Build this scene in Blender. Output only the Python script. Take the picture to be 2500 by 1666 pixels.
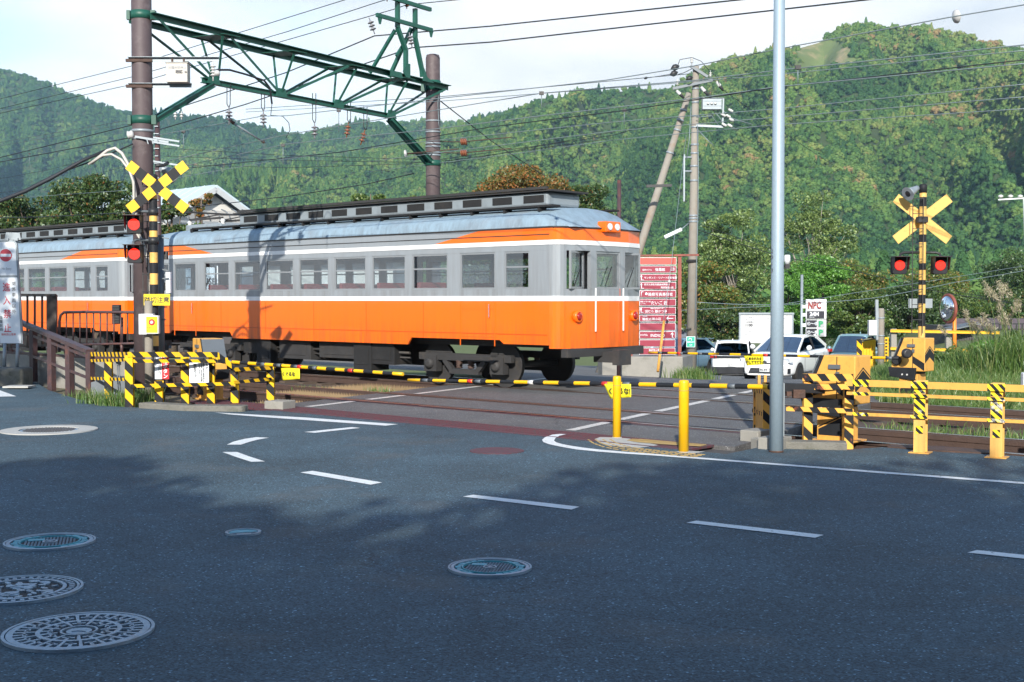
import bpy, math, random
import numpy as np
from mathutils import Vector as V, Matrix, noise as mnoise

for o in list(bpy.data.objects):
    bpy.data.objects.remove(o)
sc = bpy.context.scene
COL = sc.collection
R = math.radians
rnd = random.Random(7)

# ------------------------------------------------------------------ camera, sky, sun, exposure
F = 3070.0                      # focal length in photograph pixels (2500 wide)
PITCH = math.atan(103.0 / F)
EYE = V((0, 0, 1.7))
cam_d = bpy.data.cameras.new("camera")
cam_d.sensor_width = 36.0
cam_d.lens = 36.0 * F / 2500.0
cam_d.clip_start = 0.1
cam_d.clip_end = 12000
cam = bpy.data.objects.new("camera", cam_d)
cam.location = EYE
cam.rotation_euler = (R(90) - PITCH, 0, 0)
COL.objects.link(cam)
sc.camera = cam

SUN_EL = R(25.0)
SUN_TRAVEL = V((0.10, 0.995, 0)).normalized()      # horizontal direction the light travels
sun_dir = V((-SUN_TRAVEL.x * math.cos(SUN_EL), -SUN_TRAVEL.y * math.cos(SUN_EL), math.sin(SUN_EL)))
sun_d = bpy.data.lights.new("sun", 'SUN')
sun_d.energy = 4.3
sun_d.angle = R(0.53)
sun_d.color = (1.0, 0.94, 0.84)
sun = bpy.data.objects.new("sun", sun_d)
sun.rotation_euler = sun_dir.to_track_quat('Z', 'Y').to_euler()
sun.location = (0, -20, 40)
COL.objects.link(sun)

world = bpy.data.worlds.new("World")
sc.world = world
world.use_nodes = True
wn, wl = world.node_tree.nodes, world.node_tree.links
wn.clear()
w_out = wn.new("ShaderNodeOutputWorld")
w_bg = wn.new("ShaderNodeBackground")
w_sky = wn.new("ShaderNodeTexSky")
w_sky.sky_type = 'NISHITA'
w_sky.sun_disc = False
w_sky.sun_elevation = SUN_EL
w_sky.sun_rotation = math.atan2(sun_dir.x, sun_dir.y)
w_sky.altitude = 500
w_sky.air_density = 1.0
w_sky.dust_density = 0.2
w_sky.ozone_density = 1.2
w_tc = wn.new("ShaderNodeTexCoord")
w_map = wn.new("ShaderNodeMapping")
w_map.inputs['Scale'].default_value = (1.0, 1.0, 3.2)
w_map.inputs['Location'].default_value = (3.1, 0.4, 0.55)
w_nz = wn.new("ShaderNodeTexNoise")
w_nz.inputs['Scale'].default_value = 1.7
w_nz.inputs['Detail'].default_value = 9
w_nz.inputs['Roughness'].default_value = 0.52
w_nz.inputs['Distortion'].default_value = 0.35
w_cr = wn.new("ShaderNodeValToRGB")
w_cr.color_ramp.elements[0].position = 0.41
w_cr.color_ramp.elements[0].color = (0.22, 0.22, 0.22, 1)
w_cr.color_ramp.elements[1].position = 0.56
w_cr.color_ramp.elements[1].color = (0.98, 0.98, 0.98, 1)
w_sep = wn.new("ShaderNodeSeparateXYZ")
w_elev = wn.new("ShaderNodeMapRange")           # broken cloud low down, clearer blue overhead
w_elev.inputs['From Min'].default_value = 0.20
w_elev.inputs['From Max'].default_value = 0.48
w_elev.inputs['To Min'].default_value = 1.0
w_elev.inputs['To Max'].default_value = 0.04
w_mul = wn.new("ShaderNodeMath"); w_mul.operation = 'MULTIPLY'
w_nz2 = wn.new("ShaderNodeTexNoise")
w_nz2.inputs['Scale'].default_value = 3.4
w_nz2.inputs['Detail'].default_value = 7
w_cc = wn.new("ShaderNodeValToRGB")
w_cc.color_ramp.elements[0].position = 0.35
w_cc.color_ramp.elements[0].color = (3.7, 3.85, 4.05, 1)
w_cc.color_ramp.elements[1].position = 0.62
w_cc.color_ramp.elements[1].color = (6.1, 6.0, 5.9, 1)
w_mix = wn.new("ShaderNodeMix"); w_mix.data_type = 'RGBA'
wl.new(w_tc.outputs['Generated'], w_map.inputs['Vector'])
wl.new(w_map.outputs[0], w_nz.inputs['Vector'])
wl.new(w_map.outputs[0], w_nz2.inputs['Vector'])
wl.new(w_nz.outputs[0], w_cr.inputs[0])
wl.new(w_tc.outputs['Generated'], w_sep.inputs[0])
wl.new(w_sep.outputs['Z'], w_elev.inputs['Value'])
wl.new(w_cr.outputs[0], w_mul.inputs[0])
wl.new(w_elev.outputs[0], w_mul.inputs[1])
wl.new(w_mul.outputs[0], w_mix.inputs[0])
wl.new(w_sky.outputs[0], w_mix.inputs[6])
wl.new(w_nz2.outputs[0], w_cc.inputs[0])
wl.new(w_cc.outputs[0], w_mix.inputs[7])
wl.new(w_mix.outputs[2], w_bg.inputs[0])
w_bg.inputs[1].default_value = 0.15
wl.new(w_bg.outputs[0], w_out.inputs[0])

sc.view_settings.view_transform = 'Standard'
sc.view_settings.look = 'None'
sc.view_settings.gamma = 1
sc.view_settings.use_curve_mapping = False
sc.view_settings.exposure = 0.72
sc.render.engine = 'CYCLES'
sc.cycles.use_denoising = True
sc.cycles.max_bounces = 7
sc.cycles.transparent_max_bounces = 16
sc.cycles.volume_bounces = 0

# ------------------------------------------------------------------ placing helpers
def P(px, py, D):
    """world point on the sight line of photograph pixel (px, py) at distance Y = D"""
    d = V((0, math.cos(PITCH), -math.sin(PITCH))) + V((1, 0, 0)) * ((px - 1250) / F) + V((0, math.sin(PITCH), math.cos(PITCH))) * ((833 - py) / F)
    return EYE + d * (D / d.y)

def G(px, py, z=0.0):
    d = V((0, math.cos(PITCH), -math.sin(PITCH))) + V((1, 0, 0)) * ((px - 1250) / F) + V((0, math.sin(PITCH), math.cos(PITCH))) * ((833 - py) / F)
    return EYE + d * ((z - 1.7) / d.z)

SV, NV = V((0.743, -0.669, 0)).normalized(), V((0.669, 0.743, 0)).normalized()
TRACK_ROT = math.atan2(SV.y, SV.x)
def T(s, n, z=0.0):
    """s along the railway, n across it (away from the camera)"""
    v = SV * s + NV * n
    return V((v.x, v.y, z))
RD = V((0.475, 0.88, 0)).normalized()        # direction of the road over the crossing

def lot_edge(y):
    """right edge of the parking area beyond the railway"""
    return 5.9 + 0.262 * (y - 22.0)

def ground_z(x, y):
    n = V((x, y, 0)).dot(NV)
    d = max(0.0, min(n - 20.6, y - 26.0))
    return -0.062 * min(d, 49.0)

# ------------------------------------------------------------------ materials
def nt(name):
    m = bpy.data.materials.new(name)
    m.use_nodes = True
    t = m.node_tree
    b = t.nodes["Principled BSDF"]
    return m, t, t.nodes, t.links, b

def M(name, col, rough=0.6, metal=0.0, var=0.12, vs=6.0, bump=0.0, bs=60.0, dirt=None, dirt_amt=0.35, ds=2.5, coat=0.0, spec=0.5):
    m, t, N_, L_, b = nt(name)
    tc = N_.new("ShaderNodeTexCoord")
    nz = N_.new("ShaderNodeTexNoise"); nz.inputs['Scale'].default_value = vs; nz.inputs['Detail'].default_value = 6
    L_.new(tc.outputs['Object'], nz.inputs['Vector'])
    mr = N_.new("ShaderNodeMapRange")
    mr.inputs['To Min'].default_value = 1 - var; mr.inputs['To Max'].default_value = 1 + var
    L_.new(nz.outputs[0], mr.inputs['Value'])
    mx = N_.new("ShaderNodeMix"); mx.data_type = 'RGBA'; mx.blend_type = 'MULTIPLY'; mx.inputs[0].default_value = 1
    mx.inputs[6].default_value = (*col, 1)
    L_.new(mr.outputs[0], mx.inputs[7])
    last = mx.outputs[2]
    if dirt:
        n2 = N_.new("ShaderNodeTexNoise"); n2.inputs['Scale'].default_value = ds; n2.inputs['Detail'].default_value = 9; n2.inputs['Roughness'].default_value = 0.7
        L_.new(tc.outputs['Object'], n2.inputs['Vector'])
        r2 = N_.new("ShaderNodeMapRange"); r2.inputs['From Min'].default_value = 0.52; r2.inputs['From Max'].default_value = 0.68
        r2.inputs['To Max'].default_value = dirt_amt
        L_.new(n2.outputs[0], r2.inputs['Value'])
        m2 = N_.new("ShaderNodeMix"); m2.data_type = 'RGBA'
        L_.new(r2.outputs[0], m2.inputs[0]); L_.new(last, m2.inputs[6]); m2.inputs[7].default_value = (*dirt, 1)
        last = m2.outputs[2]
    L_.new(last, b.inputs['Base Color'])
    b.inputs['Roughness'].default_value = rough
    b.inputs['Metallic'].default_value = metal
    b.inputs['Coat Weight'].default_value = coat
    b.inputs['Specular IOR Level'].default_value = spec
    if bump:
        n3 = N_.new("ShaderNodeTexNoise"); n3.inputs['Scale'].default_value = bs; n3.inputs['Detail'].default_value = 4
        L_.new(tc.outputs['Object'], n3.inputs['Vector'])
        bp = N_.new("ShaderNodeBump"); bp.inputs['Strength'].default_value = bump; bp.inputs['Distance'].default_value = 0.02
        L_.new(n3.outputs[0], bp.inputs['Height']); L_.new(bp.outputs[0], b.inputs['Normal'])
    return m

def stripes(name, ca, cb, period, slant=1.0, rough=0.5, wear=(0.35, 0.2, 0.1), wamt=0.35):
    """slanted warning stripes in bar UVs (u along in metres, v across in metres)"""
    m, t, N_, L_, b = nt(name)
    uv = N_.new("ShaderNodeUVMap")
    sp = N_.new("ShaderNodeSeparateXYZ"); L_.new(uv.outputs[0], sp.inputs[0])
    a = N_.new("ShaderNodeMath"); a.operation = 'MULTIPLY_ADD'; a.inputs[1].default_value = slant
    L_.new(sp.outputs['Y'], a.inputs[0]); L_.new(sp.outputs['X'], a.inputs[2])
    d = N_.new("ShaderNodeMath"); d.operation = 'DIVIDE'; d.inputs[1].default_value = period; L_.new(a.outputs[0], d.inputs[0])
    fr = N_.new("ShaderNodeMath"); fr.operation = 'FRACT'; L_.new(d.outputs[0], fr.inputs[0])
    g = N_.new("ShaderNodeMath"); g.operation = 'GREATER_THAN'; g.inputs[1].default_value = 0.5; L_.new(fr.outputs[0], g.inputs[0])
    mx = N_.new("ShaderNodeMix"); mx.data_type = 'RGBA'; mx.inputs[6].default_value = (*ca, 1); mx.inputs[7].default_value = (*cb, 1)
    L_.new(g.outputs[0], mx.inputs[0])
    tc = N_.new("ShaderNodeTexCoord")
    n2 = N_.new("ShaderNodeTexNoise"); n2.inputs['Scale'].default_value = 5; n2.inputs['Detail'].default_value = 10; n2.inputs['Roughness'].default_value = 0.72
    L_.new(tc.outputs['Object'], n2.inputs['Vector'])
    r2 = N_.new("ShaderNodeMapRange"); r2.inputs['From Min'].default_value = 0.56; r2.inputs['From Max'].default_value = 0.66; r2.inputs['To Max'].default_value = wamt
    L_.new(n2.outputs[0], r2.inputs['Value'])
    m2 = N_.new("ShaderNodeMix"); m2.data_type = 'RGBA'; m2.inputs[7].default_value = (*wear, 1)
    L_.new(r2.outputs[0], m2.inputs[0]); L_.new(mx.outputs[2], m2.inputs[6]); L_.new(m2.outputs[2], b.inputs['Base Color'])
    b.inputs['Roughness'].default_value = 0.62
    b.inputs['Specular IOR Level'].default_value = 0.2
    return m

def emis(name, col, e, base=(0.3, 0.02, 0.01)):
    m, t, N_, L_, b = nt(name)
    b.inputs['Base Color'].default_value = (*base, 1)
    b.inputs['Emission Color'].default_value = (*col, 1)
    b.inputs['Emission Strength'].default_value = e
    return m

def glass(name, tint=(0.25, 0.3, 0.32), refl=0.12, rough=0.02):
    m = bpy.data.materials.new(name); m.use_nodes = True
    t = m.node_tree; N_, L_ = t.nodes, t.links; N_.clear()
    out = N_.new("ShaderNodeOutputMaterial")
    tr = N_.new("ShaderNodeBsdfTransparent"); tr.inputs[0].default_value = (*tint, 1)
    gl = N_.new("ShaderNodeBsdfGlossy"); gl.inputs['Roughness'].default_value = rough; gl.inputs[0].default_value = (0.9, 0.95, 1, 1)
    lw = N_.new("ShaderNodeFresnel"); lw.inputs[0].default_value = 1.5
    ad = N_.new("ShaderNodeMath"); ad.operation = 'ADD'; ad.inputs[1].default_value = refl; ad.use_clamp = True
    L_.new(lw.outputs[0], ad.inputs[0])
    ge = N_.new("ShaderNodeNewGeometry"); inv = N_.new("ShaderNodeMath"); inv.operation = 'SUBTRACT'; inv.inputs[0].default_value = 1.0
    L_.new(ge.outputs['Backfacing'], inv.inputs[1]); fm = N_.new("ShaderNodeMath"); fm.operation = 'MULTIPLY'
    L_.new(ad.outputs[0], fm.inputs[0]); L_.new(inv.outputs[0], fm.inputs[1]); ad = fm
    mx = N_.new("ShaderNodeMixShader")
    L_.new(ad.outputs[0], mx.inputs[0]); L_.new(tr.outputs[0], mx.inputs[1]); L_.new(gl.outputs[0], mx.inputs[2]); L_.new(mx.outputs[0], out.inputs[0])
    return m

def leaves(name, cols, trans=0.3, attr=None, instancer=False):
    """cols: list of (pos, rgb); colour drawn per leaf (island) or from an instancer attribute"""
    m = bpy.data.materials.new(name); m.use_nodes = True
    t = m.node_tree; N_, L_ = t.nodes, t.links; N_.clear()
    out = N_.new("ShaderNodeOutputMaterial")
    cr = N_.new("ShaderNodeValToRGB")
    el = cr.color_ramp.elements
    el[0].position, el[0].color = cols[0][0], (*cols[0][1], 1)
    el[1].position, el[1].color = cols[-1][0], (*cols[-1][1], 1)
    for p, c in cols[1:-1]:
        e = el.new(p); e.color = (*c, 1)
    if attr:
        at = N_.new("ShaderNodeAttribute"); at.attribute_name = attr
        at.attribute_type = 'INSTANCER' if instancer else 'GEOMETRY'
        ge = N_.new("ShaderNodeNewGeometry")
        tc = N_.new("ShaderNodeNewGeometry")
        nz = N_.new("ShaderNodeTexNoise"); nz.inputs['Scale'].default_value = 0.55; nz.inputs['Detail'].default_value = 3
        L_.new(tc.outputs['Position'], nz.inputs['Vector'])
        ad = N_.new("ShaderNodeMath"); ad.operation = 'MULTIPLY_ADD'; ad.inputs[1].default_value = 0.34; 
        L_.new(nz.outputs[0], ad.inputs[0]); L_.new(at.outputs['Fac'], ad.inputs[2])
        sb = N_.new("ShaderNodeMath"); sb.operation = 'SUBTRACT'; sb.inputs[1].default_value = 0.17; L_.new(ad.outputs[0], sb.inputs[0])
        L_.new(sb.outputs[0], cr.inputs[0])
    else:
        ge = N_.new("ShaderNodeNewGeometry")
        L_.new(ge.outputs['Random Per Island'], cr.inputs[0])
    df = N_.new("ShaderNodeBsdfDiffuse"); tl = N_.new("ShaderNodeBsdfTranslucent")
    L_.new(cr.outputs[0], df.inputs[0]); L_.new(cr.outputs[0], tl.inputs[0])
    mx = N_.new("ShaderNodeMixShader"); mx.inputs[0].default_value = trans
    L_.new(df.outputs[0], mx.inputs[1]); L_.new(tl.outputs[0], mx.inputs[2])
    gl = N_.new("ShaderNodeBsdfGlossy"); gl.inputs['Roughness'].default_value = 0.45; gl.inputs[0].default_value = (0.8, 0.9, 0.85, 1)
    m2 = N_.new("ShaderNodeMixShader"); m2.inputs[0].default_value = 0.0 if instancer else 0.05
    L_.new(mx.outputs[0], m2.inputs[1]); L_.new(gl.outputs[0], m2.inputs[2])
    L_.new(m2.outputs[0], out.inputs[0])
    return m

def asphalt(name, base=0.05, warm=(1.0, 1.0, 1.03), speck=0.5, patch=0.25):
    m, t, N_, L_, b = nt(name)
    ge = N_.new("ShaderNodeNewGeometry")
    def noise(s, d=4, r=0.5):
        n = N_.new("ShaderNodeTexNoise"); n.inputs['Scale'].default_value = s; n.inputs['Detail'].default_value = d; n.inputs['Roughness'].default_value = r
        L_.new(ge.outputs['Position'], n.inputs['Vector']); return n
    def mrange(src, a, c, lo, hi):
        r = N_.new("ShaderNodeMapRange"); r.inputs['From Min'].default_value = a; r.inputs['From Max'].default_value = c
        r.inputs['To Min'].default_value = lo; r.inputs['To Max'].default_value = hi; L_.new(src, r.inputs['Value']); return r.outputs[0]
    def mul(a, c):
        x = N_.new("ShaderNodeMath"); x.operation = 'MULTIPLY'; L_.new(a, x.inputs[0]); L_.new(c, x.inputs[1]); return x.outputs[0]
    v = N_.new("ShaderNodeTexVoronoi"); v.inputs['Scale'].default_value = 95; L_.new(ge.outputs['Position'], v.inputs['Vector'])
    sep = N_.new("ShaderNodeSeparateColor"); L_.new(v.outputs['Color'], sep.inputs[0])
    stones = mrange(sep.outputs[0], 0.0, 1.0, 1 - speck * 0.6, 1 + speck * 0.6)
    bright = mrange(sep.outputs[1], 0.94, 0.985, 1.0, 3.4)
    big = mrange(noise(0.35, 5, 0.6).outputs[0], 0.3, 0.7, 1 - patch, 1 + patch)
    mid = mrange(noise(3.0, 6, 0.65).outputs[0], 0.3, 0.7, 0.86, 1.12)
    k = mul(mul(stones, bright), mul(big, mid))
    # streaks of darker polish along the road and a few cracks
    mx = N_.new("ShaderNodeMix"); mx.data_type = 'RGBA'; mx.blend_type = 'MULTIPLY'; mx.inputs[0].default_value = 1
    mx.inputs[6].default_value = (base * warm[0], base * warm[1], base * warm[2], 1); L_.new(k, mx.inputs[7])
    wm = N_.new("ShaderNodeMix"); wm.data_type = 'RGBA'; wm.inputs[7].default_value = (base * 1.5, base * 1.3, base * 1.1, 1)
    L_.new(mrange(noise(0.9, 7, 0.6).outputs[0], 0.55, 0.75, 0.0, 0.5), wm.inputs[0]); L_.new(mx.outputs[2], wm.inputs[6])
    ve = N_.new("ShaderNodeTexVoronoi"); ve.feature = 'DISTANCE_TO_EDGE'; ve.inputs['Scale'].default_value = 0.42
    vd = N_.new("ShaderNodeVectorMath"); vd.operation = 'MULTIPLY_ADD'; vd.inputs[1].default_value = (0.35, 0.35, 0.35)
    nn = noise(2.2, 8, 0.7); L_.new(nn.outputs['Color'], vd.inputs[0]); L_.new(ge.outputs['Position'], vd.inputs[2]); L_.new(vd.outputs[0], ve.inputs['Vector'])
    ck = mrange(ve.outputs['Distance'], 0.0012, 0.0045, 1.0, 0.0); cm = mul(ck, mrange(noise(0.22, 3).outputs[0], 0.50, 0.58, 0.0, 0.7))
    wc = N_.new("ShaderNodeMix"); wc.data_type = 'RGBA'; wc.inputs[7].default_value = (0.012, 0.014, 0.016, 1)
    L_.new(cm, wc.inputs[0]); L_.new(wm.outputs[2], wc.inputs[6])
    L_.new(wc.outputs[2], b.inputs['Base Color'])
    b.inputs['Roughness'].default_value = 0.78
    bp = N_.new("ShaderNodeBump"); bp.inputs['Strength'].default_value = 0.55; bp.inputs['Distance'].default_value = 0.006
    hs = N_.new("ShaderNodeMath"); hs.operation = 'ADD'
    L_.new(v.outputs['Distance'], hs.inputs[0]); L_.new(noise(40, 3).outputs[0], hs.inputs[1])
    L_.new(hs.outputs[0], bp.inputs['Height']); L_.new(bp.outputs[0], b.inputs['Normal'])
    return m

def line_paint(name, col=(0.78, 0.8, 0.8), base=(0.06, 0.06, 0.062), wear=0.62):
    m, t, N_, L_, b = nt(name)
    ge = N_.new("ShaderNodeNewGeometry")
    n = N_.new("ShaderNodeTexNoise"); n.inputs['Scale'].default_value = 26; n.inputs['Detail'].default_value = 8; n.inputs['Roughness'].default_value = 0.75
    L_.new(ge.outputs['Position'], n.inputs['Vector'])
    r = N_.new("ShaderNodeMapRange"); r.inputs['From Min'].default_value = wear; r.inputs['From Max'].default_value = wear + 0.06
    L_.new(n.outputs[0], r.inputs['Value'])
    n2 = N_.new("ShaderNodeTexNoise"); n2.inputs['Scale'].default_value = 4; L_.new(ge.outputs['Position'], n2.inputs['Vector'])
    r3 = N_.new("ShaderNodeMapRange"); r3.inputs['To Min'].default_value = 0.8; r3.inputs['To Max'].default_value = 1.12; L_.new(n2.outputs[0], r3.inputs['Value'])
    m1 = N_.new("ShaderNodeMix"); m1.data_type = 'RGBA'; m1.blend_type = 'MULTIPLY'; m1.inputs[0].default_value = 1
    m1.inputs[6].default_value = (*col, 1); L_.new(r3.outputs[0], m1.inputs[7])
    mx = N_.new("ShaderNodeMix"); mx.data_type = 'RGBA'; mx.inputs[7].default_value = (*base, 1)
    L_.new(m1.outputs[2], mx.inputs[6]); L_.new(r.outputs[0], mx.inputs[0]); L_.new(mx.outputs[2], b.inputs['Base Color'])
    b.inputs['Roughness'].default_value = 0.6
    return m

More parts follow.
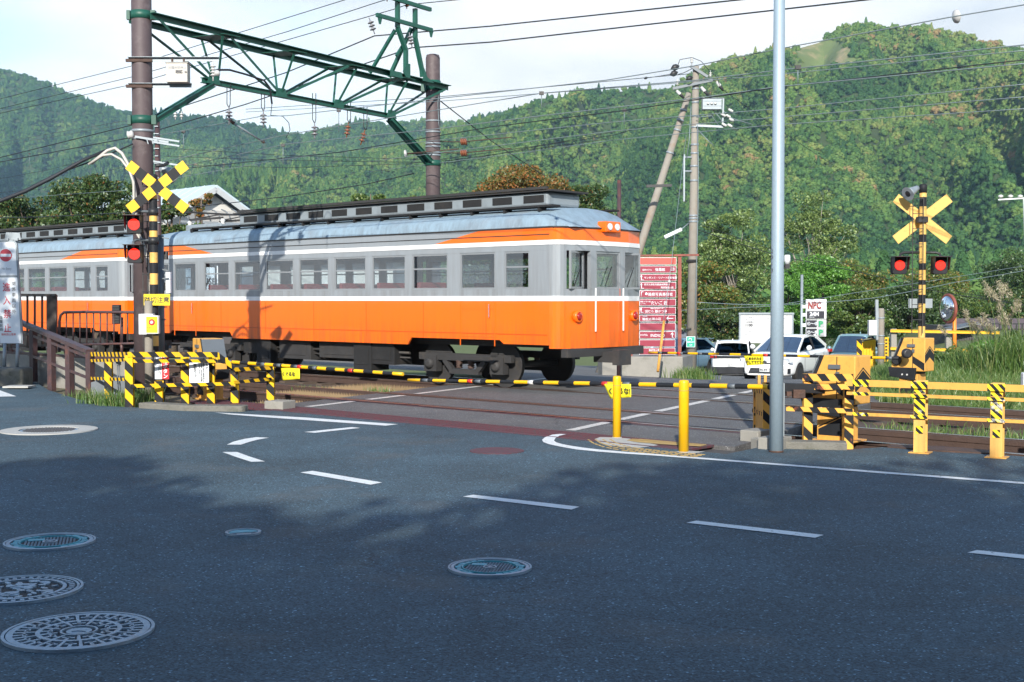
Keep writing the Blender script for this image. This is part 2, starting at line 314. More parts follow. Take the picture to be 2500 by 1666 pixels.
YEL = (0.74, 0.44, 0.012)
CREAM = (0.72, 0.38, 0.075)
BLK = (0.016, 0.018, 0.022)
MT = dict(
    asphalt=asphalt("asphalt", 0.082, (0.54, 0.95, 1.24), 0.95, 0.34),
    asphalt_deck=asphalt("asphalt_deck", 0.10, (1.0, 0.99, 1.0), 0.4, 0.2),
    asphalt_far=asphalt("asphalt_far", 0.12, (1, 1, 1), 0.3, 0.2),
    ballast=M("ballast", (0.085, 0.062, 0.05), 0.95, var=0.6, vs=30, bump=1.0, bs=28, dirt=(0.16, 0.12, 0.09)),
    soil=M("soil", (0.12, 0.10, 0.06), 0.95, var=0.4, vs=5, bump=0.8, bs=20, dirt=(0.07, 0.09, 0.03), dirt_amt=0.8),
    grassland=M("grassland", (0.10, 0.13, 0.035), 0.95, var=0.5, vs=3, bump=0.6, bs=15, dirt=(0.16, 0.15, 0.06), dirt_amt=0.6),
    hill=M("hill_ground", (0.045, 0.07, 0.02), 1.0, var=0.4, vs=0.02),
    white_line=line_paint("white_line", (0.74, 0.77, 0.78), (0.07, 0.08, 0.085), 0.585),
    white_line_deck=line_paint("white_line_deck", (0.62, 0.6, 0.57), (0.1, 0.1, 0.1), 0.55),
    maroon=line_paint("maroon_paint", (0.105, 0.030, 0.042), (0.06, 0.05, 0.055), 0.50),
    rust=M("rust", (0.075, 0.045, 0.036), 0.75, 0.2, 0.4, 12, 0.5, 50, dirt=(0.2, 0.09, 0.05)),
    rail_side=M("rail_side", (0.075, 0.046, 0.036), 0.8, 0.2, 0.3, 9, 0.4, 60, dirt=(0.05, 0.035, 0.03)),
    rail_top=M("rail_top", (0.5, 0.52, 0.55), 0.28, 1.0, 0.15, 6),
    rust_red=M("rusty_red_steel", (0.24, 0.065, 0.045), 0.65, 0, 0.25, 8, 0.1, 60, dirt=(0.08, 0.035, 0.03), dirt_amt=0.7, ds=5),
    clearing=M("hill_clearing", (0.13, 0.17, 0.055), 1.0, 0, 0.3, 0.05, dirt=(0.42, 0.30, 0.19), dirt_amt=0.9, ds=0.02),
    sign_white_b=M("board_white", (0.55, 0.56, 0.57), 0.5, 0, 0.03, 2),
    stripe_r2=stripes("hazard_edge", YEL, BLK, 0.28, 1.0),
    mirror_orange=M("orange_pole", (0.75, 0.22, 0.02), 0.45),
    purple_roof=M("purple_tiles", (0.09, 0.07, 0.08), 0.7, 0, 0.3, 3, 0.5, 9),
    gable_trim=M("gable_trim", (0.45, 0.47, 0.48), 0.6),
    smoky=glass("smoky_sheet", (0.55, 0.52, 0.50), 0.15, 0.3),
    sleeper=M("sleeper", (0.09, 0.065, 0.05), 0.9, 0, 0.35, 9, 0.6, 40),
    concrete=M("concrete", (0.27, 0.26, 0.235), 0.85, 0, 0.2, 5, 0.5, 70, dirt=(0.12, 0.12, 0.09), dirt_amt=0.6),
    concrete_old=M("concrete_old", (0.17, 0.165, 0.145), 0.9, 0, 0.3, 7, 0.8, 50, dirt=(0.07, 0.08, 0.045), dirt_amt=0.7, ds=5),
    concrete_pale=M("concrete_pale", (0.42, 0.42, 0.40), 0.85, 0, 0.15, 8, 0.3, 80, dirt=(0.25, 0.25, 0.24)),
    pole_brown=M("pole_brown", (0.085, 0.062, 0.066), 0.62, 0, 0.16, 5, 0.15, 50, dirt=(0.2, 0.17, 0.17), dirt_amt=0.4, ds=3.5),
    pole_conc=M("pole_concrete", (0.25, 0.23, 0.20), 0.85, 0, 0.2, 4, 0.3, 60, dirt=(0.25, 0.13, 0.06), dirt_amt=0.45, ds=1.6),
    galv=M("galvanised", (0.27, 0.31, 0.34), 0.5, 0.3, 0.15, 9, 0.05, 80),
    silver=M("silver_pole_paint", (0.30, 0.39, 0.46), 0.5, 0.2, 0.10, 30, 0.1, 120, dirt=(0.32, 0.35, 0.36), ds=1.3),
    green=M("green_steel", (0.012, 0.085, 0.060), 0.48, 0.0, 0.2, 6, 0.05, 50, dirt=(0.012, 0.06, 0.045), dirt_amt=0.5),
    grey_steel=M("grey_steel", (0.13, 0.15, 0.17), 0.55, 0.3, 0.15, 6),
    black_steel=M("black_steel", (0.02, 0.021, 0.024), 0.5, 0.0, 0.3, 8, 0.1, 70),
    brown_steel=M("brown_steel", (0.062, 0.037, 0.040), 0.5, 0.0, 0.2, 6, 0.1, 80, dirt=(0.22, 0.07, 0.03), dirt_amt=0.5, ds=3),
    brown_gate=M("brown_gate", (0.055, 0.042, 0.036), 0.5),
    yellow=M("yellow_paint", YEL, 0.42, 0, 0.08, 6, 0.03, 50, dirt=(0.45, 0.24, 0.02), dirt_amt=0.4),
    bollard=M("bollard_yellow", (0.80, 0.45, 0.004), 0.38, 0, 0.05, 5, dirt=(0.55, 0.28, 0.02), dirt_amt=0.35, ds=4),
    cream=M("cream_yellow_paint", CREAM, 0.5, 0, 0.06, 5, 0.03, 50, dirt=(0.40, 0.17, 0.045), dirt_amt=0.55, ds=5),
    cream_pale=M("pale_cream_paint", (0.74, 0.45, 0.12), 0.5, 0, 0.06, 5, dirt=(0.40, 0.19, 0.06), dirt_amt=0.5, ds=5),
    black=M("black_paint", BLK, 0.6, 0, 0.4, 8, dirt=(0.04, 0.04, 0.05), spec=0.25),
    dark=M("underframe_black", (0.016, 0.016, 0.017), 0.7, 0.1, 0.3, 4, 0.2, 40, dirt=(0.06, 0.05, 0.045)),
    dark2=M("underframe_grey", (0.036, 0.035, 0.036), 0.7, 0.1, 0.3, 4, dirt=(0.1, 0.08, 0.06)),
    orange=M("train_orange", (0.90, 0.145, 0.002), 0.33, 0, 0.05, 1.2, coat=0.3, dirt=(0.78, 0.12, 0.003), dirt_amt=0.3, ds=0.9),
    orange_dk=M("train_orange_dark", (0.55, 0.07, 0.003), 0.5),  # darker orange for panel joints, waist moulding and end door gaps
    twhite=M("train_white", (0.82, 0.83, 0.84), 0.35, 0, 0.03, 2, coat=0.3),
    tgrey=M("train_grey", (0.27, 0.30, 0.33), 0.4, 0.1, 0.05, 2, coat=0.2, dirt=(0.3, 0.31, 0.33)),
    tframe=M("train_window_frame", (0.33, 0.35, 0.37), 0.35, 0.5, 0.05, 2),
    troof=M("train_roof", (0.26, 0.36, 0.44), 0.55, 0.1, 0.1, 2, dirt=(0.25, 0.27, 0.3), dirt_amt=0.5, ds=1.5),
    tgear=M("train_roof_gear", (0.25, 0.29, 0.32), 0.55, 0.2, 0.12, 3, dirt=(0.1, 0.1, 0.1)),
    tint=M("train_interior", (0.45, 0.44, 0.40), 0.7), 
    seat=M("train_seat", (0.25, 0.03, 0.03), 0.9),
    glass=glass("window_glass"),
    tglass=glass("train_glass", (0.80, 0.84, 0.86), 0.10),
    cglass=glass("car_glass", (0.10, 0.18, 0.26), 0.38),
    white=M("white_paint", (0.62, 0.64, 0.66), 0.42, 0, 0.04, 5, dirt=(0.5, 0.5, 0.48), dirt_amt=0.3),
    sign_white=M("sign_white", (0.78, 0.83, 0.88), 0.45, 0, 0.03, 5),
    sign_red=M("sign_red", (0.62, 0.012, 0.02), 0.4, 0, 0.04, 5),
    sign_pink=M("faded_red_print", (0.62, 0.07, 0.10), 0.45, 0, 0.05, 5),
    sign_maroon=M("sign_maroon", (0.26, 0.024, 0.05), 0.4, 0, 0.08, 3),
    sign_red2=M("sign_pale_red", (0.50, 0.085, 0.065), 0.4, 0, 0.08, 3),
    sign_yellow=M("sign_yellow", (0.85, 0.62, 0.01), 0.4, 0, 0.04, 5),
    flag_yellow=M("flag_yellow", (0.82, 0.72, 0.02), 0.6, 0, 0.08, 9),
    sign_black=M("sign_black", (0.02, 0.02, 0.03), 0.4),
    sign_green=M("sign_green", (0.02, 0.36, 0.24), 0.4),
    sign_dkgreen=M("sign_dark_green", (0.02, 0.30, 0.12), 0.4),
    sign_brown=M("sign_brown_letter", (0.26, 0.025, 0.02), 0.4),
    sign_grey=M("grey_print", (0.35, 0.36, 0.38), 0.5),
    porcelain=M("porcelain", (0.50, 0.50, 0.49), 0.25),
    insul_brown=M("brown_insulator", (0.20, 0.07, 0.035), 0.35),
    insul_grey=M("grey_insulator", (0.20, 0.20, 0.22), 0.35),
    rubber=M("rubber", (0.018, 0.018, 0.019), 0.85),
    car_white=M("car_white", (0.80, 0.81, 0.82), 0.25, 0, 0.01, 2, coat=1.0),
    car_blue=M("car_blue", (0.16, 0.27, 0.36), 0.3, 0.3, 0.03, 2, coat=1.0),
    car_teal=M("car_teal", (0.20, 0.34, 0.38), 0.3, 0.3, 0.03, 2, coat=1.0),
    chrome=M("chrome", (0.7, 0.72, 0.74), 0.2, 1.0),
    lens=M("lamp_lens", (0.7, 0.75, 0.8), 0.1, 0.3, coat=1.0),
    tail=M("tail_lamp", (0.35, 0.01, 0.01), 0.2, coat=1.0),
    wire=M("wire_black", (0.018, 0.022, 0.028), 0.6),
    wire_c=M("wire_copper", (0.10, 0.13, 0.14), 0.5, 0.5),
    wire_pale=M("wire_pale", (0.20, 0.25, 0.27), 0.5, 0.3),
    conduit=M("conduit_white", (0.46, 0.44, 0.40), 0.5),
    iron=M("manhole_iron", (0.27, 0.36, 0.44), 0.45, 0.5, 0.25, 14, 0.15, 150, dirt=(0.2, 0.14, 0.1), dirt_amt=0.5, ds=9),
    iron_dark=M("manhole_recess", (0.075, 0.07, 0.07), 0.9, 0, 0.4, 30, 0.6, 90, dirt=(0.1, 0.075, 0.06)),
    iron_blue=M("manhole_blue_paint", (0.06, 0.34, 0.42), 0.5, 0, 0.3, 30, dirt=(0.15, 0.2, 0.22), dirt_amt=0.6, ds=20),
    slate=M("slate_roof", (0.12, 0.14, 0.17), 0.6, 0, 0.2, 4, 0.4, 12),
    gable=M("gable_cladding", (0.62, 0.61, 0.58), 0.7, 0, 0.05, 3),
    gable_roof=M("pale_metal_roof", (0.50, 0.60, 0.66), 0.45, 0.1, 0.05, 3),
    dark_shed=M("dark_shed_cladding", (0.06, 0.055, 0.058), 0.7, 0, 0.15, 2),
    wood_spike=M("spike_plastic", (0.24, 0.17, 0.09), 0.7, 0, 0.2, 20),
    bark=M("bark", (0.13, 0.10, 0.075), 0.95, 0, 0.35, 8, 0.8, 25),
    bark_pale=M("bark_pale", (0.30, 0.27, 0.23), 0.95, 0, 0.3, 8, 0.6, 25),
    led_red=emis("red_led_lit", (1.0, 0.02, 0.008), 1.7),
    led_dim=M("red_lens_plate", (0.28, 0.006, 0.006), 0.35),
    stripe=stripes("hazard_stripes", YEL, BLK, 0.245, 0.9),
    stripe_post=stripes("hazard_stripes_post", YEL, BLK, 0.30, 1.0),
    stripe_o=stripes("hazard_stripes_worn", (0.82, 0.42, 0.08), BLK, 0.20, 0.75, wear=(0.45, 0.12, 0.05), wamt=0.6),
    stripe_op=stripes("hazard_stripes_worn_post", (0.82, 0.42, 0.08), BLK, 0.23, 0.95, wear=(0.45, 0.12, 0.05), wamt=0.6),
    stripe_r=stripes("hazard_reflective_tape", (0.82, 0.62, 0.03), BLK, 0.09, 0.9, wear=(0.75, 0.75, 0.75), wamt=0.8),
    tactile=M("tactile_yellow", (0.40, 0.28, 0.11), 0.8, 0, 0.2, 20, 0.3, 90, dirt=(0.25, 0.2, 0.12)),
    tape=M("reflective_red", (0.6, 0.03, 0.02), 0.3),
    tapew=M("reflective_white", (0.7, 0.7, 0.68), 0.3),
    mirror=M("mirror_glass", (0.75, 0.8, 0.85), 0.03, 1.0, 0.01),
    leaf_dark=leaves("leaves_dark", [(0, (0.023, 0.052, 0.016)), (0.5, (0.046, 0.091, 0.023)), (1, (0.098, 0.150, 0.039))]),
    leaf_mid=leaves("leaves_mid", [(0, (0.047, 0.095, 0.020)), (0.6, (0.095, 0.162, 0.034)), (1, (0.189, 0.230, 0.054))]),
    leaf_green=leaves("leaves_green", [(0, (0.057, 0.161, 0.023)), (0.6, (0.113, 0.284, 0.038)), (1, (0.208, 0.416, 0.066))]),
    leaf_yellow=leaves("leaves_yellowing", [(0, (0.059, 0.105, 0.026)), (0.5, (0.143, 0.211, 0.051)), (1, (0.268, 0.348, 0.112))]),
    leaf_autumn=leaves("leaves_autumn", [(0, (0.051, 0.104, 0.019)), (0.6, (0.128, 0.190, 0.033)), (0.85, (0.230, 0.209, 0.038)), (1, (0.323, 0.142, 0.033))]),
    leaf_rust=leaves("leaves_rust", [(0, (0.060, 0.081, 0.018)), (0.4, (0.136, 0.135, 0.027)), (0.7, (0.272, 0.144, 0.032)), (1, (0.357, 0.117, 0.032))]),
    leaf_mix=leaves("leaves_mixed", [(0, (0.026, 0.062, 0.016)), (0.75, (0.071, 0.120, 0.026)), (0.96, (0.14, 0.15, 0.033)), (1, (0.30, 0.10, 0.033))]),
    blade=leaves("grass_blades", [(0, (0.06, 0.13, 0.025)), (0.7, (0.13, 0.23, 0.05)), (1, (0.32, 0.33, 0.13))], 0.35),
    plume=leaves("grass_plumes", [(0, (0.35, 0.30, 0.2)), (1, (0.55, 0.48, 0.34))], 0.3),
    forest=leaves("forest_crowns", [(0.0, (0.034, 0.085, 0.037)), (0.3, (0.063, 0.139, 0.046)), (0.55, (0.116, 0.210, 0.057)), (0.80, (0.201, 0.277, 0.077)), (0.96, (0.268, 0.283, 0.099)), (1.0, (0.329, 0.236, 0.110))], 0.12, "tint", True),
)

# brake dust and rain streaks on the train's paint
def grime(m, z0, z1, col, amt):
    t = m.node_tree; N_, L_ = t.nodes, t.links; b = N_["Principled BSDF"]
    src = b.inputs['Base Color'].links[0].from_socket
    tc = N_.new("ShaderNodeTexCoord"); mp = N_.new("ShaderNodeMapping"); mp.inputs['Scale'].default_value = (9, 9, 0.8)
    L_.new(tc.outputs['Object'], mp.inputs[0]); nz = N_.new("ShaderNodeTexNoise"); nz.inputs['Scale'].default_value = 1.0; nz.inputs['Detail'].default_value = 7; nz.inputs['Roughness'].default_value = 0.65
    L_.new(mp.outputs[0], nz.inputs['Vector'])
    sp = N_.new("ShaderNodeSeparateXYZ"); L_.new(tc.outputs['Object'], sp.inputs[0])
    r1 = N_.new("ShaderNodeMapRange"); r1.inputs['From Min'].default_value = z0; r1.inputs['From Max'].default_value = z1; r1.inputs['To Min'].default_value = 1; r1.inputs['To Max'].default_value = 0.12
    L_.new(sp.outputs['Z'], r1.inputs['Value'])
    r2 = N_.new("ShaderNodeMapRange"); r2.inputs['From Min'].default_value = 0.38; r2.inputs['From Max'].default_value = 0.72; r2.inputs['To Max'].default_value = amt
    L_.new(nz.outputs[0], r2.inputs['Value'])
    mu = N_.new("ShaderNodeMath"); mu.operation = 'MULTIPLY'; L_.new(r1.outputs[0], mu.inputs[0]); L_.new(r2.outputs[0], mu.inputs[1])
    mx = N_.new("ShaderNodeMix"); mx.data_type = 'RGBA'; mx.inputs[7].default_value = (*col, 1); L_.new(mu.outputs[0], mx.inputs[0]); L_.new(src, mx.inputs[6]); L_.new(mx.outputs[2], b.inputs['Base Color'])
grime(MT['orange'], 0.8, 1.35, (0.22, 0.06, 0.02), 0.75)
grime(MT['twhite'], 1.6, 2.9, (0.42, 0.38, 0.34), 0.35)
grime(MT['tgrey'], 1.7, 3.0, (0.15, 0.14, 0.13), 0.6)
grime(MT['troof'], 3.0, 3.5, (0.12, 0.13, 0.14), 0.7)
for n_ in ('cream', 'cream_pale', 'yellow'): grime(MT[n_], 0.0, 0.9, (0.25, 0.10, 0.03), 0.55)

# ------------------------------------------------------------------ mesh building
ORG = {}
def link(o, parent=None):
    COL.objects.link(o)
    if parent is not None:
        o.parent = parent
    return o

def tag(o, label, cat, group=None):
    o['label'] = label; o['category'] = cat
    if group: o['group'] = group
    return o

def thing(name, loc, label, cat, group=None, rz=0.0):
    o = bpy.data.objects.new(name, None)
    o.empty_display_size = 0.2
    o.location = loc; o.rotation_euler = (0, 0, rz)
    COL.objects.link(o)
    tag(o, label, cat, group)
    ORG[o.name] = V(loc)
    return o

def org(o):
    while o.parent is not None:
        o = o.parent
    return ORG.get(o.name, V((0, 0, 0)))

class MB:
    def __init__(s):
        s.v, s.f, s.m, s.uv, s.sm = [], [], [], [], []
    def add(s, vs, fs, mat=0, uvs=None, smooth=False):
        b = len(s.v)
        s.v += [tuple(v) for v in vs]
        for i, f in enumerate(fs):
            s.f.append(tuple(b + k for k in f))
            s.m.append(mat if not isinstance(mat, (list, tuple)) else mat[i])
            s.uv.append(uvs[i] if uvs else [(0, 0)] * len(f))
            s.sm.append(smooth)
        return s
    def box(s, c, size, ax=None, mat=0):
        """axis-aligned (or axes ax) box; UV in metres, u along local x"""
        c = V(c); hx, hy, hz = size[0] / 2, size[1] / 2, size[2] / 2
        X, Y, Z = ax if ax else (V((1, 0, 0)), V((0, 1, 0)), V((0, 0, 1)))
        vs = []
        for sx in (-1, 1):
            for sy in (-1, 1):
                for sz in (-1, 1):
                    vs.append(c + X * (sx * hx) + Y * (sy * hy) + Z * (sz * hz))
        fs = [(0, 1, 3, 2), (4, 6, 7, 5), (0, 4, 5, 1), (2, 3, 7, 6), (0, 2, 6, 4), (1, 5, 7, 3)]
        loc = [(x * hx, y * hy, z * hz) for x in (-1, 1) for y in (-1, 1) for z in (-1, 1)]
        uvs = []
        for i, f in enumerate(fs):
            if i < 2: uvs.append([(loc[k][1], loc[k][2]) for k in f])
            elif i < 4: uvs.append([(loc[k][0], loc[k][2]) for k in f])
            else: uvs.append([(loc[k][0], loc[k][1]) for k in f])
        if isinstance(mat, dict): mat = [mat.get(i, mat.get('d', 0)) for i in range(6)]
        return s.add(vs, fs, mat, uvs)
    def bar(s, p0, p1, w, h, up=None, mat=0):
        p0, p1 = V(p0), V(p1); X = (p1 - p0); L = X.length; X.normalize()
        up = V(up) if up else (V((0, 0, 1)) if abs(X.z) < 0.95 else V((0, 1, 0)))
        Y = up.cross(X).normalized(); Z = X.cross(Y).normalized()
        return s.box((p0 + p1) / 2, (L, w, h), (X, Y, Z), mat)
    def ibeam(s, p0, p1, w, h, t=0.012, up=None, mat=0):
        p0, p1 = V(p0), V(p1); X = (p1 - p0); L = X.length; X.normalize()
        up = V(up) if up else V((0, 0, 1))
        Y = up.cross(X).normalized(); Z = X.cross(Y).normalized(); c = (p0 + p1) / 2
        s.box(c + Z * (h / 2 - t / 2), (L, w, t), (X, Y, Z), mat)
        s.box(c - Z * (h / 2 - t / 2), (L, w, t), (X, Y, Z), mat)
        return s.box(c, (L, t, h - 2 * t - 0.002), (X, Y, Z), mat)
    def angle(s, p0, p1, w, t=0.008, up=None, mat=0):
        p0, p1 = V(p0), V(p1); X = (p1 - p0); L = X.length; X.normalize()
        up = V(up) if up else V((0, 0, 1))
        Y = up.cross(X).normalized(); Z = X.cross(Y).normalized(); c = (p0 + p1) / 2
        s.box(c + Y * (w / 2), (L, t, w), (X, Y, Z), mat)
        return s.box(c + Z * (w / 2 - t / 2), (L, w - t - 0.002, t), (X, Y, Z), mat)
    def tube(s, pts, r, n=8, mat=0, caps=True, smooth=True):
        pts = [V(p) for p in pts]; k = len(pts)
        rs = r if isinstance(r, (list, tuple)) else [r] * k
        vs, fs, uvs, ms = [], [], [], []
        prev = None; acc = 0
        for i, p in enumerate(pts):
            d = (pts[min(i + 1, k - 1)] - pts[max(i - 1, 0)])
            if d.length < 1e-9: d = V((0, 0, 1))
            d.normalize()
            if prev is None:
                a = V((0, 0, 1)) if abs(d.z) < 0.9 else V((1, 0, 0))
                u = a.cross(d).normalized()
            else:
                u = (prev - d * prev.dot(d)).normalized()
            prev = u; w = d.cross(u)
            for j in range(n):
                t = 2 * math.pi * j / n
                vs.append(p + (u * math.cos(t) + w * math.sin(t)) * rs[i])
        for i in range(k - 1):
            L = (pts[i + 1] - pts[i]).length
            for j in range(n):
                a, b = i * n + j, i * n + (j + 1) % n
                fs.append((a, b, b + n, a + n))
                uvs.append([(acc, j / n), (acc, (j + 1) / n), (acc + L, (j + 1) / n), (acc + L, j / n)])
                ms.append(mat[i % len(mat)] if isinstance(mat, (list, tuple)) else mat)
            acc += L
        s.add(vs, fs, ms, uvs, smooth)
        if caps:
            b = len(s.v) - k * n
            m0 = ms[0] if ms else 0; m1 = ms[-1] if ms else 0
            s.f.append(tuple(b + j for j in range(n))[::-1]); s.m.append(m0); s.uv.append([(0, 0)] * n); s.sm.append(False)
            s.f.append(tuple(b + (k - 1) * n + j for j in range(n))); s.m.append(m1); s.uv.append([(0, 0)] * n); s.sm.append(False)
        return s
    def lathe(s, c, prof, n=16, axis=(0, 0, 1), mat=0, smooth=True):
        """prof: (radius, height along axis)"""
        A = V(axis).normalized(); c = V(c)
        a = V((0, 0, 1)) if abs(A.z) < 0.9 else V((1, 0, 0))
        u = a.cross(A).normalized(); w = A.cross(u)
        vs, fs = [], []
        for (r, h) in prof:
            for j in range(n):
                t = 2 * math.pi * j / n
                vs.append(c + A * h + (u * math.cos(t) + w * math.sin(t)) * max(r, 1e-4))
        for i in range(len(prof) - 1):
            for j in range(n):
                a_, b_ = i * n + j, i * n + (j + 1) % n
                fs.append((a_, b_, b_ + n, a_ + n))
        s.add(vs, fs, mat, None, smooth)
        b = len(s.v) - len(prof) * n
        for base, rev in ((b, True), (b + (len(prof) - 1) * n, False)):
            f = tuple(base + j for j in range(n))
            s.f.append(f[::-1] if rev else f); s.m.append(mat); s.uv.append([(0, 0)] * n); s.sm.append(False)
        return s
    def prism(s, poly, o, ux, uy, t, mat=0, side=None):
        """polygon (x,y) in plane o,ux,uy, extruded by t along ux x uy"""
        o, ux, uy = V(o), V(ux).normalized(), V(uy).normalized(); nz = ux.cross(uy).normalized()
        ar = sum(poly[i][0] * poly[(i + 1) % len(poly)][1] - poly[(i + 1) % len(poly)][0] * poly[i][1] for i in range(len(poly)))
        if ar < 0: poly = poly[::-1]
        k = len(poly)
        vs = [o + ux * x + uy * y for x, y in poly] + [o + ux * x + uy * y + nz * t for x, y in poly]
        fs = [tuple(range(k))[::-1], tuple(range(k, 2 * k))] + [(i, (i + 1) % k, k + (i + 1) % k, k + i) for i in range(k)]
        pu = [tuple(p) for p in poly]
        uvs = [pu[::-1], pu] + [[(0, 0)] * 4] * k
        sd = mat if side is None else side
        return s.add(vs, fs, [mat, mat] + [sd] * k, uvs)
    def sheet(s, pts, z=None, mat=0):
        vs = [V((p[0], p[1], z if z is not None else p[2])) for p in pts]
        ar = sum(vs[i].x * vs[(i + 1) % len(vs)].y - vs[(i + 1) % len(vs)].x * vs[i].y for i in range(len(vs)))
        if ar < 0: vs = vs[::-1]
        return s.add(vs, [tuple(range(len(vs)))], mat, [[(v.x, v.y) for v in vs]])
    def mesh(s, name, mats, off=V((0, 0, 0))):
        me = bpy.data.meshes.new(name)
        me.from_pydata([(v[0] - off.x, v[1] - off.y, v[2] - off.z) for v in s.v], [], s.f)
        for m in mats: me.materials.append(MT[m] if isinstance(m, str) else m)
        me.polygons.foreach_set("material_index", s.m)
        me.polygons.foreach_set("use_smooth", s.sm)
        ul = me.uv_layers.new(name="UVMap")
        flat = [c for f in s.uv for p in f for c in p]
        ul.data.foreach_set("uv", flat)
        me.update()
        return me
    def build(s, name, mats, parent=None, world=True, bevel=0.0, label=None, kind=None):
        if isinstance(mats, str) or not isinstance(mats, (list, tuple)): mats = [mats]
        off = org(parent) if (parent is not None and world) else V((0, 0, 0))
        me = s.mesh(name, mats, off)
        o = bpy.data.objects.new(name, me)
        link(o, parent)
        if bevel:
            md = o.modifiers.new("bevel", 'BEVEL'); md.width = bevel; md.segments = 2; md.limit_method = 'ANGLE'; md.angle_limit = R(35)
        if label: o['label'] = label
        if kind: o['kind'] = kind
        return o

def struct(name, mb, mats, kind='structure', **k):
    o = mb.build(name, mats, None, **k); o['kind'] = kind; return o

def text(s, size, mat, o, ux, uy, parent, name="lettering", bold=0.0, align='LEFT', squeeze=1.0, depth=0.002, world=True, spacing=1.0, line=1.0):
    """flat lettering: baseline starts at o, runs along ux, up uy (ux x uy faces the reader)"""
    c = bpy.data.curves.new("t", 'FONT'); c.body = s; c.size = size; c.align_x = align
    c.offset = bold; c.extrude = depth / 2; c.resolution_u = 2; c.space_character = spacing; c.space_line = line
    t = bpy.data.objects.new("t", c); COL.objects.link(t)
    dg = bpy.context.evaluated_depsgraph_get()
    me = bpy.data.meshes.new_from_object(t.evaluated_get(dg))
    bpy.data.objects.remove(t); bpy.data.curves.remove(c)
    ux, uy = V(ux).normalized(), V(uy).normalized(); nz = ux.cross(uy)
    off = org(parent) if world else V((0, 0, 0))
    Mx = Matrix(((ux.x * squeeze, uy.x, nz.x, o[0] - off.x), (ux.y * squeeze, uy.y, nz.y, o[1] - off.y), (ux.z * squeeze, uy.z, nz.z, o[2] - off.z), (0, 0, 0, 1)))
    me.transform(Mx)
    me.materials.clear(); me.materials.append(MT[mat])
    me.name = name
    ob = bpy.data.objects.new(name, me); link(ob, parent)
    return ob

def vtext(s, size, mat, o, ux, uy, parent, pitch=1.15, **k):
    return text("\n".join(s), size, mat, o, ux, uy, parent, line=pitch, align='CENTER', **k)

def copy_tree(o, parent=None, loc=None, rz=None, label=None):
    c = o.copy(); COL.objects.link(c)
    c.parent = parent
    if loc is not None: c.location = loc; ORG[c.name] = V(loc)
    if rz is not None: c.rotation_euler = (0, 0, rz)
    if label: c['label'] = label
    for ch in o.children: copy_tree(ch, c)
    return c
# ================================================================== ground, roads, railway
def g(px, py, z=0.0): return G(px, py, z)
def cr(pts, x0, y0, k): return [(x0 + x / k, y0 + y / k) for x, y in pts]

# wide base ground out to the horizon
mb = MB(); mb.sheet([(-1590, -130), (1590, -130), (1590, 2400), (-1590, 2400)], -3.6); struct("ground", mb, "grassland")

# ballast bed under both railway tracks
mb = MB()
sg = np.linspace(-130, 90, 111); ng = [10.2, 11.5, 13.0, 13.6, 14.0, 14.6, 15.3, 16.0, 16.6, 17.3, 18.0, 18.6, 19.3, 20.0, 20.8, 21.6]
vs, fs = [], []
for i, s_ in enumerate(sg):
    for j, n_ in enumerate(ng):
        vs.append(T(s_, n_, -0.19 + 0.05 * mnoise.noise(V((s_ * 0.9, n_ * 2, 0)))))
for i in range(len(sg) - 1):
    for j in range(len(ng) - 1):
        a = i * len(ng) + j
        fs.append((a, a + len(ng), a + len(ng) + 1, a + 1))
mb.add(vs, fs, 0, None, True); struct("track_bed", mb, "ballast")

# near road
kerb_px = [(0, 928), (40, 927), (82, 930), (119, 953), (190, 975), (268, 992), (327, 995), (450, 1001), (590, 1003)]
pl = [g(x, y) for x, y in kerb_px]
NG = 11.78
s_end = g(1850, 1096).dot(SV)
near_poly = [V((-60, 42, 0)), V((-22, 29.5, 0))] + pl + [T(pl[-1].dot(SV) + 0.35, NG), T(s_end, NG)]
near_poly += [g(1846, 1094), g(2066, 1098), g(2155, 1092), g(2430, 1109), g(2600, 1124), T(60, 13.1), V((60, -60, 0)), V((-60, -60, 0))]
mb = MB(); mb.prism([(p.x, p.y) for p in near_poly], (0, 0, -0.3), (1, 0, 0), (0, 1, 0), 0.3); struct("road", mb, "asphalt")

# soil strip between road and railway on the left, and beside the machine on the right
mb = MB()
mb.sheet([V((-60, 50, 0)), V((-22, 29.3, 0))] + [p + V((0, -0.15, 0)) for p in pl] + [T(-17.6, 12.9), T(-60, 12.9)], -0.07)
struct("verge_soil", mb, "soil")
mb = MB(); mb.sheet([g(1850, 1093), g(2420, 1107), g(2600, 1121), T(10, 13.45), T(-7.5, 13.45)], -0.05)
struct("railside_soil", mb, "soil")

# level crossing deck between the rails
AL, AR = V((-4.1, 19.5, 0)), V((3.05, 15.3, 0))
def edge_s(A, n):
    t = (n - A.dot(NV)) / RD.dot(NV)
    return (A + RD * t).dot(SV)
RAILS = [13.88, 15.32, 17.88, 19.32]
bands = [(12.40, 13.80), (13.97, 15.23), (15.40, 17.80), (17.97, 19.23), (19.40, 20.62)]
for a, b in bands:
    mb = MB()
    q = [T(edge_s(AL, a), a), T(edge_s(AR, a), a), T(edge_s(AR, b), b), T(edge_s(AL, b), b)]
    mb.prism([(p.x, p.y) for p in q], (0, 0, -0.22), (1, 0, 0), (0, 1, 0), 0.22)
    struct("crossing_deck", mb, "asphalt_deck")
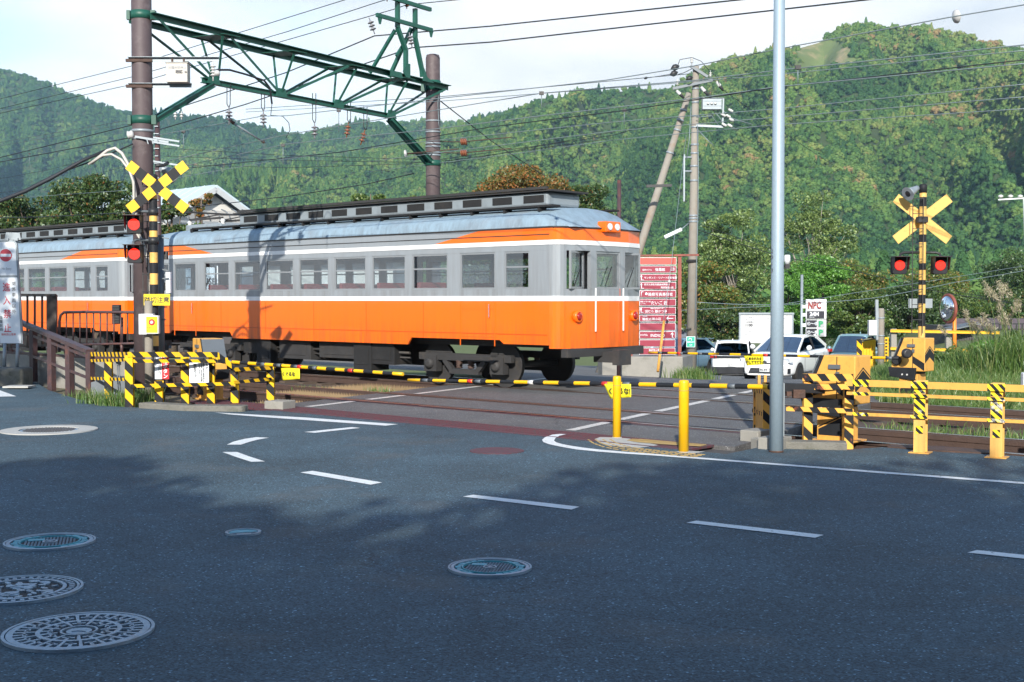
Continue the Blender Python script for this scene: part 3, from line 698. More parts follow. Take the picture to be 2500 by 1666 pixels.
# painted steel edge strips beside the flangeways
k = 0
for a, b, m_ in [(13.70, 13.80, "maroon"), (13.97, 14.03, "rust"), (15.15, 15.23, "rust"), (15.40, 15.46, "rust"), (17.70, 17.80, "rust"), (17.97, 18.03, "rust"), (19.17, 19.23, "rust"), (19.40, 19.46, "rust")]:
    mb = MB(); q = [T(edge_s(AL, a), a), T(edge_s(AR, a), a), T(edge_s(AR, b), b), T(edge_s(AL, b), b)]
    mb.sheet(q, 0.004); struct("flangeway_strip", mb, m_)

# rails and sleepers
def rail_profile(n, s0, s1, top=0.008):
    mb = MB()
    mb.bar(T(s0, n, top - 0.018), T(s1, n, top - 0.018), 0.065, 0.036, mat={'d': 1, 5: 0, 4: 1})
    mb.bar(T(s0, n, top - 0.085), T(s1, n, top - 0.085), 0.018, 0.097, mat=1)
    mb.bar(T(s0, n, top - 0.142), T(s1, n, top - 0.142), 0.125, 0.016, mat=1)
    return mb
for ti, (na, nb) in enumerate(((13.88, 15.32), (17.88, 19.32))):
    tr = bpy.data.objects.new("railway_track", None); COL.objects.link(tr); ORG[tr.name] = V((0, 0, 0))
    tr['kind'] = 'structure'
    for n in (na, nb):
        rail_profile(n, -110, 70).build("rail", ["rail_top", "rail_side"], tr)
    for n, off in ((na, 0.13), (nb, -0.13)):
        mb = MB(); mb.bar(T(-110, n + off, -0.03), T(70, n + off, -0.03), 0.05, 0.06, mat=0); mb.bar(T(-110, n + off, -0.1), T(70, n + off, -0.1), 0.02, 0.08, mat=0)
        mb.build("guard_rail", ["rail_side"], tr)
    base = MB(); base.box((0, 0, -0.21), (0.21, 2.3, 0.14)); me = base.mesh("sleeper", ["sleeper"])
    nc = (na + nb) / 2
    for i in range(150):
        s_ = -84 + i * 0.62
        if edge_s(AL, nc) + 0.6 < s_ < edge_s(AR, nc) - 0.9: continue
        o = bpy.data.objects.new("sleeper", me); link(o, tr)
        o.location = T(s_ + 0.03 * math.sin(i * 7.1), nc, 0); o.rotation_euler = (0, 0, TRACK_ROT)
    # fishplates with bolts on the visible stretch to the right
    fp = MB(); fp.box((0, -0.035, -0.075), (0.62, 0.03, 0.075))
    for q in range(4): fp.lathe((-0.22 + 0.147 * q, -0.05, -0.075), [(0.017, 0), (0.017, 0.022)], 6, (0, -1, 0))
    fme = fp.mesh("fishplate", ["rust"])
    for s_ in (-5.6, -2.6, 0.9):
        for n in (na, nb):
            o = bpy.data.objects.new("fishplate", fme); link(o, tr); o.location = T(s_ + (n - na), n, 0); o.rotation_euler = (0, 0, TRACK_ROT)

# slotted drain grates set across the road
gr = bpy.data.objects.new("drain_channel", None); COL.objects.link(gr); gr['kind'] = 'structure'; ORG[gr.name] = V((0, 0, 0))
mb = MB(); q = [T(-18.0, NG), T(s_end, NG), T(s_end, 12.40), T(-18.0, 12.40)]; mb.sheet(q, -0.05); mb.build("drain_bed", ["iron_dark"], gr)
def grate_mesh(m):
    mb = MB()
    for y in (-0.29, 0.29): mb.box((0, y, -0.012), (0.99, 0.05, 0.03))
    for x in (-0.48, 0.48): mb.box((x, 0, -0.014), (0.03, 0.53, 0.026))
    for q in range(7): mb.box((0, -0.225 + q * 0.075, -0.014), (0.93, 0.034, 0.024))
    for q in range(3): mb.box((-0.24 + q * 0.24, 0, -0.02), (0.02, 0.53, 0.02))
    return mb.mesh("grate", [m])
gA, gB = grate_mesh("maroon"), grate_mesh("galv")
s_ = -17.5
while s_ < s_end - 0.4:
    pt = T(s_, 12.08)
    pxx = 1250 + F * pt.x / pt.y
    o = bpy.data.objects.new("grate", gA if pxx < 1640 else gB); link(o, gr); o.location = T(s_, 12.09, 0.003); o.rotation_euler = (0, 0, TRACK_ROT)
    s_ += 1.0

# parking area and lane beyond the railway (slopes gently down)
vs, fs = [], []
us = np.linspace(0, 1, 26); ys = np.linspace(0, 1, 42)
for t in ys:
    for u in us:
        ye = 22.3 + (88 - 22.3) * t
        xr = lot_edge(ye) + 0.6
        x = -60 + (xr + 60) * u ** 0.8
        y0 = (20.62 - x * NV.x) / NV.y
        y = y0 + (88 - y0) * t
        x = min(x, lot_edge(y) + 0.6)
        vs.append(V((x, y, ground_z(x, y))))
nx = len(us)
for j in range(len(ys) - 1):
    for i in range(nx - 1):
        a = j * nx + i; fs.append((a, a + 1, a + nx + 1, a + nx))
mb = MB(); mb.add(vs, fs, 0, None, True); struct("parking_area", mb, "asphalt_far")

# grassy ground right of the parking area
def bank_z(x, y):
    d = max(0, x * NV.x + y * NV.y - 20.5)
    e = max(0, x - lot_edge(y))
    nn_ = x * NV.x + y * NV.y
    zz = -0.05 - 0.12 * max(0.0, min(1.0, (21.2 - nn_) / 1.2)) + 0.08 * mnoise.noise(V((x * 0.4, y * 0.4, 0))) + min(0.25, d * 0.02)
    k = min(1.0, e / (1.2 if y < 30 else 4.0))
    return ground_z(x, y) * (1 - k) + zz * k
vs, fs = [], []
us = np.linspace(0, 1, 50); ys = np.linspace(0, 1, 60)
for t in ys:
    for u in us:
        e = 60 * u ** 1.8
        s_ = 5.9 + e
        y0 = (19.75 - s_ * NV.x) / NV.y
        y = y0 + (120 - y0) * t ** 1.6
        x = s_ + 0.262 * max(0, y - 22.3) * (1 - u)
        vs.append(V((x, y, bank_z(x, y))))
nx = len(us)
for j in range(len(ys) - 1):
    for i in range(nx - 1):
        a = j * nx + i; fs.append((a, a + 1, a + nx + 1, a + nx))
mb = MB(); mb.add(vs, fs, 0, None, True); struct("embankment", mb, "grassland")

# ------------------------------------------------------------------ painted markings
def mark(pts, z=0.005, m_="white_line"):
    mb = MB(); mb.sheet([g(x, y) for x, y in pts], z); return struct("road_marking", mb, m_)
mark([(524, 1008), (745, 1020.5), (972, 1037), (942, 1040.5), (650, 1020), (560, 1013)])
mark([(742, 1056), (769, 1058), (880, 1046), (859, 1044)])
mark([(554, 1087), (570, 1079.5), (596, 1073), (626, 1068.5), (656, 1070), (628, 1075), (606, 1081), (588, 1087)])
mark([(543, 1105), (579, 1105), (612, 1117), (647, 1128), (613, 1129), (576, 1117)])
mark([(733, 1155), (763, 1151), (933, 1179.6), (905, 1185)])
mark([(1130, 1214), (1155, 1209.5), (1415, 1239), (1395, 1246)])
mark([(1676, 1278), (1700, 1273), (2011, 1308), (1990, 1315)])
mark([(2362, 1351), (2385, 1345), (2690, 1376), (2680, 1386)])
mark([(-30, 949), (0, 954), (40, 968.6), (-30, 970)])
outer = cr([(560, 708), (500, 714), (440, 735), (414, 757), (425, 775), (470, 792), (560, 812), (700, 836), (900, 856), (1120, 872), (1350, 887), (1700, 914), (2000, 938), (2353, 965), (3200, 1032), (4300, 1115), (5400, 1198)], 1200, 850, 3.361)
inner = cr([(615, 710), (560, 722), (525, 742), (512, 762), (530, 777), (580, 792), (650, 805), (760, 822), (900, 838), (1120, 857), (1350, 874), (1700, 901), (2000, 925), (2353, 952), (3200, 1017), (4300, 1100), (5400, 1183)], 1200, 850, 3.361)
mb = MB()
for i in range(len(outer) - 1):
    mb.sheet([g(*outer[i]), g(*outer[i + 1]), g(*inner[i + 1]), g(*inner[i])], 0.005)
struct("road_marking", mb, "white_line")
# side lines over the crossing, broken at the rails
for A_, B_ in ((g(727, 997), g(1062, 957)), (g(1424, 1045), g(1840, 954.5))):
    d_ = (B_ - A_).normalized(); sd_ = V((d_.y, -d_.x, 0))
    for a, b in bands:
        t0 = (a + 0.12 - A_.dot(NV)) / d_.dot(NV); t1 = (b - 0.12 - A_.dot(NV)) / d_.dot(NV)
        p0, p1 = A_ + d_ * t0, A_ + d_ * t1
        mb = MB(); mb.sheet([p0 - sd_ * 0.075, p0 + sd_ * 0.075, p1 + sd_ * 0.075, p1 - sd_ * 0.075], 0.006); struct("road_marking", mb, "white_line_deck")

# ------------------------------------------------------------------ kerbs
def kerb(name, pts, w, h, m_="concrete_old", z0=-0.1):
    mb = MB()
    for i in range(len(pts) - 1):
        a, b = pts[i], pts[i + 1]; d_ = (b - a).normalized(); nn = V((-d_.y, d_.x, 0))
        mb.prism([(0, 0), ((b - a).length, 0), ((b - a).length, w), (0, w)], (a.x, a.y, z0), d_, nn, h - z0)
    o = struct(name, mb, m_, bevel=0.012); return o
kerb("kerb", [g(338, 997), g(450, 1004), g(590, 1006), g(600, 1005)], 0.28, 0.085)
kerb("kerb", [g(1905, 1096), g(2068, 1100)], 0.24, 0.085)
for pts, h in (([g(1849, 1096), g(1905, 1100)], 0.13), ([g(1806, 1076), g(1850, 1080)], 0.13), ([g(1832, 1090), g(1852, 1094)], 0.1), ([g(645, 998), g(690, 1000)], 0.12)):
    kerb("concrete_block", pts, 0.35, h, "concrete")
# chequered walkway plate beside the fence on the right
mb = MB(); q = [g(2178, 1088), g(2300, 1092.5), g(2425, 1103), g(2430, 1110), g(2300, 1104), g(2166, 1093)]
mb.prism([(p.x, p.y) for p in q], (0, 0, -0.02), (1, 0, 0), (0, 1, 0), 0.035); struct("walkway_plate", mb, "rust")

# ------------------------------------------------------------------ manholes
def manhole(px, py, r, label, style, rot=0.0, mtop="iron"):
    c = g(px, py)
    t = thing("manhole_cover", c, label, "manhole cover", rz=rot)
    mb = MB()
    n = 64
    def ring(mb, r0, r1, z0, z1, a0=0.0, a1=2 * math.pi, k=None, mat=0):
        k = k or max(2, int(64 * (a1 - a0) / (2 * math.pi)))
        vs, fs = [], []
        for i in range(k + 1):
            a = a0 + (a1 - a0) * i / k
            for rr, zz in ((r0, z0), (r1, z0), (r1, z1), (r0, z1)):
                vs.append((rr * math.cos(a), rr * math.sin(a), zz))
        for i in range(k):
            b = 4 * i
            fs += [(b + 3, b + 2, b + 6, b + 7), (b + 1, b + 5, b + 6, b + 2), (b, b + 3, b + 7, b + 4)]
        if a1 - a0 < 6.28:
            fs += [(0, 1, 2, 3), (4 * k + 3, 4 * k + 2, 4 * k + 1, 4 * k)]
        mb.add(vs, fs, mat)
    if style == 'plain':
        ring(mb, r * 0.62, r, 0.0, 0.012); mb.build("concrete_surround", ["concrete_pale"], t, world=False)
        mb = MB(); mb.lathe((0, 0, -0.01), [(r * 0.6, 0), (r * 0.6, 0.014)], 48, smooth=False); mb.build("lid", ["iron"], t, world=False)
        mb = MB()
        for i in range(-9, 10):
            for j in range(-9, 10):
                x, y = i * r * 0.062, j * r * 0.062
                if x * x + y * y < (r * 0.55) ** 2: mb.box((x, y, 0.007), (r * 0.03, r * 0.03, 0.006))
        mb.build("tread_pattern", ["iron_dark"], t, world=False, kind="stuff")
        return t
    if style == 'painted':
        mb.lathe((0, 0, -0.01), [(r, 0), (r, 0.016), (r * 0.97, 0.018)], 56, smooth=False); mb.build("lid", [mtop], t, world=False)
        return t
    ring(mb, r * 0.955, r, -0.01, 0.016); mb.build("frame", ["iron"], t, world=False)
    mb = MB(); mb.lathe((0, 0, -0.012), [(r * 0.945, 0), (r * 0.945, 0.014)], 56, smooth=False); mb.build("lid", ["iron_dark"], t, world=False)
    mb = MB(); z0, z1 = 0.0015, 0.014
    if style == 'radial':
        ring(mb, r * 0.85, r * 0.94, z0, z1)
        ring(mb, r * 0.50, r * 0.565, z0, z1)
        ring(mb, r * 0.22, r * 0.25, z0, z1)
        for (ra, rb, k, ph) in ((0.28, 0.50, 9, 0.0), (0.565, 0.85, 18, 0.1)):
            mid = (ra + rb) / 2
            for i in range(k):
                a = 2 * math.pi * (i + ph) / k; da = 2 * math.pi / k
                ring(mb, r * ra, r * rb, z0, z1, a - 0.022 / mid, a + 0.022 / mid, 1)             # spoke
                ring(mb, r * (mid - 0.025), r * (mid + 0.02), z0, z1, a + da * 0.18, a + da * 0.82, 3)   # tangential rib
                ring(mb, r * (mid + 0.02), r * rb, z0, z1, a + da * 0.5 - 0.02 / mid, a + da * 0.5 + 0.02 / mid, 1)
                c2 = (r * (mid - 0.02) * math.cos(a + da * 0.5), r * (mid - 0.02) * math.sin(a + da * 0.5), z0)
                mb.lathe(c2, [(r * 0.033, 0), (r * 0.033, z1 - z0)], 8, smooth=False)
        mb.lathe((0, 0, z0), [(r * 0.17, 0), (r * 0.17, z1 - z0 - 0.004)], 24, smooth=False)
        mb.prism([(-0.09 * r, -0.05 * r), (0.0, 0.11 * r), (0.1 * r, -0.07 * r), (0.0, -0.02 * r)], (0, 0, z1 - 0.004), (1, 0, 0), (0, 1, 0), 0.004)
    elif style == 'flower':
        ring(mb, r * 0.90, r * 0.94, z0, z1); ring(mb, r * 0.68, r * 0.74, z0, z1)
        for i in range(40):
            a = 2 * math.pi * i / 40; ring(mb, r * 0.78, r * 0.87, z0, z1, a, a + 0.08, 1)
        rr_ = random.Random(3)
        for i in range(70):
            a = rr_.random() * 6.28; q = r * 0.62 * math.sqrt(rr_.random()); w = r * rr_.uniform(0.03, 0.11); h = w * rr_.uniform(0.4, 0.8); b = rr_.random() * 3
            mb.prism([(w * math.cos(x), h * math.sin(x)) for x in np.linspace(0, 5.6, 8)], (q * math.cos(a), q * math.sin(a), z0), (math.cos(b), math.sin(b), 0), (-math.sin(b), math.cos(b), 0), z1 - z0 - rr_.random() * 0.004)
    elif style == 'blue':
        ring(mb, r * 0.86, r * 0.94, z0, z1)
        for i in range(-8, 9):
            for j in range(-8, 9):
                x, y = i * r * 0.075, j * r * 0.075
                if (r * 0.2) ** 2 < x * x + y * y < (r * 0.6) ** 2: mb.box((x, y, (z0 + z1) / 2 - 0.002), (r * 0.04, r * 0.025, z1 - z0 - 0.003))
        ring(mb, r * 0.13, r * 0.17, z0, z1)
        mb.prism([(r * 0.09 * math.cos(x) * (1 if i % 2 else 0.5), r * 0.09 * math.sin(x) * (1 if i % 2 else 0.5)) for i, x in enumerate(np.linspace(0, 6.283, 13)[:-1])], (0, 0, z0), (1, 0, 0), (0, 1, 0), z1 - z0)
        b2 = MB(); ring(b2, r * 0.64, r * 0.67, z0, z1 + 0.001)
        for i in range(26):
            a = 2 * math.pi * i / 26
            if i in (5, 6, 7, 18, 19, 20): continue
            ring(b2, r * 0.69, r * (0.84 if i % 2 else 0.80), z0, z1 - 0.003, a, a + 0.19, 2)
        b2.box((-r * 0.3, r * 0.25, z1 - 0.004), (r * 0.36, r * 0.2, 0.006))
        b2.build("painted_rim", ["iron_blue"], t, world=False)
    elif style == 'small':
        ring(mb, r * 0.84, r * 0.94, z0, z1)
        mb.box((r * 0.1, -r * 0.12, 0.006), (r * 1.5, r * 0.07, 0.008)); mb.box((0, -r * 0.42, 0.006), (r * 0.8, r * 0.22, 0.006))
        b2 = MB(); b2.prism([(r * 0.8 * math.cos(x), r * 0.8 * math.sin(x)) for x in np.linspace(0.0, 3.14, 14)], (0, 0, z0), (1, 0, 0), (0, 1, 0), 0.009)
        b2.build("painted_half", ["iron_blue"], t, world=False)
    mb.build("raised_pattern", ["iron"], t, world=False)
    return t
manhole(193, 1545, 0.372, "large cast iron manhole cover with rings of radial slots, nearest the bottom left corner", 'radial', 0.15)
manhole(45, 1443, 0.36, "manhole cover with a raised floral relief cut by the left picture edge", 'flower', 0.4)
manhole(122, 1325.5, 0.305, "iron manhole cover with pale blue painted ring above the floral one", 'blue', 0.3)
manhole(1196, 1388.5, 0.264, "iron manhole cover with turquoise painted ring and panel, alone in the middle foreground", 'blue', -0.15)
manhole(594, 1303, 0.128, "smallest round cover in the road, half of it painted pale blue", 'small', 0.3)
manhole(1213, 1101.5, 0.306, "flat round cover painted maroon near the crossing edge line", 'painted', 0, "maroon")
manhole(120, 1051, 0.60, "manhole cover set in a wide pale concrete ring at the left", 'plain', 0.1)

# tactile paving patch round the bollards
tp = thing("tactile_paving", g(1600, 1080), "patch of pale concrete with worn ochre guide bars round the bollard feet", "tactile paving")
mb = MB(); mb.sheet([g(x, y) for x, y in cr([(845, 750), (890, 733), (1000, 735), (1130, 745), (1370, 800), (1260, 815), (1200, 822), (1080, 812), (960, 800), (880, 775)], 1200, 850, 3.361)], 0.003)
mb.sheet([g(x, y) for x, y in cr([(1480, 855), (1600, 845), (1755, 852), (1660, 868)], 1200, 850, 3.361)], 0.003)
mb.build("concrete_patch", ["concrete_pale"], tp)
mb = MB()
st = cr([(1130, 764), (1150, 752), (1230, 750), (1480, 772), (1770, 800), (1715, 812), (1400, 795), (1200, 778)], 1200, 850, 3.361)
mb.sheet([g(x, y) for x, y in st], 0.007); mb.build("guide_strip", ["tactile"], tp)
mb = MB()
for i in range(44):
    a = i / 44.0
    x = 1140 + 610 * a; y = 757 + 47 * a
    p = g(*cr([(x, y)], 1200, 850, 3.361)[0]); mb.bar(p + RD * -0.09, p + RD * 0.09, 0.012, 0.005, mat=0).v
    for q in range(len(mb.v) - 8, len(mb.v)): v_ = mb.v[q]; mb.v[q] = (v_[0], v_[1], v_[2] + 0.009)
mb.build("guide_ridges", ["tactile"], tp, kind="stuff")
path = cr([(885, 752), (930, 782), (1020, 812), (1130, 832), (1260, 847), (1400, 862), (1560, 877), (1720, 889), (1910, 903)], 1200, 850, 3.361)
mb = MB(); ddx = 0
for i in range(len(path) - 1):
    a, b = g(*path[i]), g(*path[i + 1]); L = (b - a).length; k = max(1, int(L / 0.115)); d_ = (b - a).normalized(); nn = V((-d_.y, d_.x, 0))
    for j in range(k):
        if (ddx // 4) % 5 == 4: ddx += 1; continue
        ddx += 1
        for row in range(4):
            c_ = a + d_ * (L * (j + 0.5) / k) + nn * (-0.14 + row * 0.09)
            mb.box((c_.x, c_.y, 0.004), (0.085, 0.024, 0.006), (d_, nn, V((0, 0, 1))))
mb.build("guide_bar_rows", ["tactile"], tp, kind="stuff")

# anti-trespass spike mats beside the crossing
def spike_mat(n0, n1, s0, s1, z, label):
    t = thing("spike_mat", T((s0 + s1) / 2, (n0 + n1) / 2, z), label, "spike mat", "spike mats beside the crossing deck")
    mb = MB(); q = [T(s0, n0, z), T(s1, n0, z), T(s1, n1, z), T(s0, n1, z)]; mb.sheet(q); mb.build("mat_base", ["rust"], t)
    mb = MB()
    k = int((s1 - s0) / 0.075); m_ = int((n1 - n0) / 0.1)
    for i in range(k):
        for j in range(m_):
            p = T(s0 + (i + 0.5) * (s1 - s0) / k, n0 + (j + 0.5) * (n1 - n0) / m_, z)
            a = [p + V((0.022, 0, 0)), p + V((-0.011, 0.019, 0)), p + V((-0.011, -0.019, 0)), p + V((0, 0, 0.10))]
            mb.add(a, [(0, 1, 3), (1, 2, 3), (2, 0, 3)])
    mb.build("spikes", ["wood_spike"], t, kind="stuff")
spike_mat(12.65, 13.7, edge_s(AL, 13.2) - 1.3, edge_s(AL, 13.2) - 0.05, -0.13, "pale spike mat between the kerb end and the nearest rail")
spike_mat(14.1, 15.1, edge_s(AL, 14.6) - 2.3, edge_s(AL, 14.6) - 0.05, -0.11, "pale spike mat between the rails of the empty track")
spike_mat(15.55, 17.2, edge_s(AL, 16.4) - 2.2, edge_s(AL, 16.4) - 0.05, -0.11, "pale spike mat between the two tracks near the train")
# ================================================================== wooded hills
def interp(pts, x):
    if x <= pts[0][0]: return pts[0][1]
    for (a, b), (c, d) in zip(pts[:-1], pts[1:]):
        if x <= c: return b + (d - b) * (x - a) / (c - a)
    return pts[-1][1]

def hill(name, sil, x0, x1, Dr, Db, nu, nv, gully, tree_h, zb=-4.0, seed=0.0, prof=1.25, rx=0.006):
    """ridge line seen at height sil(px), foot of the slope at distance Db; returns grid of points"""
    grid = np.zeros((nv + 3, nu, 3))
    for i in range(nu):
        px = x0 + (x1 - x0) * i / (nu - 1)
        py = interp(sil, px)
        D = Dr + 60 * math.sin(px * 0.004 + seed) + 35 * math.sin(px * 0.011 + 2 * seed)
        top = P(px, py, D); top.z -= tree_h
        for j in range(nv):
            t = j / (nv - 1)
            Y = D - (D - Db) * t
            Xr = (px - 1250) / F * (Y * 0.55 + D * 0.45)
            w = math.sin(math.pi * min(1, t * 1.05)) ** 0.8
            q = px * rx + 0.9 * mnoise.noise(V((px * 0.004, t * 2.0, seed)))
            rel = abs(mnoise.noise(V((q, t * 1.1, seed)))) * 1.9 - 0.42 + 0.35 * mnoise.noise(V((q * 3.1, t * 4.0, seed + 5)))
            z = zb + (top.z - zb) * (1 - t) ** prof + gully * w * rel
            Y2 = Y + gully * 1.2 * w * mnoise.noise(V((q * 1.3, t * 2.5, seed + 9)))
            # nothing on the slope may rise above the ridge line as seen from the road
            zmax = 1.7 + (top.z + tree_h * 0.3 - 1.7) * (Y2 / D) * 0.985 if t > 0.02 else 1e9
            grid[j + 3, i] = (Xr, Y2, min(z, zmax))
        Xt = (px - 1250) / F * D
        grid[2, i] = (Xt, D + 25, top.z - 6); grid[1, i] = (Xt, D + 120, top.z * 0.6); grid[0, i] = (Xt, D + 320, zb)
    J = nv + 4 - 1
    n = grid.shape[0]
    vs = [tuple(grid[j, i]) for j in range(n) for i in range(nu)]
    fs = [(j * nu + i, (j + 1) * nu + i, (j + 1) * nu + i + 1, j * nu + i + 1) for j in range(n - 1) for i in range(nu - 1)]
    mb = MB(); mb.add(vs, fs, 0, None, True)
    struct(name, mb, "hill")
    return grid

def scatter(grid, count, seed, tintf, scale, conif=0.22, skip=None):
    """random points spread evenly over a hill's area"""
    r = np.random.RandomState(seed)
    A = grid[:-1, :-1]; B = grid[1:, :-1]; C_ = grid[:-1, 1:]; D_ = grid[1:, 1:]
    cr1 = np.linalg.norm(np.cross(B - A, C_ - A), axis=2)
    cr1[:2] = 0                                        # only the crest and the front slope
    p = (cr1 / cr1.sum()).ravel()
    idx = r.choice(len(p), size=count, p=p)
    j, i = idx // cr1.shape[1], idx % cr1.shape[1]
    u, v = r.rand(count, 1), r.rand(count, 1)
    pts = (A[j, i] * (1 - u) + C_[j, i] * u) * (1 - v) + (B[j, i] * (1 - u) + D_[j, i] * u) * v
    if skip is not None:
        keep = np.array([not skip(q) for q in pts]); pts = pts[keep]; count = len(pts)
    tint = np.array([tintf(*q) for q in pts]) + r.randn(count) * 0.14
    kind = np.array([1 if mnoise.noise(V((q[0] * 0.006, q[1] * 0.006, 3.3))) > conif else 0 for q in pts])
    kind = np.where(r.rand(count) < (0.06 if conif > 0.3 else 0.12), 1 - kind, kind)
    kk = np.where(kind == 1, r.randint(3, 5, count), r.randint(0, 3, count))
    tint = np.where(kind == 1, tint - 0.08, tint)
    sz = scale * (0.45 + 0.95 * r.rand(count) ** 1.8)
    return pts, tint, kk, sz

def crown_proto(kind, seed):
    """lumpy crown about 1 unit radius, built once and instanced over the far woods"""
    rr_ = random.Random(seed)
    mb = MB()
    if kind == 'b':
        bl = [(V((rr_.uniform(-.5, .5), rr_.uniform(-.5, .5), rr_.uniform(0.25, 0.95))), rr_.uniform(0.32, 0.52)) for _ in range(8)]
        nleaf = 420
    else:
        bl = None; nleaf = 300
    vs, fs = [], []
    for i in range(nleaf):
        if bl:
            c, q = rr_.choice(bl)
            d = V((rr_.gauss(0, 1), rr_.gauss(0, 1), rr_.gauss(0, 1))).normalized()
            p = c + d * q * rr_.uniform(0.75, 1.05)
            nrm = (d + V((rr_.uniform(-.5, .5), rr_.uniform(-.5, .5), rr_.uniform(-.2, .6)))).normalized(); s_ = rr_.uniform(0.07, 0.15)
        else:
            t = rr_.random() ** 0.8; a = rr_.random() * 6.283; rad = 0.62 * (1 - t) + 0.05
            d = V((math.cos(a), math.sin(a), 0.5)).normalized()
            p = V((math.cos(a) * rad, math.sin(a) * rad, 0.1 + 2.1 * t)); nrm = (d + V((rr_.uniform(-.4, .4), rr_.uniform(-.4, .4), 0.1))).normalized(); s_ = rr_.uniform(0.09, 0.18)
        u = nrm.cross(V((rr_.gauss(0, 1), rr_.gauss(0, 1), rr_.gauss(0, 1)))).normalized(); w = nrm.cross(u)
        b = len(vs); vs += [p + u * s_, p + w * s_ * 0.8, p - u * s_, p - w * s_ * 0.8]; fs.append((b, b + 1, b + 2, b + 3))
    mb.add(vs, fs)
    # dark inner mass so that the crown is not see-through
    if bl:
        for c, q in bl: mb.lathe(c, [(q * 0.1, -q * 0.75), (q * 0.66, -q * 0.45), (q * 0.8, 0), (q * 0.55, q * 0.5), (q * 0.05, q * 0.74)], 7)
    else:
        mb.lathe((0, 0, 0), [(0.3, 0.0), (0.5, 0.3), (0.28, 1.2), (0.03, 2.1)], 7)
    mb.lathe((0, 0, -0.7), [(0.06, 0), (0.04, 1.2)], 5)
    return mb.mesh("crown_proto", ["forest"])

protos = [crown_proto('b', 11), crown_proto('b', 12), crown_proto('b', 13), crown_proto('c', 14), crown_proto('c', 15)]
pcol = bpy.data.collections.new("forest_tree_kinds")
for i, me in enumerate(protos):
    o = bpy.data.objects.new("tree_kind_%d" % i, me); pcol.objects.link(o)

def forest_object(name, pts, tint, kk, sz, label=None):
    me = bpy.data.meshes.new(name)
    me.vertices.add(len(pts)); me.vertices.foreach_set("co", pts.astype(np.float32).ravel())
    for nm, arr, ty in (("tint", tint.astype(np.float32), 'FLOAT'), ("sc", sz.astype(np.float32), 'FLOAT'), ("kk", kk.astype(np.int32), 'INT')):
        a = me.attributes.new(nm, ty, 'POINT'); a.data.foreach_set("value", arr)
    rot = np.zeros((len(pts), 3), np.float32); rot[:, 2] = np.random.RandomState(5).rand(len(pts)) * 6.28
    a = me.attributes.new("rot", 'FLOAT_VECTOR', 'POINT'); a.data.foreach_set("vector", rot.ravel())
    o = bpy.data.objects.new(name, me); COL.objects.link(o); o['kind'] = 'stuff'
    if label: o['label'] = label
    ng_ = bpy.data.node_groups.new(name + "_gn", 'GeometryNodeTree')
    ng_.interface.new_socket("Geometry", in_out='INPUT', socket_type='NodeSocketGeometry')
    ng_.interface.new_socket("Geometry", in_out='OUTPUT', socket_type='NodeSocketGeometry')
    n_, l_ = ng_.nodes, ng_.links
    gi, go = n_.new("NodeGroupInput"), n_.new("NodeGroupOutput")
    ci = n_.new("GeometryNodeCollectionInfo"); ci.inputs['Collection'].default_value = pcol
    ci.inputs['Separate Children'].default_value = True; ci.inputs['Reset Children'].default_value = True
    ip = n_.new("GeometryNodeInstanceOnPoints"); ip.inputs['Pick Instance'].default_value = True
    def na_(nm, dt):
        a = n_.new("GeometryNodeInputNamedAttribute"); a.data_type = dt; a.inputs['Name'].default_value = nm; return a.outputs['Attribute']
    l_.new(gi.outputs[0], ip.inputs['Points']); l_.new(ci.outputs[0], ip.inputs['Instance'])
    l_.new(na_("kk", 'INT'), ip.inputs['Instance Index'])
    l_.new(na_("rot", 'FLOAT_VECTOR'), ip.inputs['Rotation'])
    l_.new(na_("sc", 'FLOAT'), ip.inputs['Scale'])
    l_.new(ip.outputs[0], go.inputs[0])
    md = o.modifiers.new("forest", 'NODES'); md.node_group = ng_
    return o

silA = [(-500, 60), (-200, 120), (0, 163), (60, 175), (120, 195), (180, 222), (240, 245), (300, 265), (370, 268), (450, 275), (520, 280), (580, 288), (640, 303), (700, 322), (760, 320), (830, 300), (880, 289), (960, 297), (1035, 287), (1120, 293), (1180, 288), (1250, 266), (1330, 250), (1450, 240), (1700, 240)]
silB = [(-400, 560), (100, 520), (300, 470), (480, 430), (620, 410), (750, 392), (880, 368), (1000, 342), (1100, 305), (1180, 285), (1250, 262), (1300, 244), (1400, 218), (1480, 211), (1560, 207), (1640, 212), (1750, 230), (1900, 260), (2100, 300)]
silC = [(1350, 620), (1430, 480), (1500, 380), (1560, 290), (1610, 240), (1660, 192), (1720, 157), (1780, 136), (1840, 121), (1900, 116), (1950, 106), (2000, 92), (2020, 73), (2060, 56), (2100, 49), (2150, 60), (2240, 56), (2330, 76), (2400, 91), (2500, 119), (2700, 170), (3000, 240)]
gA = hill("hill_far", silA, -500, 1700, 1850, 1150, 150, 40, 75, 6, seed=1.3, rx=0.008)
gB = hill("hill_middle", silB, -400, 2100, 1080, 640, 150, 36, 40, 5, seed=4.7, rx=0.008)
gC = hill("hill_right", silC, 1350, 3000, 900, 430, 130, 44, 44, 4, seed=8.1, rx=0.007)

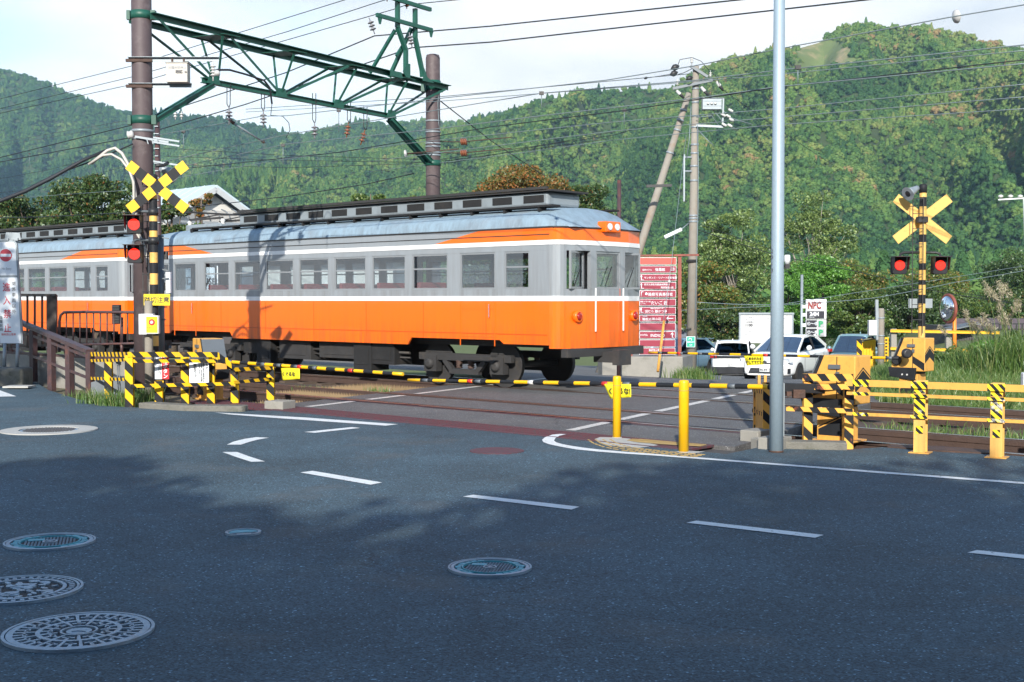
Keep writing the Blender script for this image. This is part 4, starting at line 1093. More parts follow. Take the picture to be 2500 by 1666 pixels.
def to_px(q):
    d = V(q) - EYE; cy = d.y * math.cos(PITCH) - d.z * math.sin(PITCH); cz = d.y * math.sin(PITCH) + d.z * math.cos(PITCH)
    return 1250 + F * d.x / cy, 833 - F * cz / cy
def in_clearing(q):
    """two small grassy and sandy clearings near the top of the right hill"""
    if q[1] < 600: return False
    x, y = to_px(q)
    a = (x - 2010) / 75; b = (y - 128 + (x - 2010) * 0.18) / 26
    c = (x - 1995) / 110; e = (y - 160 + (x - 1995) * 0.12) / 10
    k = 0.45 * mnoise.noise(V((q[0] * 0.05, q[1] * 0.05, 4)))
    return a * a + b * b < 1 + k * 2 or c * c + e * e < 1 + k
def drape(name, grid, skip, lift, m_):
    n, m2 = grid.shape[0], grid.shape[1]; vs, fs = [], []; K_ = 5
    for j in range(3, n - 1):
        for i in range(m2 - 1):
            for a in range(K_):
                for b in range(K_):
                    def q(u, v):
                        return (grid[j, i] * (1 - u) + grid[j, i + 1] * u) * (1 - v) + (grid[j + 1, i] * (1 - u) + grid[j + 1, i + 1] * u) * v
                    cc = q((a + .5) / K_, (b + .5) / K_)
                    if cc[1] > 600 and skip(cc):
                        k = len(vs)
                        for u, v in ((a, b), (a + 1, b), (a + 1, b + 1), (a, b + 1)):
                            w = q(u / K_, v / K_); vs.append((w[0], w[1], w[2] + lift))
                        fs.append((k, k + 3, k + 2, k + 1))
    mb = MB(); mb.add(vs, fs); return struct(name, mb, m_)
def clamp01(a): return max(0.0, min(1.0, a))
def tA(x, y, z):
    return clamp01(0.34 + 0.5 * mnoise.noise(V((x * 0.004, y * 0.004, 0))) + 0.2 * mnoise.noise(V((x * 0.02, y * 0.02, 1))))
def tB(x, y, z):
    px = 1250 + F * x / y
    return clamp01(0.50 + 0.32 * mnoise.noise(V((x * 0.008, y * 0.008, 2))) + 0.2 * mnoise.noise(V((x * 0.04, y * 0.04, 1))))
def tC(x, y, z):
    h = z / 190.0
    return clamp01(0.30 + 0.34 * h + 0.55 * mnoise.noise(V((x * 0.009, y * 0.012, 6))) + 0.28 * mnoise.noise(V((x * 0.05, y * 0.05, 1))))
forest_object("hill_far_forest", *scatter(gA, 42000, 1, tA, 4.2, 0.3))
forest_object("hill_middle_forest", *scatter(gB, 32000, 2, tB, 3.4, 0.3))
forest_object("hill_right_forest", *scatter(gC, 38000, 3, tC, 2.8, 0.42, in_clearing))

# a wood at the foot of the hills that closes the view behind the railway
def belt(name, x0, x1, y0, y1, count, seed, scale, tf, zf=lambda x, y: -3.6):
    r = np.random.RandomState(seed)
    pts = np.zeros((count, 3)); pts[:, 0] = x0 + (x1 - x0) * r.rand(count); pts[:, 1] = y0 + (y1 - y0) * r.rand(count)
    pts[:, 2] = [zf(a, b) for a, b in pts[:, :2]]
    tint = np.array([tf(*q) for q in pts]) + r.randn(count) * 0.13
    kk = np.where(r.rand(count) < 0.25, r.randint(3, 5, count), r.randint(0, 3, count))
    forest_object(name, pts, tint, kk, scale * (0.7 + 0.7 * r.rand(count)))
belt("foot_wood", -260, 330, 190, 470, 5200, 21, 4.2, lambda x, y, z: clamp01(0.32 + 0.4 * mnoise.noise(V((x * 0.02, y * 0.02, 6)))), lambda x, y: -3.6 + max(0, (y - 200)) * 0.045)

sub = gC[:, :]
drape("hill_clearing", sub[:20, 30:80], in_clearing, 0.8, "clearing")
# ================================================================== the train (two cars standing on the far track)
def outline(L, hw, cr_, bulge, n=5):
    """plan outline of a car, counter-clockwise, with rounded corners and a slightly bowed front"""
    pts = []
    hl = L / 2
    for (sx, sy, a0) in ((1, 1, 0), (-1, 1, 90), (-1, -1, 180), (1, -1, 270)):
        arc = []
        for i in range(n + 1):
            a = R(a0 + 90 * i / n)
            arc.append((sx * (hl - bulge - cr_) + cr_ * math.cos(a), sy * (hw - cr_) + cr_ * math.sin(a)))
        pts += arc
        if a0 == 270:
            pts += [(hl - bulge * 0.25, -hw * 0.5), (hl, 0), (hl - bulge * 0.25, hw * 0.5)]
        if a0 == 90:
            pts += [(-hl + bulge * 0.25, hw * 0.5), (-hl, 0), (-hl + bulge * 0.25, -hw * 0.5)]
    return pts

def ring_band(mb, pts, z0, z1, th=0.04, mat=0, sel=None):
    k = len(pts)
    for i in range(k):
        a, b = pts[i], pts[(i + 1) % k]
        if sel and not sel(a, b): continue
        sm = 1 - th / 1.25
        ia, ib = (a[0] * (1 - th / 7), a[1] * sm), (b[0] * (1 - th / 7), b[1] * sm)
        vs = [(a[0], a[1], z0), (b[0], b[1], z0), (b[0], b[1], z1), (a[0], a[1], z1), (ia[0], ia[1], z0), (ib[0], ib[1], z0), (ib[0], ib[1], z1), (ia[0], ia[1], z1)]
        mb.add(vs, [(0, 1, 2, 3), (5, 4, 7, 6), (3, 2, 6, 7), (1, 0, 4, 5)], mat)

def railcar(s_front, L, label):
    sc_ = s_front - L / 2
    t = thing("train_car", T(sc_, 18.6, 0), label, "train car", "cars of the orange train", rz=TRACK_ROT)
    hw = 1.29; hl = L / 2
    out = outline(L, hw, 0.22, 0.14)
    b = lambda mb, name, m, **k: mb.build(name, m if isinstance(m, list) else [m], t, world=False, **k)
    # lower body: ends as a ring, long sides as shaped skirts
    mb = MB()
    is_side = lambda a, c: abs(a[1]) > hw - 0.001 and abs(c[1]) > hw - 0.001
    ring_band(mb, out, 0.80, 1.66, 0.04, 0, lambda a, c: not is_side(a, c))
    xe = hl - 0.14 - 0.22
    for sy in (-1, 1):
        poly = [(-xe, 0.86), (-xe, 1.66), (xe, 1.66), (xe, 0.86), (5.55, 0.86), (5.45, 0.93), (3.05, 0.93), (2.95, 0.79), (-2.95, 0.79), (-3.05, 0.93), (-5.45, 0.93), (-5.55, 0.86)]
        mb.prism(poly, (0, sy * hw, 0), (1, 0, 0), (0, 0, 1), 0.04 * sy if sy > 0 else -0.04)
    b(mb, "lower_body_panel", "orange")
    mb = MB(); ring_band(mb, [(x * 1.0008, y * 1.004) for x, y in out], 1.66, 1.752, 0.05); b(mb, "lower_white_stripe", "twhite")
    mb = MB(); ring_band(mb, out, 1.752, 1.88, 0.04); ring_band(mb, out, 2.575, 2.68, 0.04); b(mb, "window_band", "tgrey")
    mb = MB(); ring_band(mb, [(x * 1.0015, y * 1.008) for x, y in out], 2.68, 2.762, 0.05); b(mb, "upper_white_stripe", "twhite")
    # panel joints and a shallow waist moulding
    for sy in (-1, 1):
        for k in range(7):
            x_ = -5.1 + k * 1.7
            mb = MB(); mb.box((x_, sy * (hw + 0.0015), 1.28), (0.010, 0.003, 0.70)); b(mb, "panel_joint", "orange_dk")
        mb = MB(); mb.box((0, sy * (hw + 0.004), 1.045), (xe * 2 - 0.1, 0.008, 0.014)); b(mb, "waist_moulding", "orange_dk")
    # windows and pillars along each side
    spec = [(hl - 1.15, 0.62, 'w'), (hl - 2.15, 0.92, 'd')]
    x = hl - 2.85
    cols = []
    nwin = 7
    span = (2 * (hl - 2.85)); wpitch = span / nwin
    wins = [(-(hl - 1.15), 0.62, 'w'), (-(hl - 2.15), 0.92, 'd')] + spec + [(-(hl - 2.85) + wpitch * (i + 0.5), wpitch - 0.19, 'w') for i in range(nwin)]
    wins.sort()
    for sy in (-1, 1):
        prevx = -xe
        for (cx, w, k_) in wins + [(xe + 0.5, 1.0, 'e')]:
            if cx - w / 2 - prevx > 0.01:
                mb = MB(); mb.box(((prevx + cx - w / 2) / 2, sy * (hw - 0.022), 2.2275), (cx - w / 2 - prevx, 0.04, 0.694)); b(mb, "window_pillar", "tgrey")
            prevx = cx + w / 2
        for (cx, w, k_) in wins:
            fr = MB()
            f = 0.035; y = sy * (hw - 0.028); zc, hh = 2.2275, 0.694
            for dx in (-1, 1): fr.box((cx + dx * (w / 2 - f / 2), y, zc), (f, 0.035, hh))
            for dz in (-1, 1): fr.box((cx, y, zc + dz * (hh / 2 - f / 2)), (w - 2 * f - 0.002, 0.035, f))
            if k_ == 'w': fr.box((cx, y, zc + 0.06), (w - 2 * f - 0.002, 0.032, 0.03))
            fo = b(fr, "window_frame" if k_ == 'w' else "door_window_frame", "tframe")
            pn = MB(); pn.box((cx, y, zc), (w - 2 * f - 0.004, 0.008, hh - 2 * f - 0.004))
            pn.build("pane", ["tglass"], fo, world=False)
        for (cx, w, k_) in wins:
            if k_ == 'd':
                d_ = MB()
                for dx in (-1, 1): d_.box((cx + dx * (w / 2 - 0.01), sy * (hw + 0.002), 1.23), (0.018, 0.012, 0.84))
                d_.box((cx, sy * (hw + 0.004), 0.99), (w - 0.1, 0.012, 0.02)); d_.box((cx, sy * (hw + 0.004), 1.52), (w - 0.1, 0.012, 0.02))
                dd = b(d_, "door", "orange")
                h_ = MB(); h_.bar((cx + 0.33, sy * (hw + 0.03), 1.35), (cx + 0.33, sy * (hw + 0.03), 1.6), 0.02, 0.02, up=(0, 1, 0)); h_.build("handle", ["chrome"], dd, world=False)
                st_ = MB(); st_.box((cx, sy * (hw + 0.03), 0.62), (w, 0.16, 0.03)); b(st_, "step", "dark2")
    # end faces: pillars, three windows each
    for ex in (-1, 1):
        for sy in (-1, 1):
            mb = MB(); ring_band(mb, out, 1.88, 2.575, 0.05, 0, lambda a, c: ex * a[0] > xe - 0.02 and ex * c[0] > xe - 0.02 and sy * (a[1] + c[1]) / 2 > 1.06); b(mb, "corner_pillar", "tgrey")
            mb = MB(); mb.box((ex * (hl - 0.06), sy * 0.44, 2.2275), (0.08, 0.16, 0.694)); b(mb, "end_pillar", "tgrey")
        for yc, w in ((-0.80, 0.52), (0, 0.72), (0.80, 0.52)):
            dx = hl - 0.055 if yc == 0 else hl - 0.125
            a = 0 if yc == 0 else -ex * math.copysign(0.2, yc)
            A = (V((math.cos(a), math.sin(a), 0)), V((-math.sin(a), math.cos(a), 0)), V((0, 0, 1)))
            fr = MB()
            for q in (-1, 1): fr.box(V((ex * dx, yc, 2.2275)) + A[1] * (q * (w / 2 - 0.02)), (0.04, 0.04, 0.69), A)
            for q in (-1, 1): fr.box(V((ex * dx, yc, 2.2275 + q * 0.325)), (0.04, w - 0.085, 0.04), A)
            fo = b(fr, "window_frame", "tframe")
            pn = MB(); pn.box((ex * dx, yc, 2.2275), (0.008, w - 0.085, 0.60), A); pn.build("pane", ["tglass"], fo, world=False)
        for yc in (-0.85, 0.85):
            hd = MB(); hd.lathe((ex * (hl - 0.12), yc, 1.38), [(0.11, 0), (0.11, 0.10), (0.09, 0.11)], 16, (ex, 0, 0)); ho = b(hd, "tail_light_housing", "orange")
            l_ = MB(); l_.lathe((ex * (hl - 0.008), yc, 1.38), [(0.08, 0), (0.04, 0.02)], 14, (ex, 0, 0)); l_.build("lens", ["tail"], ho, world=False)
        hd = MB(); hd.box((ex * (hl + 0.0), 0, 3.03), (0.2, 0.46, 0.2)); ho = b(hd, "headlight_box", "orange", bevel=0.02)
        for q in (-0.11, 0.11):
            l_ = MB(); l_.lathe((ex * (hl + 0.1), q, 3.03), [(0.07, 0), (0.06, 0.02)], 14, (ex, 0, 0)); l_.build("headlight", ["lens"], ho, world=False)
        for yc in (-0.8, 0.0, 0.8):
            wp = MB(); dx = hl + 0.0 if yc == 0 else hl - 0.085
            wp.bar((ex * dx, yc - 0.12, 1.93), (ex * dx, yc + 0.08, 2.30), 0.012, 0.014, up=(ex, 0, 0)); b(wp, "wiper", "black")
        gk = MB(); gk.bar((ex * (hl - 0.02), -0.36, 1.89), (ex * (hl - 0.02), -0.36, 0.86), 0.012, 0.012, up=(0, 1, 0)); gk.bar((ex * (hl - 0.02), 0.36, 1.89), (ex * (hl - 0.02), 0.36, 0.86), 0.012, 0.012, up=(0, 1, 0)); b(gk, "end_door_gap", "orange_dk")
        hs = MB(); hs.bar((ex * (hl + 0.02), -0.42, 1.9), (ex * (hl + 0.02), -0.42, 1.1), 0.02, 0.02, up=(0, 1, 0)); hs.bar((ex * (hl + 0.02), 0.42, 1.9), (ex * (hl + 0.02), 0.42, 1.1), 0.02, 0.02, up=(0, 1, 0)); b(hs, "handrail", "twhite")
        cp = MB(); cp.box((ex * (hl + 0.0), 0, 0.62), (0.5, 0.28, 0.2)); cp.box((ex * (hl + 0.3), 0, 0.62), (0.16, 0.36, 0.28)); b(cp, "coupler", "dark2")
        bm_ = MB(); bm_.box((ex * (hl - 0.12), 0, 0.72), (0.16, 2.3, 0.16)); b(bm_, "end_beam", "dark2")
    # eaves: grey in the middle, orange towards the ends with a raking joint
    z0, z1 = 2.765, 2.985
    for ex in (-1, 1):
        mb = MB(); ring_band(mb, out, z0, z1, 0.05, 0, lambda a, c: not is_side(a, c) and ex * (a[0] + c[0]) > 0)
        for sy in (-1, 1): mb.prism([(ex * xe, z0), (ex * xe, z1), (ex * (hl - 2.1), z1), (ex * (hl - 3.3), z0)], (0, sy * hw, 0), (1, 0, 0), (0, 0, 1), -0.05 if sy < 0 else 0.05)
        b(mb, "orange_eave_panel", "orange")
    for sy in (-1, 1):
        mb = MB(); mb.prism([(-(hl - 3.3) + 0.004, z0), ((hl - 3.3) - 0.004, z0), ((hl - 2.1) - 0.004, z1), (-(hl - 2.1) + 0.004, z1)], (0, sy * hw, 0), (1, 0, 0), (0, 0, 1), -0.05 if sy < 0 else 0.05)
        b(mb, "grey_eave_panel", "tgrey")
    mb = MB(); ring_band(mb, [(x * 1.003, y * 1.014) for x, y in out], 2.985, 3.01, 0.05); b(mb, "rain_gutter", "dark2")
    mb = MB()
    for sy in (-1, 1): mb.bar((-xe, sy * (hw + 0.004), 2.865), (xe, sy * (hw + 0.004), 2.865), 0.012, 0.014)
    b(mb, "eave_moulding", "dark2")
    # domed roof
    nv_, nu_ = 12, 26
    vs, fs = [], []
    for i in range(nu_ + 1):
        x = -hl + L * i / nu_
        e = min(1.0, (hl - abs(x)) / 0.9); e = math.sqrt(max(0, 1 - (1 - e) ** 2)) if e < 1 else 1.0
        for j in range(nv_ + 1):
            a = math.pi * j / nv_
            y = -math.cos(a) * (hw + 0.01)
            if abs(x) > hl - 0.3: y *= 1 - 0.22 * ((abs(x) - hl + 0.3) / 0.3) ** 2
            z = 3.0 + 0.44 * math.sin(a) ** 0.75 * e
            vs.append((x, y, z))
    for i in range(nu_):
        for j in range(nv_):
            a = i * (nv_ + 1) + j; fs.append((a, a + nv_ + 1, a + nv_ + 2, a + 1))
    mb = MB(); mb.add(vs, fs, 0, None, True); b(mb, "roof", "troof")
    # roof gear
    mb = MB(); mb.box((1.35, -0.25, 3.56), (9.6, 0.95, 0.26)); a = b(mb, "air_conditioner_housing", "tgear", bevel=0.05)
    for i in range(12):
        q = MB(); q.box((-3.0 + i * 0.8, -0.73, 3.57), (0.5, 0.012, 0.14)); q.build("louvre", ["dark"], a, world=False)
    mb = MB()
    for y in (-0.93, 0.85):
        mb.box((0.8, y, 3.405), (L - 2.6, 0.24, 0.035))
        for i in range(14): mb.box((-5.0 + i * 0.86, y, 3.36), (0.05, 0.2, 0.09))
    b(mb, "running_board", "dark")
    mb = MB(); mb.box((1.35, -0.25, 3.715), (9.9, 1.1, 0.03)); mb.bar((-3.4, -0.8, 3.76), (6.2, -0.8, 3.76), 0.05, 0.05); b(mb, "housing_lid", "dark2")
    mb = MB(); mb.box((-5.2, 0, 3.47), (1.5, 1.1, 0.16)); b(mb, "resistor_box", "tgear", bevel=0.03)
    mb = MB()
    for x0 in (-5.9, -4.5):
        for y in (-0.45, 0.45): mb.lathe((x0, y, 3.5), [(0.04, 0), (0.07, 0.04), (0.04, 0.07), (0.07, 0.11), (0.04, 0.16)], 8)
    b(mb, "roof_insulators", "porcelain")
    pg = MB()
    for y in (-0.45, 0.45): pg.bar((-5.9, y, 3.68), (-4.5, y, 3.68), 0.05, 0.05)
    for y in (-0.4, 0.4): pg.tube([(-5.8, y, 3.7), (-4.6, y * 0.9, 3.78), (-5.7, y * 0.8, 3.84)], 0.02, 6)
    pg.bar((-5.7, -0.8, 3.86), (-5.7, 0.8, 3.86), 0.05, 0.04); b(pg, "folded_pantograph", "dark2")
    # inside
    mb = MB(); mb.box((0, 0, 0.98), (L - 0.5, 2.44, 0.06)); b(mb, "floor", "tint")
    mb = MB(); mb.box((0, 0, 2.93), (L - 0.6, 2.3, 0.03)); b(mb, "ceiling", "tint")
    for i in range(nwin):
        for sy in (-1, 1):
            q = MB(); cx = -(hl - 2.85) + wpitch * (i + 0.5)
            q.box((cx, sy * 0.82, 1.32), (0.9, 0.75, 0.12)); q.box((cx - 0.42, sy * 0.82, 1.7), (0.1, 0.75, 0.66)); b(q, "seat", "seat", bevel=0.02)
    mb = MB()
    for i in range(9):
        for sy in (-0.5, 0.5): mb.bar((-4.8 + i * 1.2, sy, 2.88), (-4.8 + i * 1.2, sy, 2.62), 0.012, 0.012, up=(0, 1, 0))
    for sy in (-0.5, 0.5): mb.bar((-5.4, sy, 2.62), (5.4, sy, 2.62), 0.025, 0.025)
    b(mb, "strap_rail", "chrome")
    # underframe
    mb = MB(); mb.box((0, 0, 0.86), (L - 0.4, 2.1, 0.12)); b(mb, "underframe", "dark")
    for (x, w, y, h) in ((-0.9, 1.1, -0.85, 0.42), (0.6, 1.3, -0.85, 0.36), (2.0, 0.8, -0.9, 0.44), (-2.3, 0.9, -0.88, 0.34), (0, 2.4, 0.85, 0.5), (-1.9, 0.5, -0.95, 0.56), (1.45, 0.55, -0.93, 0.58), (0.0, 4.6, 0.2, 0.5)):
        q = MB(); q.box((x, y, 0.79 - h / 2), (w, 0.5, h)); q.box((x, y - 0.255, 0.79 - h / 2), (w * 0.7, 0.012, h * 0.6)); b(q, "equipment_box", "dark2" if w > 1 else "dark", bevel=0.02)
    q = MB(); q.tube([(-2.9, -1.0, 0.60), (2.7, -1.0, 0.60)], 0.03, 6); q.tube([(-2.9, -0.98, 0.50), (2.7, -0.98, 0.50)], 0.02, 6); b(q, "brake_pipe", "dark2")
    for bx in (-4.25, 4.25):
        fr = MB()
        for y in (-0.98, 0.98):
            fr.bar((bx - 1.25, y, 0.56), (bx + 1.25, y, 0.56), 0.1, 0.14)
            fr.bar((bx - 0.55, y, 0.5), (bx - 0.35, y, 0.30), 0.09, 0.1); fr.bar((bx + 0.55, y, 0.5), (bx + 0.35, y, 0.30), 0.09, 0.1); fr.bar((bx - 0.4, y, 0.28), (bx + 0.4, y, 0.28), 0.1, 0.1)
            for q in (-0.9, 0.9): fr.box((bx + q, y, 0.42), (0.34, 0.16, 0.32)); fr.lathe((bx + q, y, 0.42), [(0.11, 0), (0.10, 0.14), (0.05, 0.16)], 12, (0, math.copysign(1, y), 0))
        fo = b(fr, "bogie_frame", "dark2")
        sp = MB()
        for y in (-0.98, 0.98):
            for q in (-0.16, 0.16): sp.lathe((bx + q, y, 0.34), [(0.075, 0.02 * k) if k % 2 else (0.05, 0.02 * k) for k in range(9)], 10)
        sp.build("spring", ["rust"], fo, world=False)
        for q in (-0.9, 0.9):
            w_ = MB()
            for y in (-0.76, 0.76):
                w_.lathe((bx + q, y - 0.06, 0.43), [(0.43, 0), (0.43, 0.03), (0.405, 0.035), (0.405, 0.12), (0.36, 0.125), (0.12, 0.08)], 28, (0, 1, 0))
            w_.lathe((bx + q, -0.7, 0.43), [(0.07, 0), (0.07, 1.4)], 10, (0, 1, 0))
            w_.build("wheelset", ["dark2"], fo, world=False)
    return t
railcar(-14.32, 14.05, "orange railway car with white stripes and grey window band, the right one crossing the road")
railcar(-28.9, 14.05, "orange railway car with white stripes coupled behind, running out of view at the left")
mb = MB()
# ================================================================== gantry, poles and overhead wires
def band(mb, c, r, h, mat=0, n=20):
    mb.lathe(c, [(r, -h / 2), (r, h / 2)], n, mat=mat)

def insulator(name_parent, p, L=0.32, m_="insul_grey", n=3, r=0.075, axis=(0, 0, -1), name="insulator"):
    mb = MB(); prof = [(0.012, 0), (0.012, L * 0.2)]
    for i in range(n):
        h = L * (0.2 + 0.6 * i / n); d = L * 0.6 / n
        prof += [(0.02, h), (r, h + d * 0.45), (r * 0.9, h + d * 0.6), (0.022, h + d * 0.62)]
    prof += [(0.012, L * 0.82), (0.012, L)]
    mb.lathe(p, prof, 12, axis)
    return mb.build(name, [m_], name_parent)

# --- left catenary pole
PL = P(352, 730, 22.2); PL.z = 0
tl = thing("catenary_pole", PL, "thick brown catenary pole rising out of the picture behind the striped crossing signal", "pole")
mb = MB(); mb.tube([PL + V((0, 0, -0.1)), PL + V((0, 0, 5)), PL + V((0, 0, 10.5))], [0.182, 0.176, 0.168], 28); mb.build("pole", ["pole_brown"], tl)
def zat(py, D): return P(1250, py, D).z
zt1 = zat(32, 22.0); zt2 = zat(290, 22.0)
for zz in (zt1, zt2):
    mb = MB(); band(mb, PL + V((0, 0, zz)), 0.186, 0.14)
    mb.box(PL + V((-0.215, -0.03, zz)), (0.06, 0.08, 0.16)); mb.box(PL + V((0.215, -0.02, zz)), (0.08, 0.1, 0.16)); mb.build("green_clamp", ["green"], tl)
mb = MB()
for py, h in ((317, 0.045), (337, 0.03)): band(mb, PL + V((0, 0, zat(py, 22))), 0.186, h)
mb.build("steel_strap", ["galv"], tl)
mb = MB()
for py in (144, 208):
    z = zat(py, 22)
    c = PL + V((0, -0.2, z)); x1 = P(530 if py < 200 else 463, py, 21.9).x
    mb.angle((PL.x - 0.19, PL.y - 0.19, z), (x1, PL.y - 0.19, z), 0.07, 0.008, up=(0, 0, 1))
mb.build("bracket_arm", ["galv"], tl)
mb = MB()
for py in (147, 210): mb.box(PL + V((0, -0.16, zat(py, 22) - 0.0)), (0.46, 0.05, 0.05))
mb.build("clamp_block", ["rust"], tl)
pb = P(435, 180, 21.95)
tb = thing("equipment_box", pb, "beige equipment box with faded lettering hung beside the thick brown pole", "equipment box")
mb = MB(); mb.box(pb, (0.37, 0.2, 0.33)); mb.box(pb + V((0, 0, 0.172)), (0.40, 0.23, 0.016)); mb.build("case", ["conduit"], tb, bevel=0.012)
mb = MB()
for q in (-0.1, 0.1): mb.box(pb + V((q, 0, 0.215)), (0.03, 0.03, 0.08))
mb.build("hanger", ["rust"], tb)
text("充電時間停止", 0.052, "sign_grey", pb + V((-0.145, -0.104, 0.065)), (1, 0, 0), (0, 0, 1), tb)
text("確認 →", 0.062, "sign_black", pb + V((-0.02, -0.104, -0.01)), (1, 0, 0), (0, 0, 1), tb, bold=0.002)
pi_ = P(520, 150, 21.95)
t = thing("post_insulator", pi_, "white post insulator on the end of the upper bracket beside the beige box", "insulator")
insulator(t, pi_ + V((0, 0, 0.0)), 0.34, "porcelain", 4, 0.055, name="porcelain_body")
mb = MB(); mb.lathe(P(530, 186, 21.95), [(0.02, 0), (0.055, 0.03), (0.055, 0.07), (0.02, 0.1)], 12); mb.build("wire_clamp", ["porcelain"], t)
# small white spool insulator on the left side of the pole
p = P(319, 331, 22.05); t = thing("spool_insulator", p, "round white spool insulator strapped to the left side of the brown pole", "insulator")
mb = MB(); mb.lathe(p + V((-0.06, 0, 0)), [(0.03, 0), (0.075, 0.02), (0.06, 0.05), (0.075, 0.09), (0.03, 0.12)], 14, (1, 0, 0.2)); mb.build("spool", ["porcelain"], t)
p2 = P(330, 334, 21.98); p3 = P(412, 348, 21.98)
t = thing("cable_rack", p2, "perforated steel cable rack strapped across the brown pole under its straps", "cable rack")
mb = MB(); mb.bar(p2, p3, 0.03, 0.035)
for q in range(3): mb.bar(P(358 + 12 * q, 338, 21.9), P(362 + 12 * q, 352, 21.9), 0.015, 0.015)
mb.build("rack_bar", ["galv"], t)

# --- right catenary pole
PR = P(1058, 730, 28.5); PR.z = 0
t2 = thing("catenary_pole", PR, "shorter brown catenary pole with a rounded top standing behind the train", "pole")
ztop = zat(133, 28.5)
mb = MB(); mb.tube([PR + V((0, 0, -0.1)), PR + V((0, 0, ztop - 0.08)), PR + V((0, 0, ztop - 0.02)), PR + V((0, 0, ztop))], [0.168, 0.160, 0.14, 0.08], 26); mb.build("pole", ["pole_brown"], t2)
mb = MB()
for py in (295, 322, 350, 358, 372, 379): band(mb, PR + V((0, 0, zat(py, 28.4))), 0.174, 0.035)
mb.build("steel_strap", ["galv"], t2)
mb = MB(); band(mb, PR + V((0, 0, zat(208, 28.4))), 0.178, 0.22); mb.box(PR + V((-0.2, -0.05, zat(213, 28.4))), (0.12, 0.16, 0.2)); mb.box(PR + V((0.18, -0.03, zat(213, 28.4))), (0.08, 0.14, 0.2)); mb.build("green_clamp", ["green"], t2); mb = MB(); band(mb, PR + V((0, 0, zat(398, 28.4))), 0.178, 0.12); mb.build("green_clamp", ["green"], t2)
mb = MB(); mb.tube([P(1072, 222, 28.3), P(1069, 250, 28.3), P(1071, 300, 28.3), P(1074, 320, 28.3)], 0.008, 5); mb.build("bond_cable", ["wire_pale"], t2)

# --- green lattice gantry between the poles
gt = thing("lattice_gantry", (PL + PR) / 2 + V((0, 0, 6)), "green steel lattice gantry spanning the tracks between the two brown poles", "gantry")
ax = (PR - PL); ax.z = 0; GL = ax.length; ax.normalize(); gn = V((ax.y, -ax.x, 0))      # gn points toward the camera side (right)
ZT = zat(37, 22.0); ZT2 = zat(205, 28.0); ZB = zat(203, 23.7)
def gp(t, off, z): return PL + ax * (GL * t) + gn * off + V((0, 0, z))
def ztc(t): return ZT + (ZT2 - ZT) * t
W2 = 0.30
for off, nm in ((W2, "front_top_chord"), (-W2, "rear_top_chord")):
    mb = MB(); mb.angle(gp(-0.0, off, ztc(0)), gp(1.03, off, ztc(1.03)), 0.105, 0.012); mb.build(nm, ["green"], gt)
t0, t1 = 0.20, 0.80
def solve_t(px, D0=22.2):
    # parameter along the gantry whose axis point is seen at px
    lo, hi = -0.2, 1.3
    for _ in range(40):
        m_ = (lo + hi) / 2; p = PL + ax * (GL * m_)
        if 1250 + F * p.x / p.y < px: lo = m_
        else: hi = m_
    return lo
tb0, tb1 = solve_t(522), solve_t(953)
zb0, zb1 = zat(200, (PL + ax * GL * tb0).y), zat(284, (PL + ax * GL * tb1).y)
zbc = lambda t: zb0 + (zb1 - zb0) * (t - tb0) / (tb1 - tb0)
mb = MB(); mb.ibeam(gp(tb0 - 0.03, 0, zbc(tb0)), gp(tb1 + 0.01, 0, zbc(tb1)), 0.09, 0.10, 0.012); mb.build("bottom_chord", ["green"], gt)
nodes_b = [solve_t(x) for x in (522, 686, 825, 953)]
nodes_t = [solve_t(x) for x in (372, 533, 697, 842, 965, 1075)]
def lace(ta, tb_):
    for off in (W2, -W2):
        q = MB(); q.angle(gp(ta, off * 0.9, ztc(ta) - 0.05), gp(tb_, off * 0.12, zbc(tb_) + 0.05), 0.052, 0.008, up=gn if off > 0 else -gn); q.build("lattice_brace", ["green"], gt)
lace(nodes_t[0], nodes_b[0]); lace(nodes_t[1] - 0.012, nodes_b[0] + 0.012); lace(nodes_t[1] + 0.012, nodes_b[1] - 0.012); lace(nodes_t[2], nodes_b[1] + 0.0)
lace(nodes_t[3] - 0.02, nodes_b[1] + 0.02); lace(nodes_t[3] + 0.01, nodes_b[2] - 0.005); lace(nodes_t[4] - 0.015, nodes_b[2] + 0.015); lace(nodes_t[4] + 0.012, nodes_b[3] - 0.01); lace(nodes_t[5] - 0.02, nodes_b[3] + 0.01)
for tn in (nodes_t[1], nodes_t[2], nodes_t[3], nodes_t[4]):
    q = MB(); q.prism([(-0.28, -W2 - 0.06), (0.18, -W2 - 0.06), (0.28, W2 + 0.06), (-0.1, W2 + 0.06)], gp(tn, 0, ztc(tn) - 0.02), ax, gn, 0.012); q.build("gusset_plate", ["green"], gt)
for tn in nodes_b:
    q = MB(); q.prism([(-0.16, -0.05), (0.16, -0.05), (0.1, 0.12), (-0.1, 0.12)], gp(tn, 0.05, zbc(tn)), ax, (0, 0, 1), 0.012); q.build("gusset_plate", ["green"], gt)
# knee braces down to the poles
for off in (-0.09, 0.09):
    q = MB(); q.ibeam(gp(0.02, off, zt2 - 0.02), gp(tb0, off * 0.6, zbc(tb0) - 0.06), 0.07, 0.09, 0.012); q.build("knee_brace", ["green"], gt)
    q = MB(); q.ibeam(gp(0.985, off, zat(398, 28.4)), gp(tb1, off * 0.6, zbc(tb1) - 0.06), 0.07, 0.09, 0.012); q.build("knee_brace", ["green"], gt)

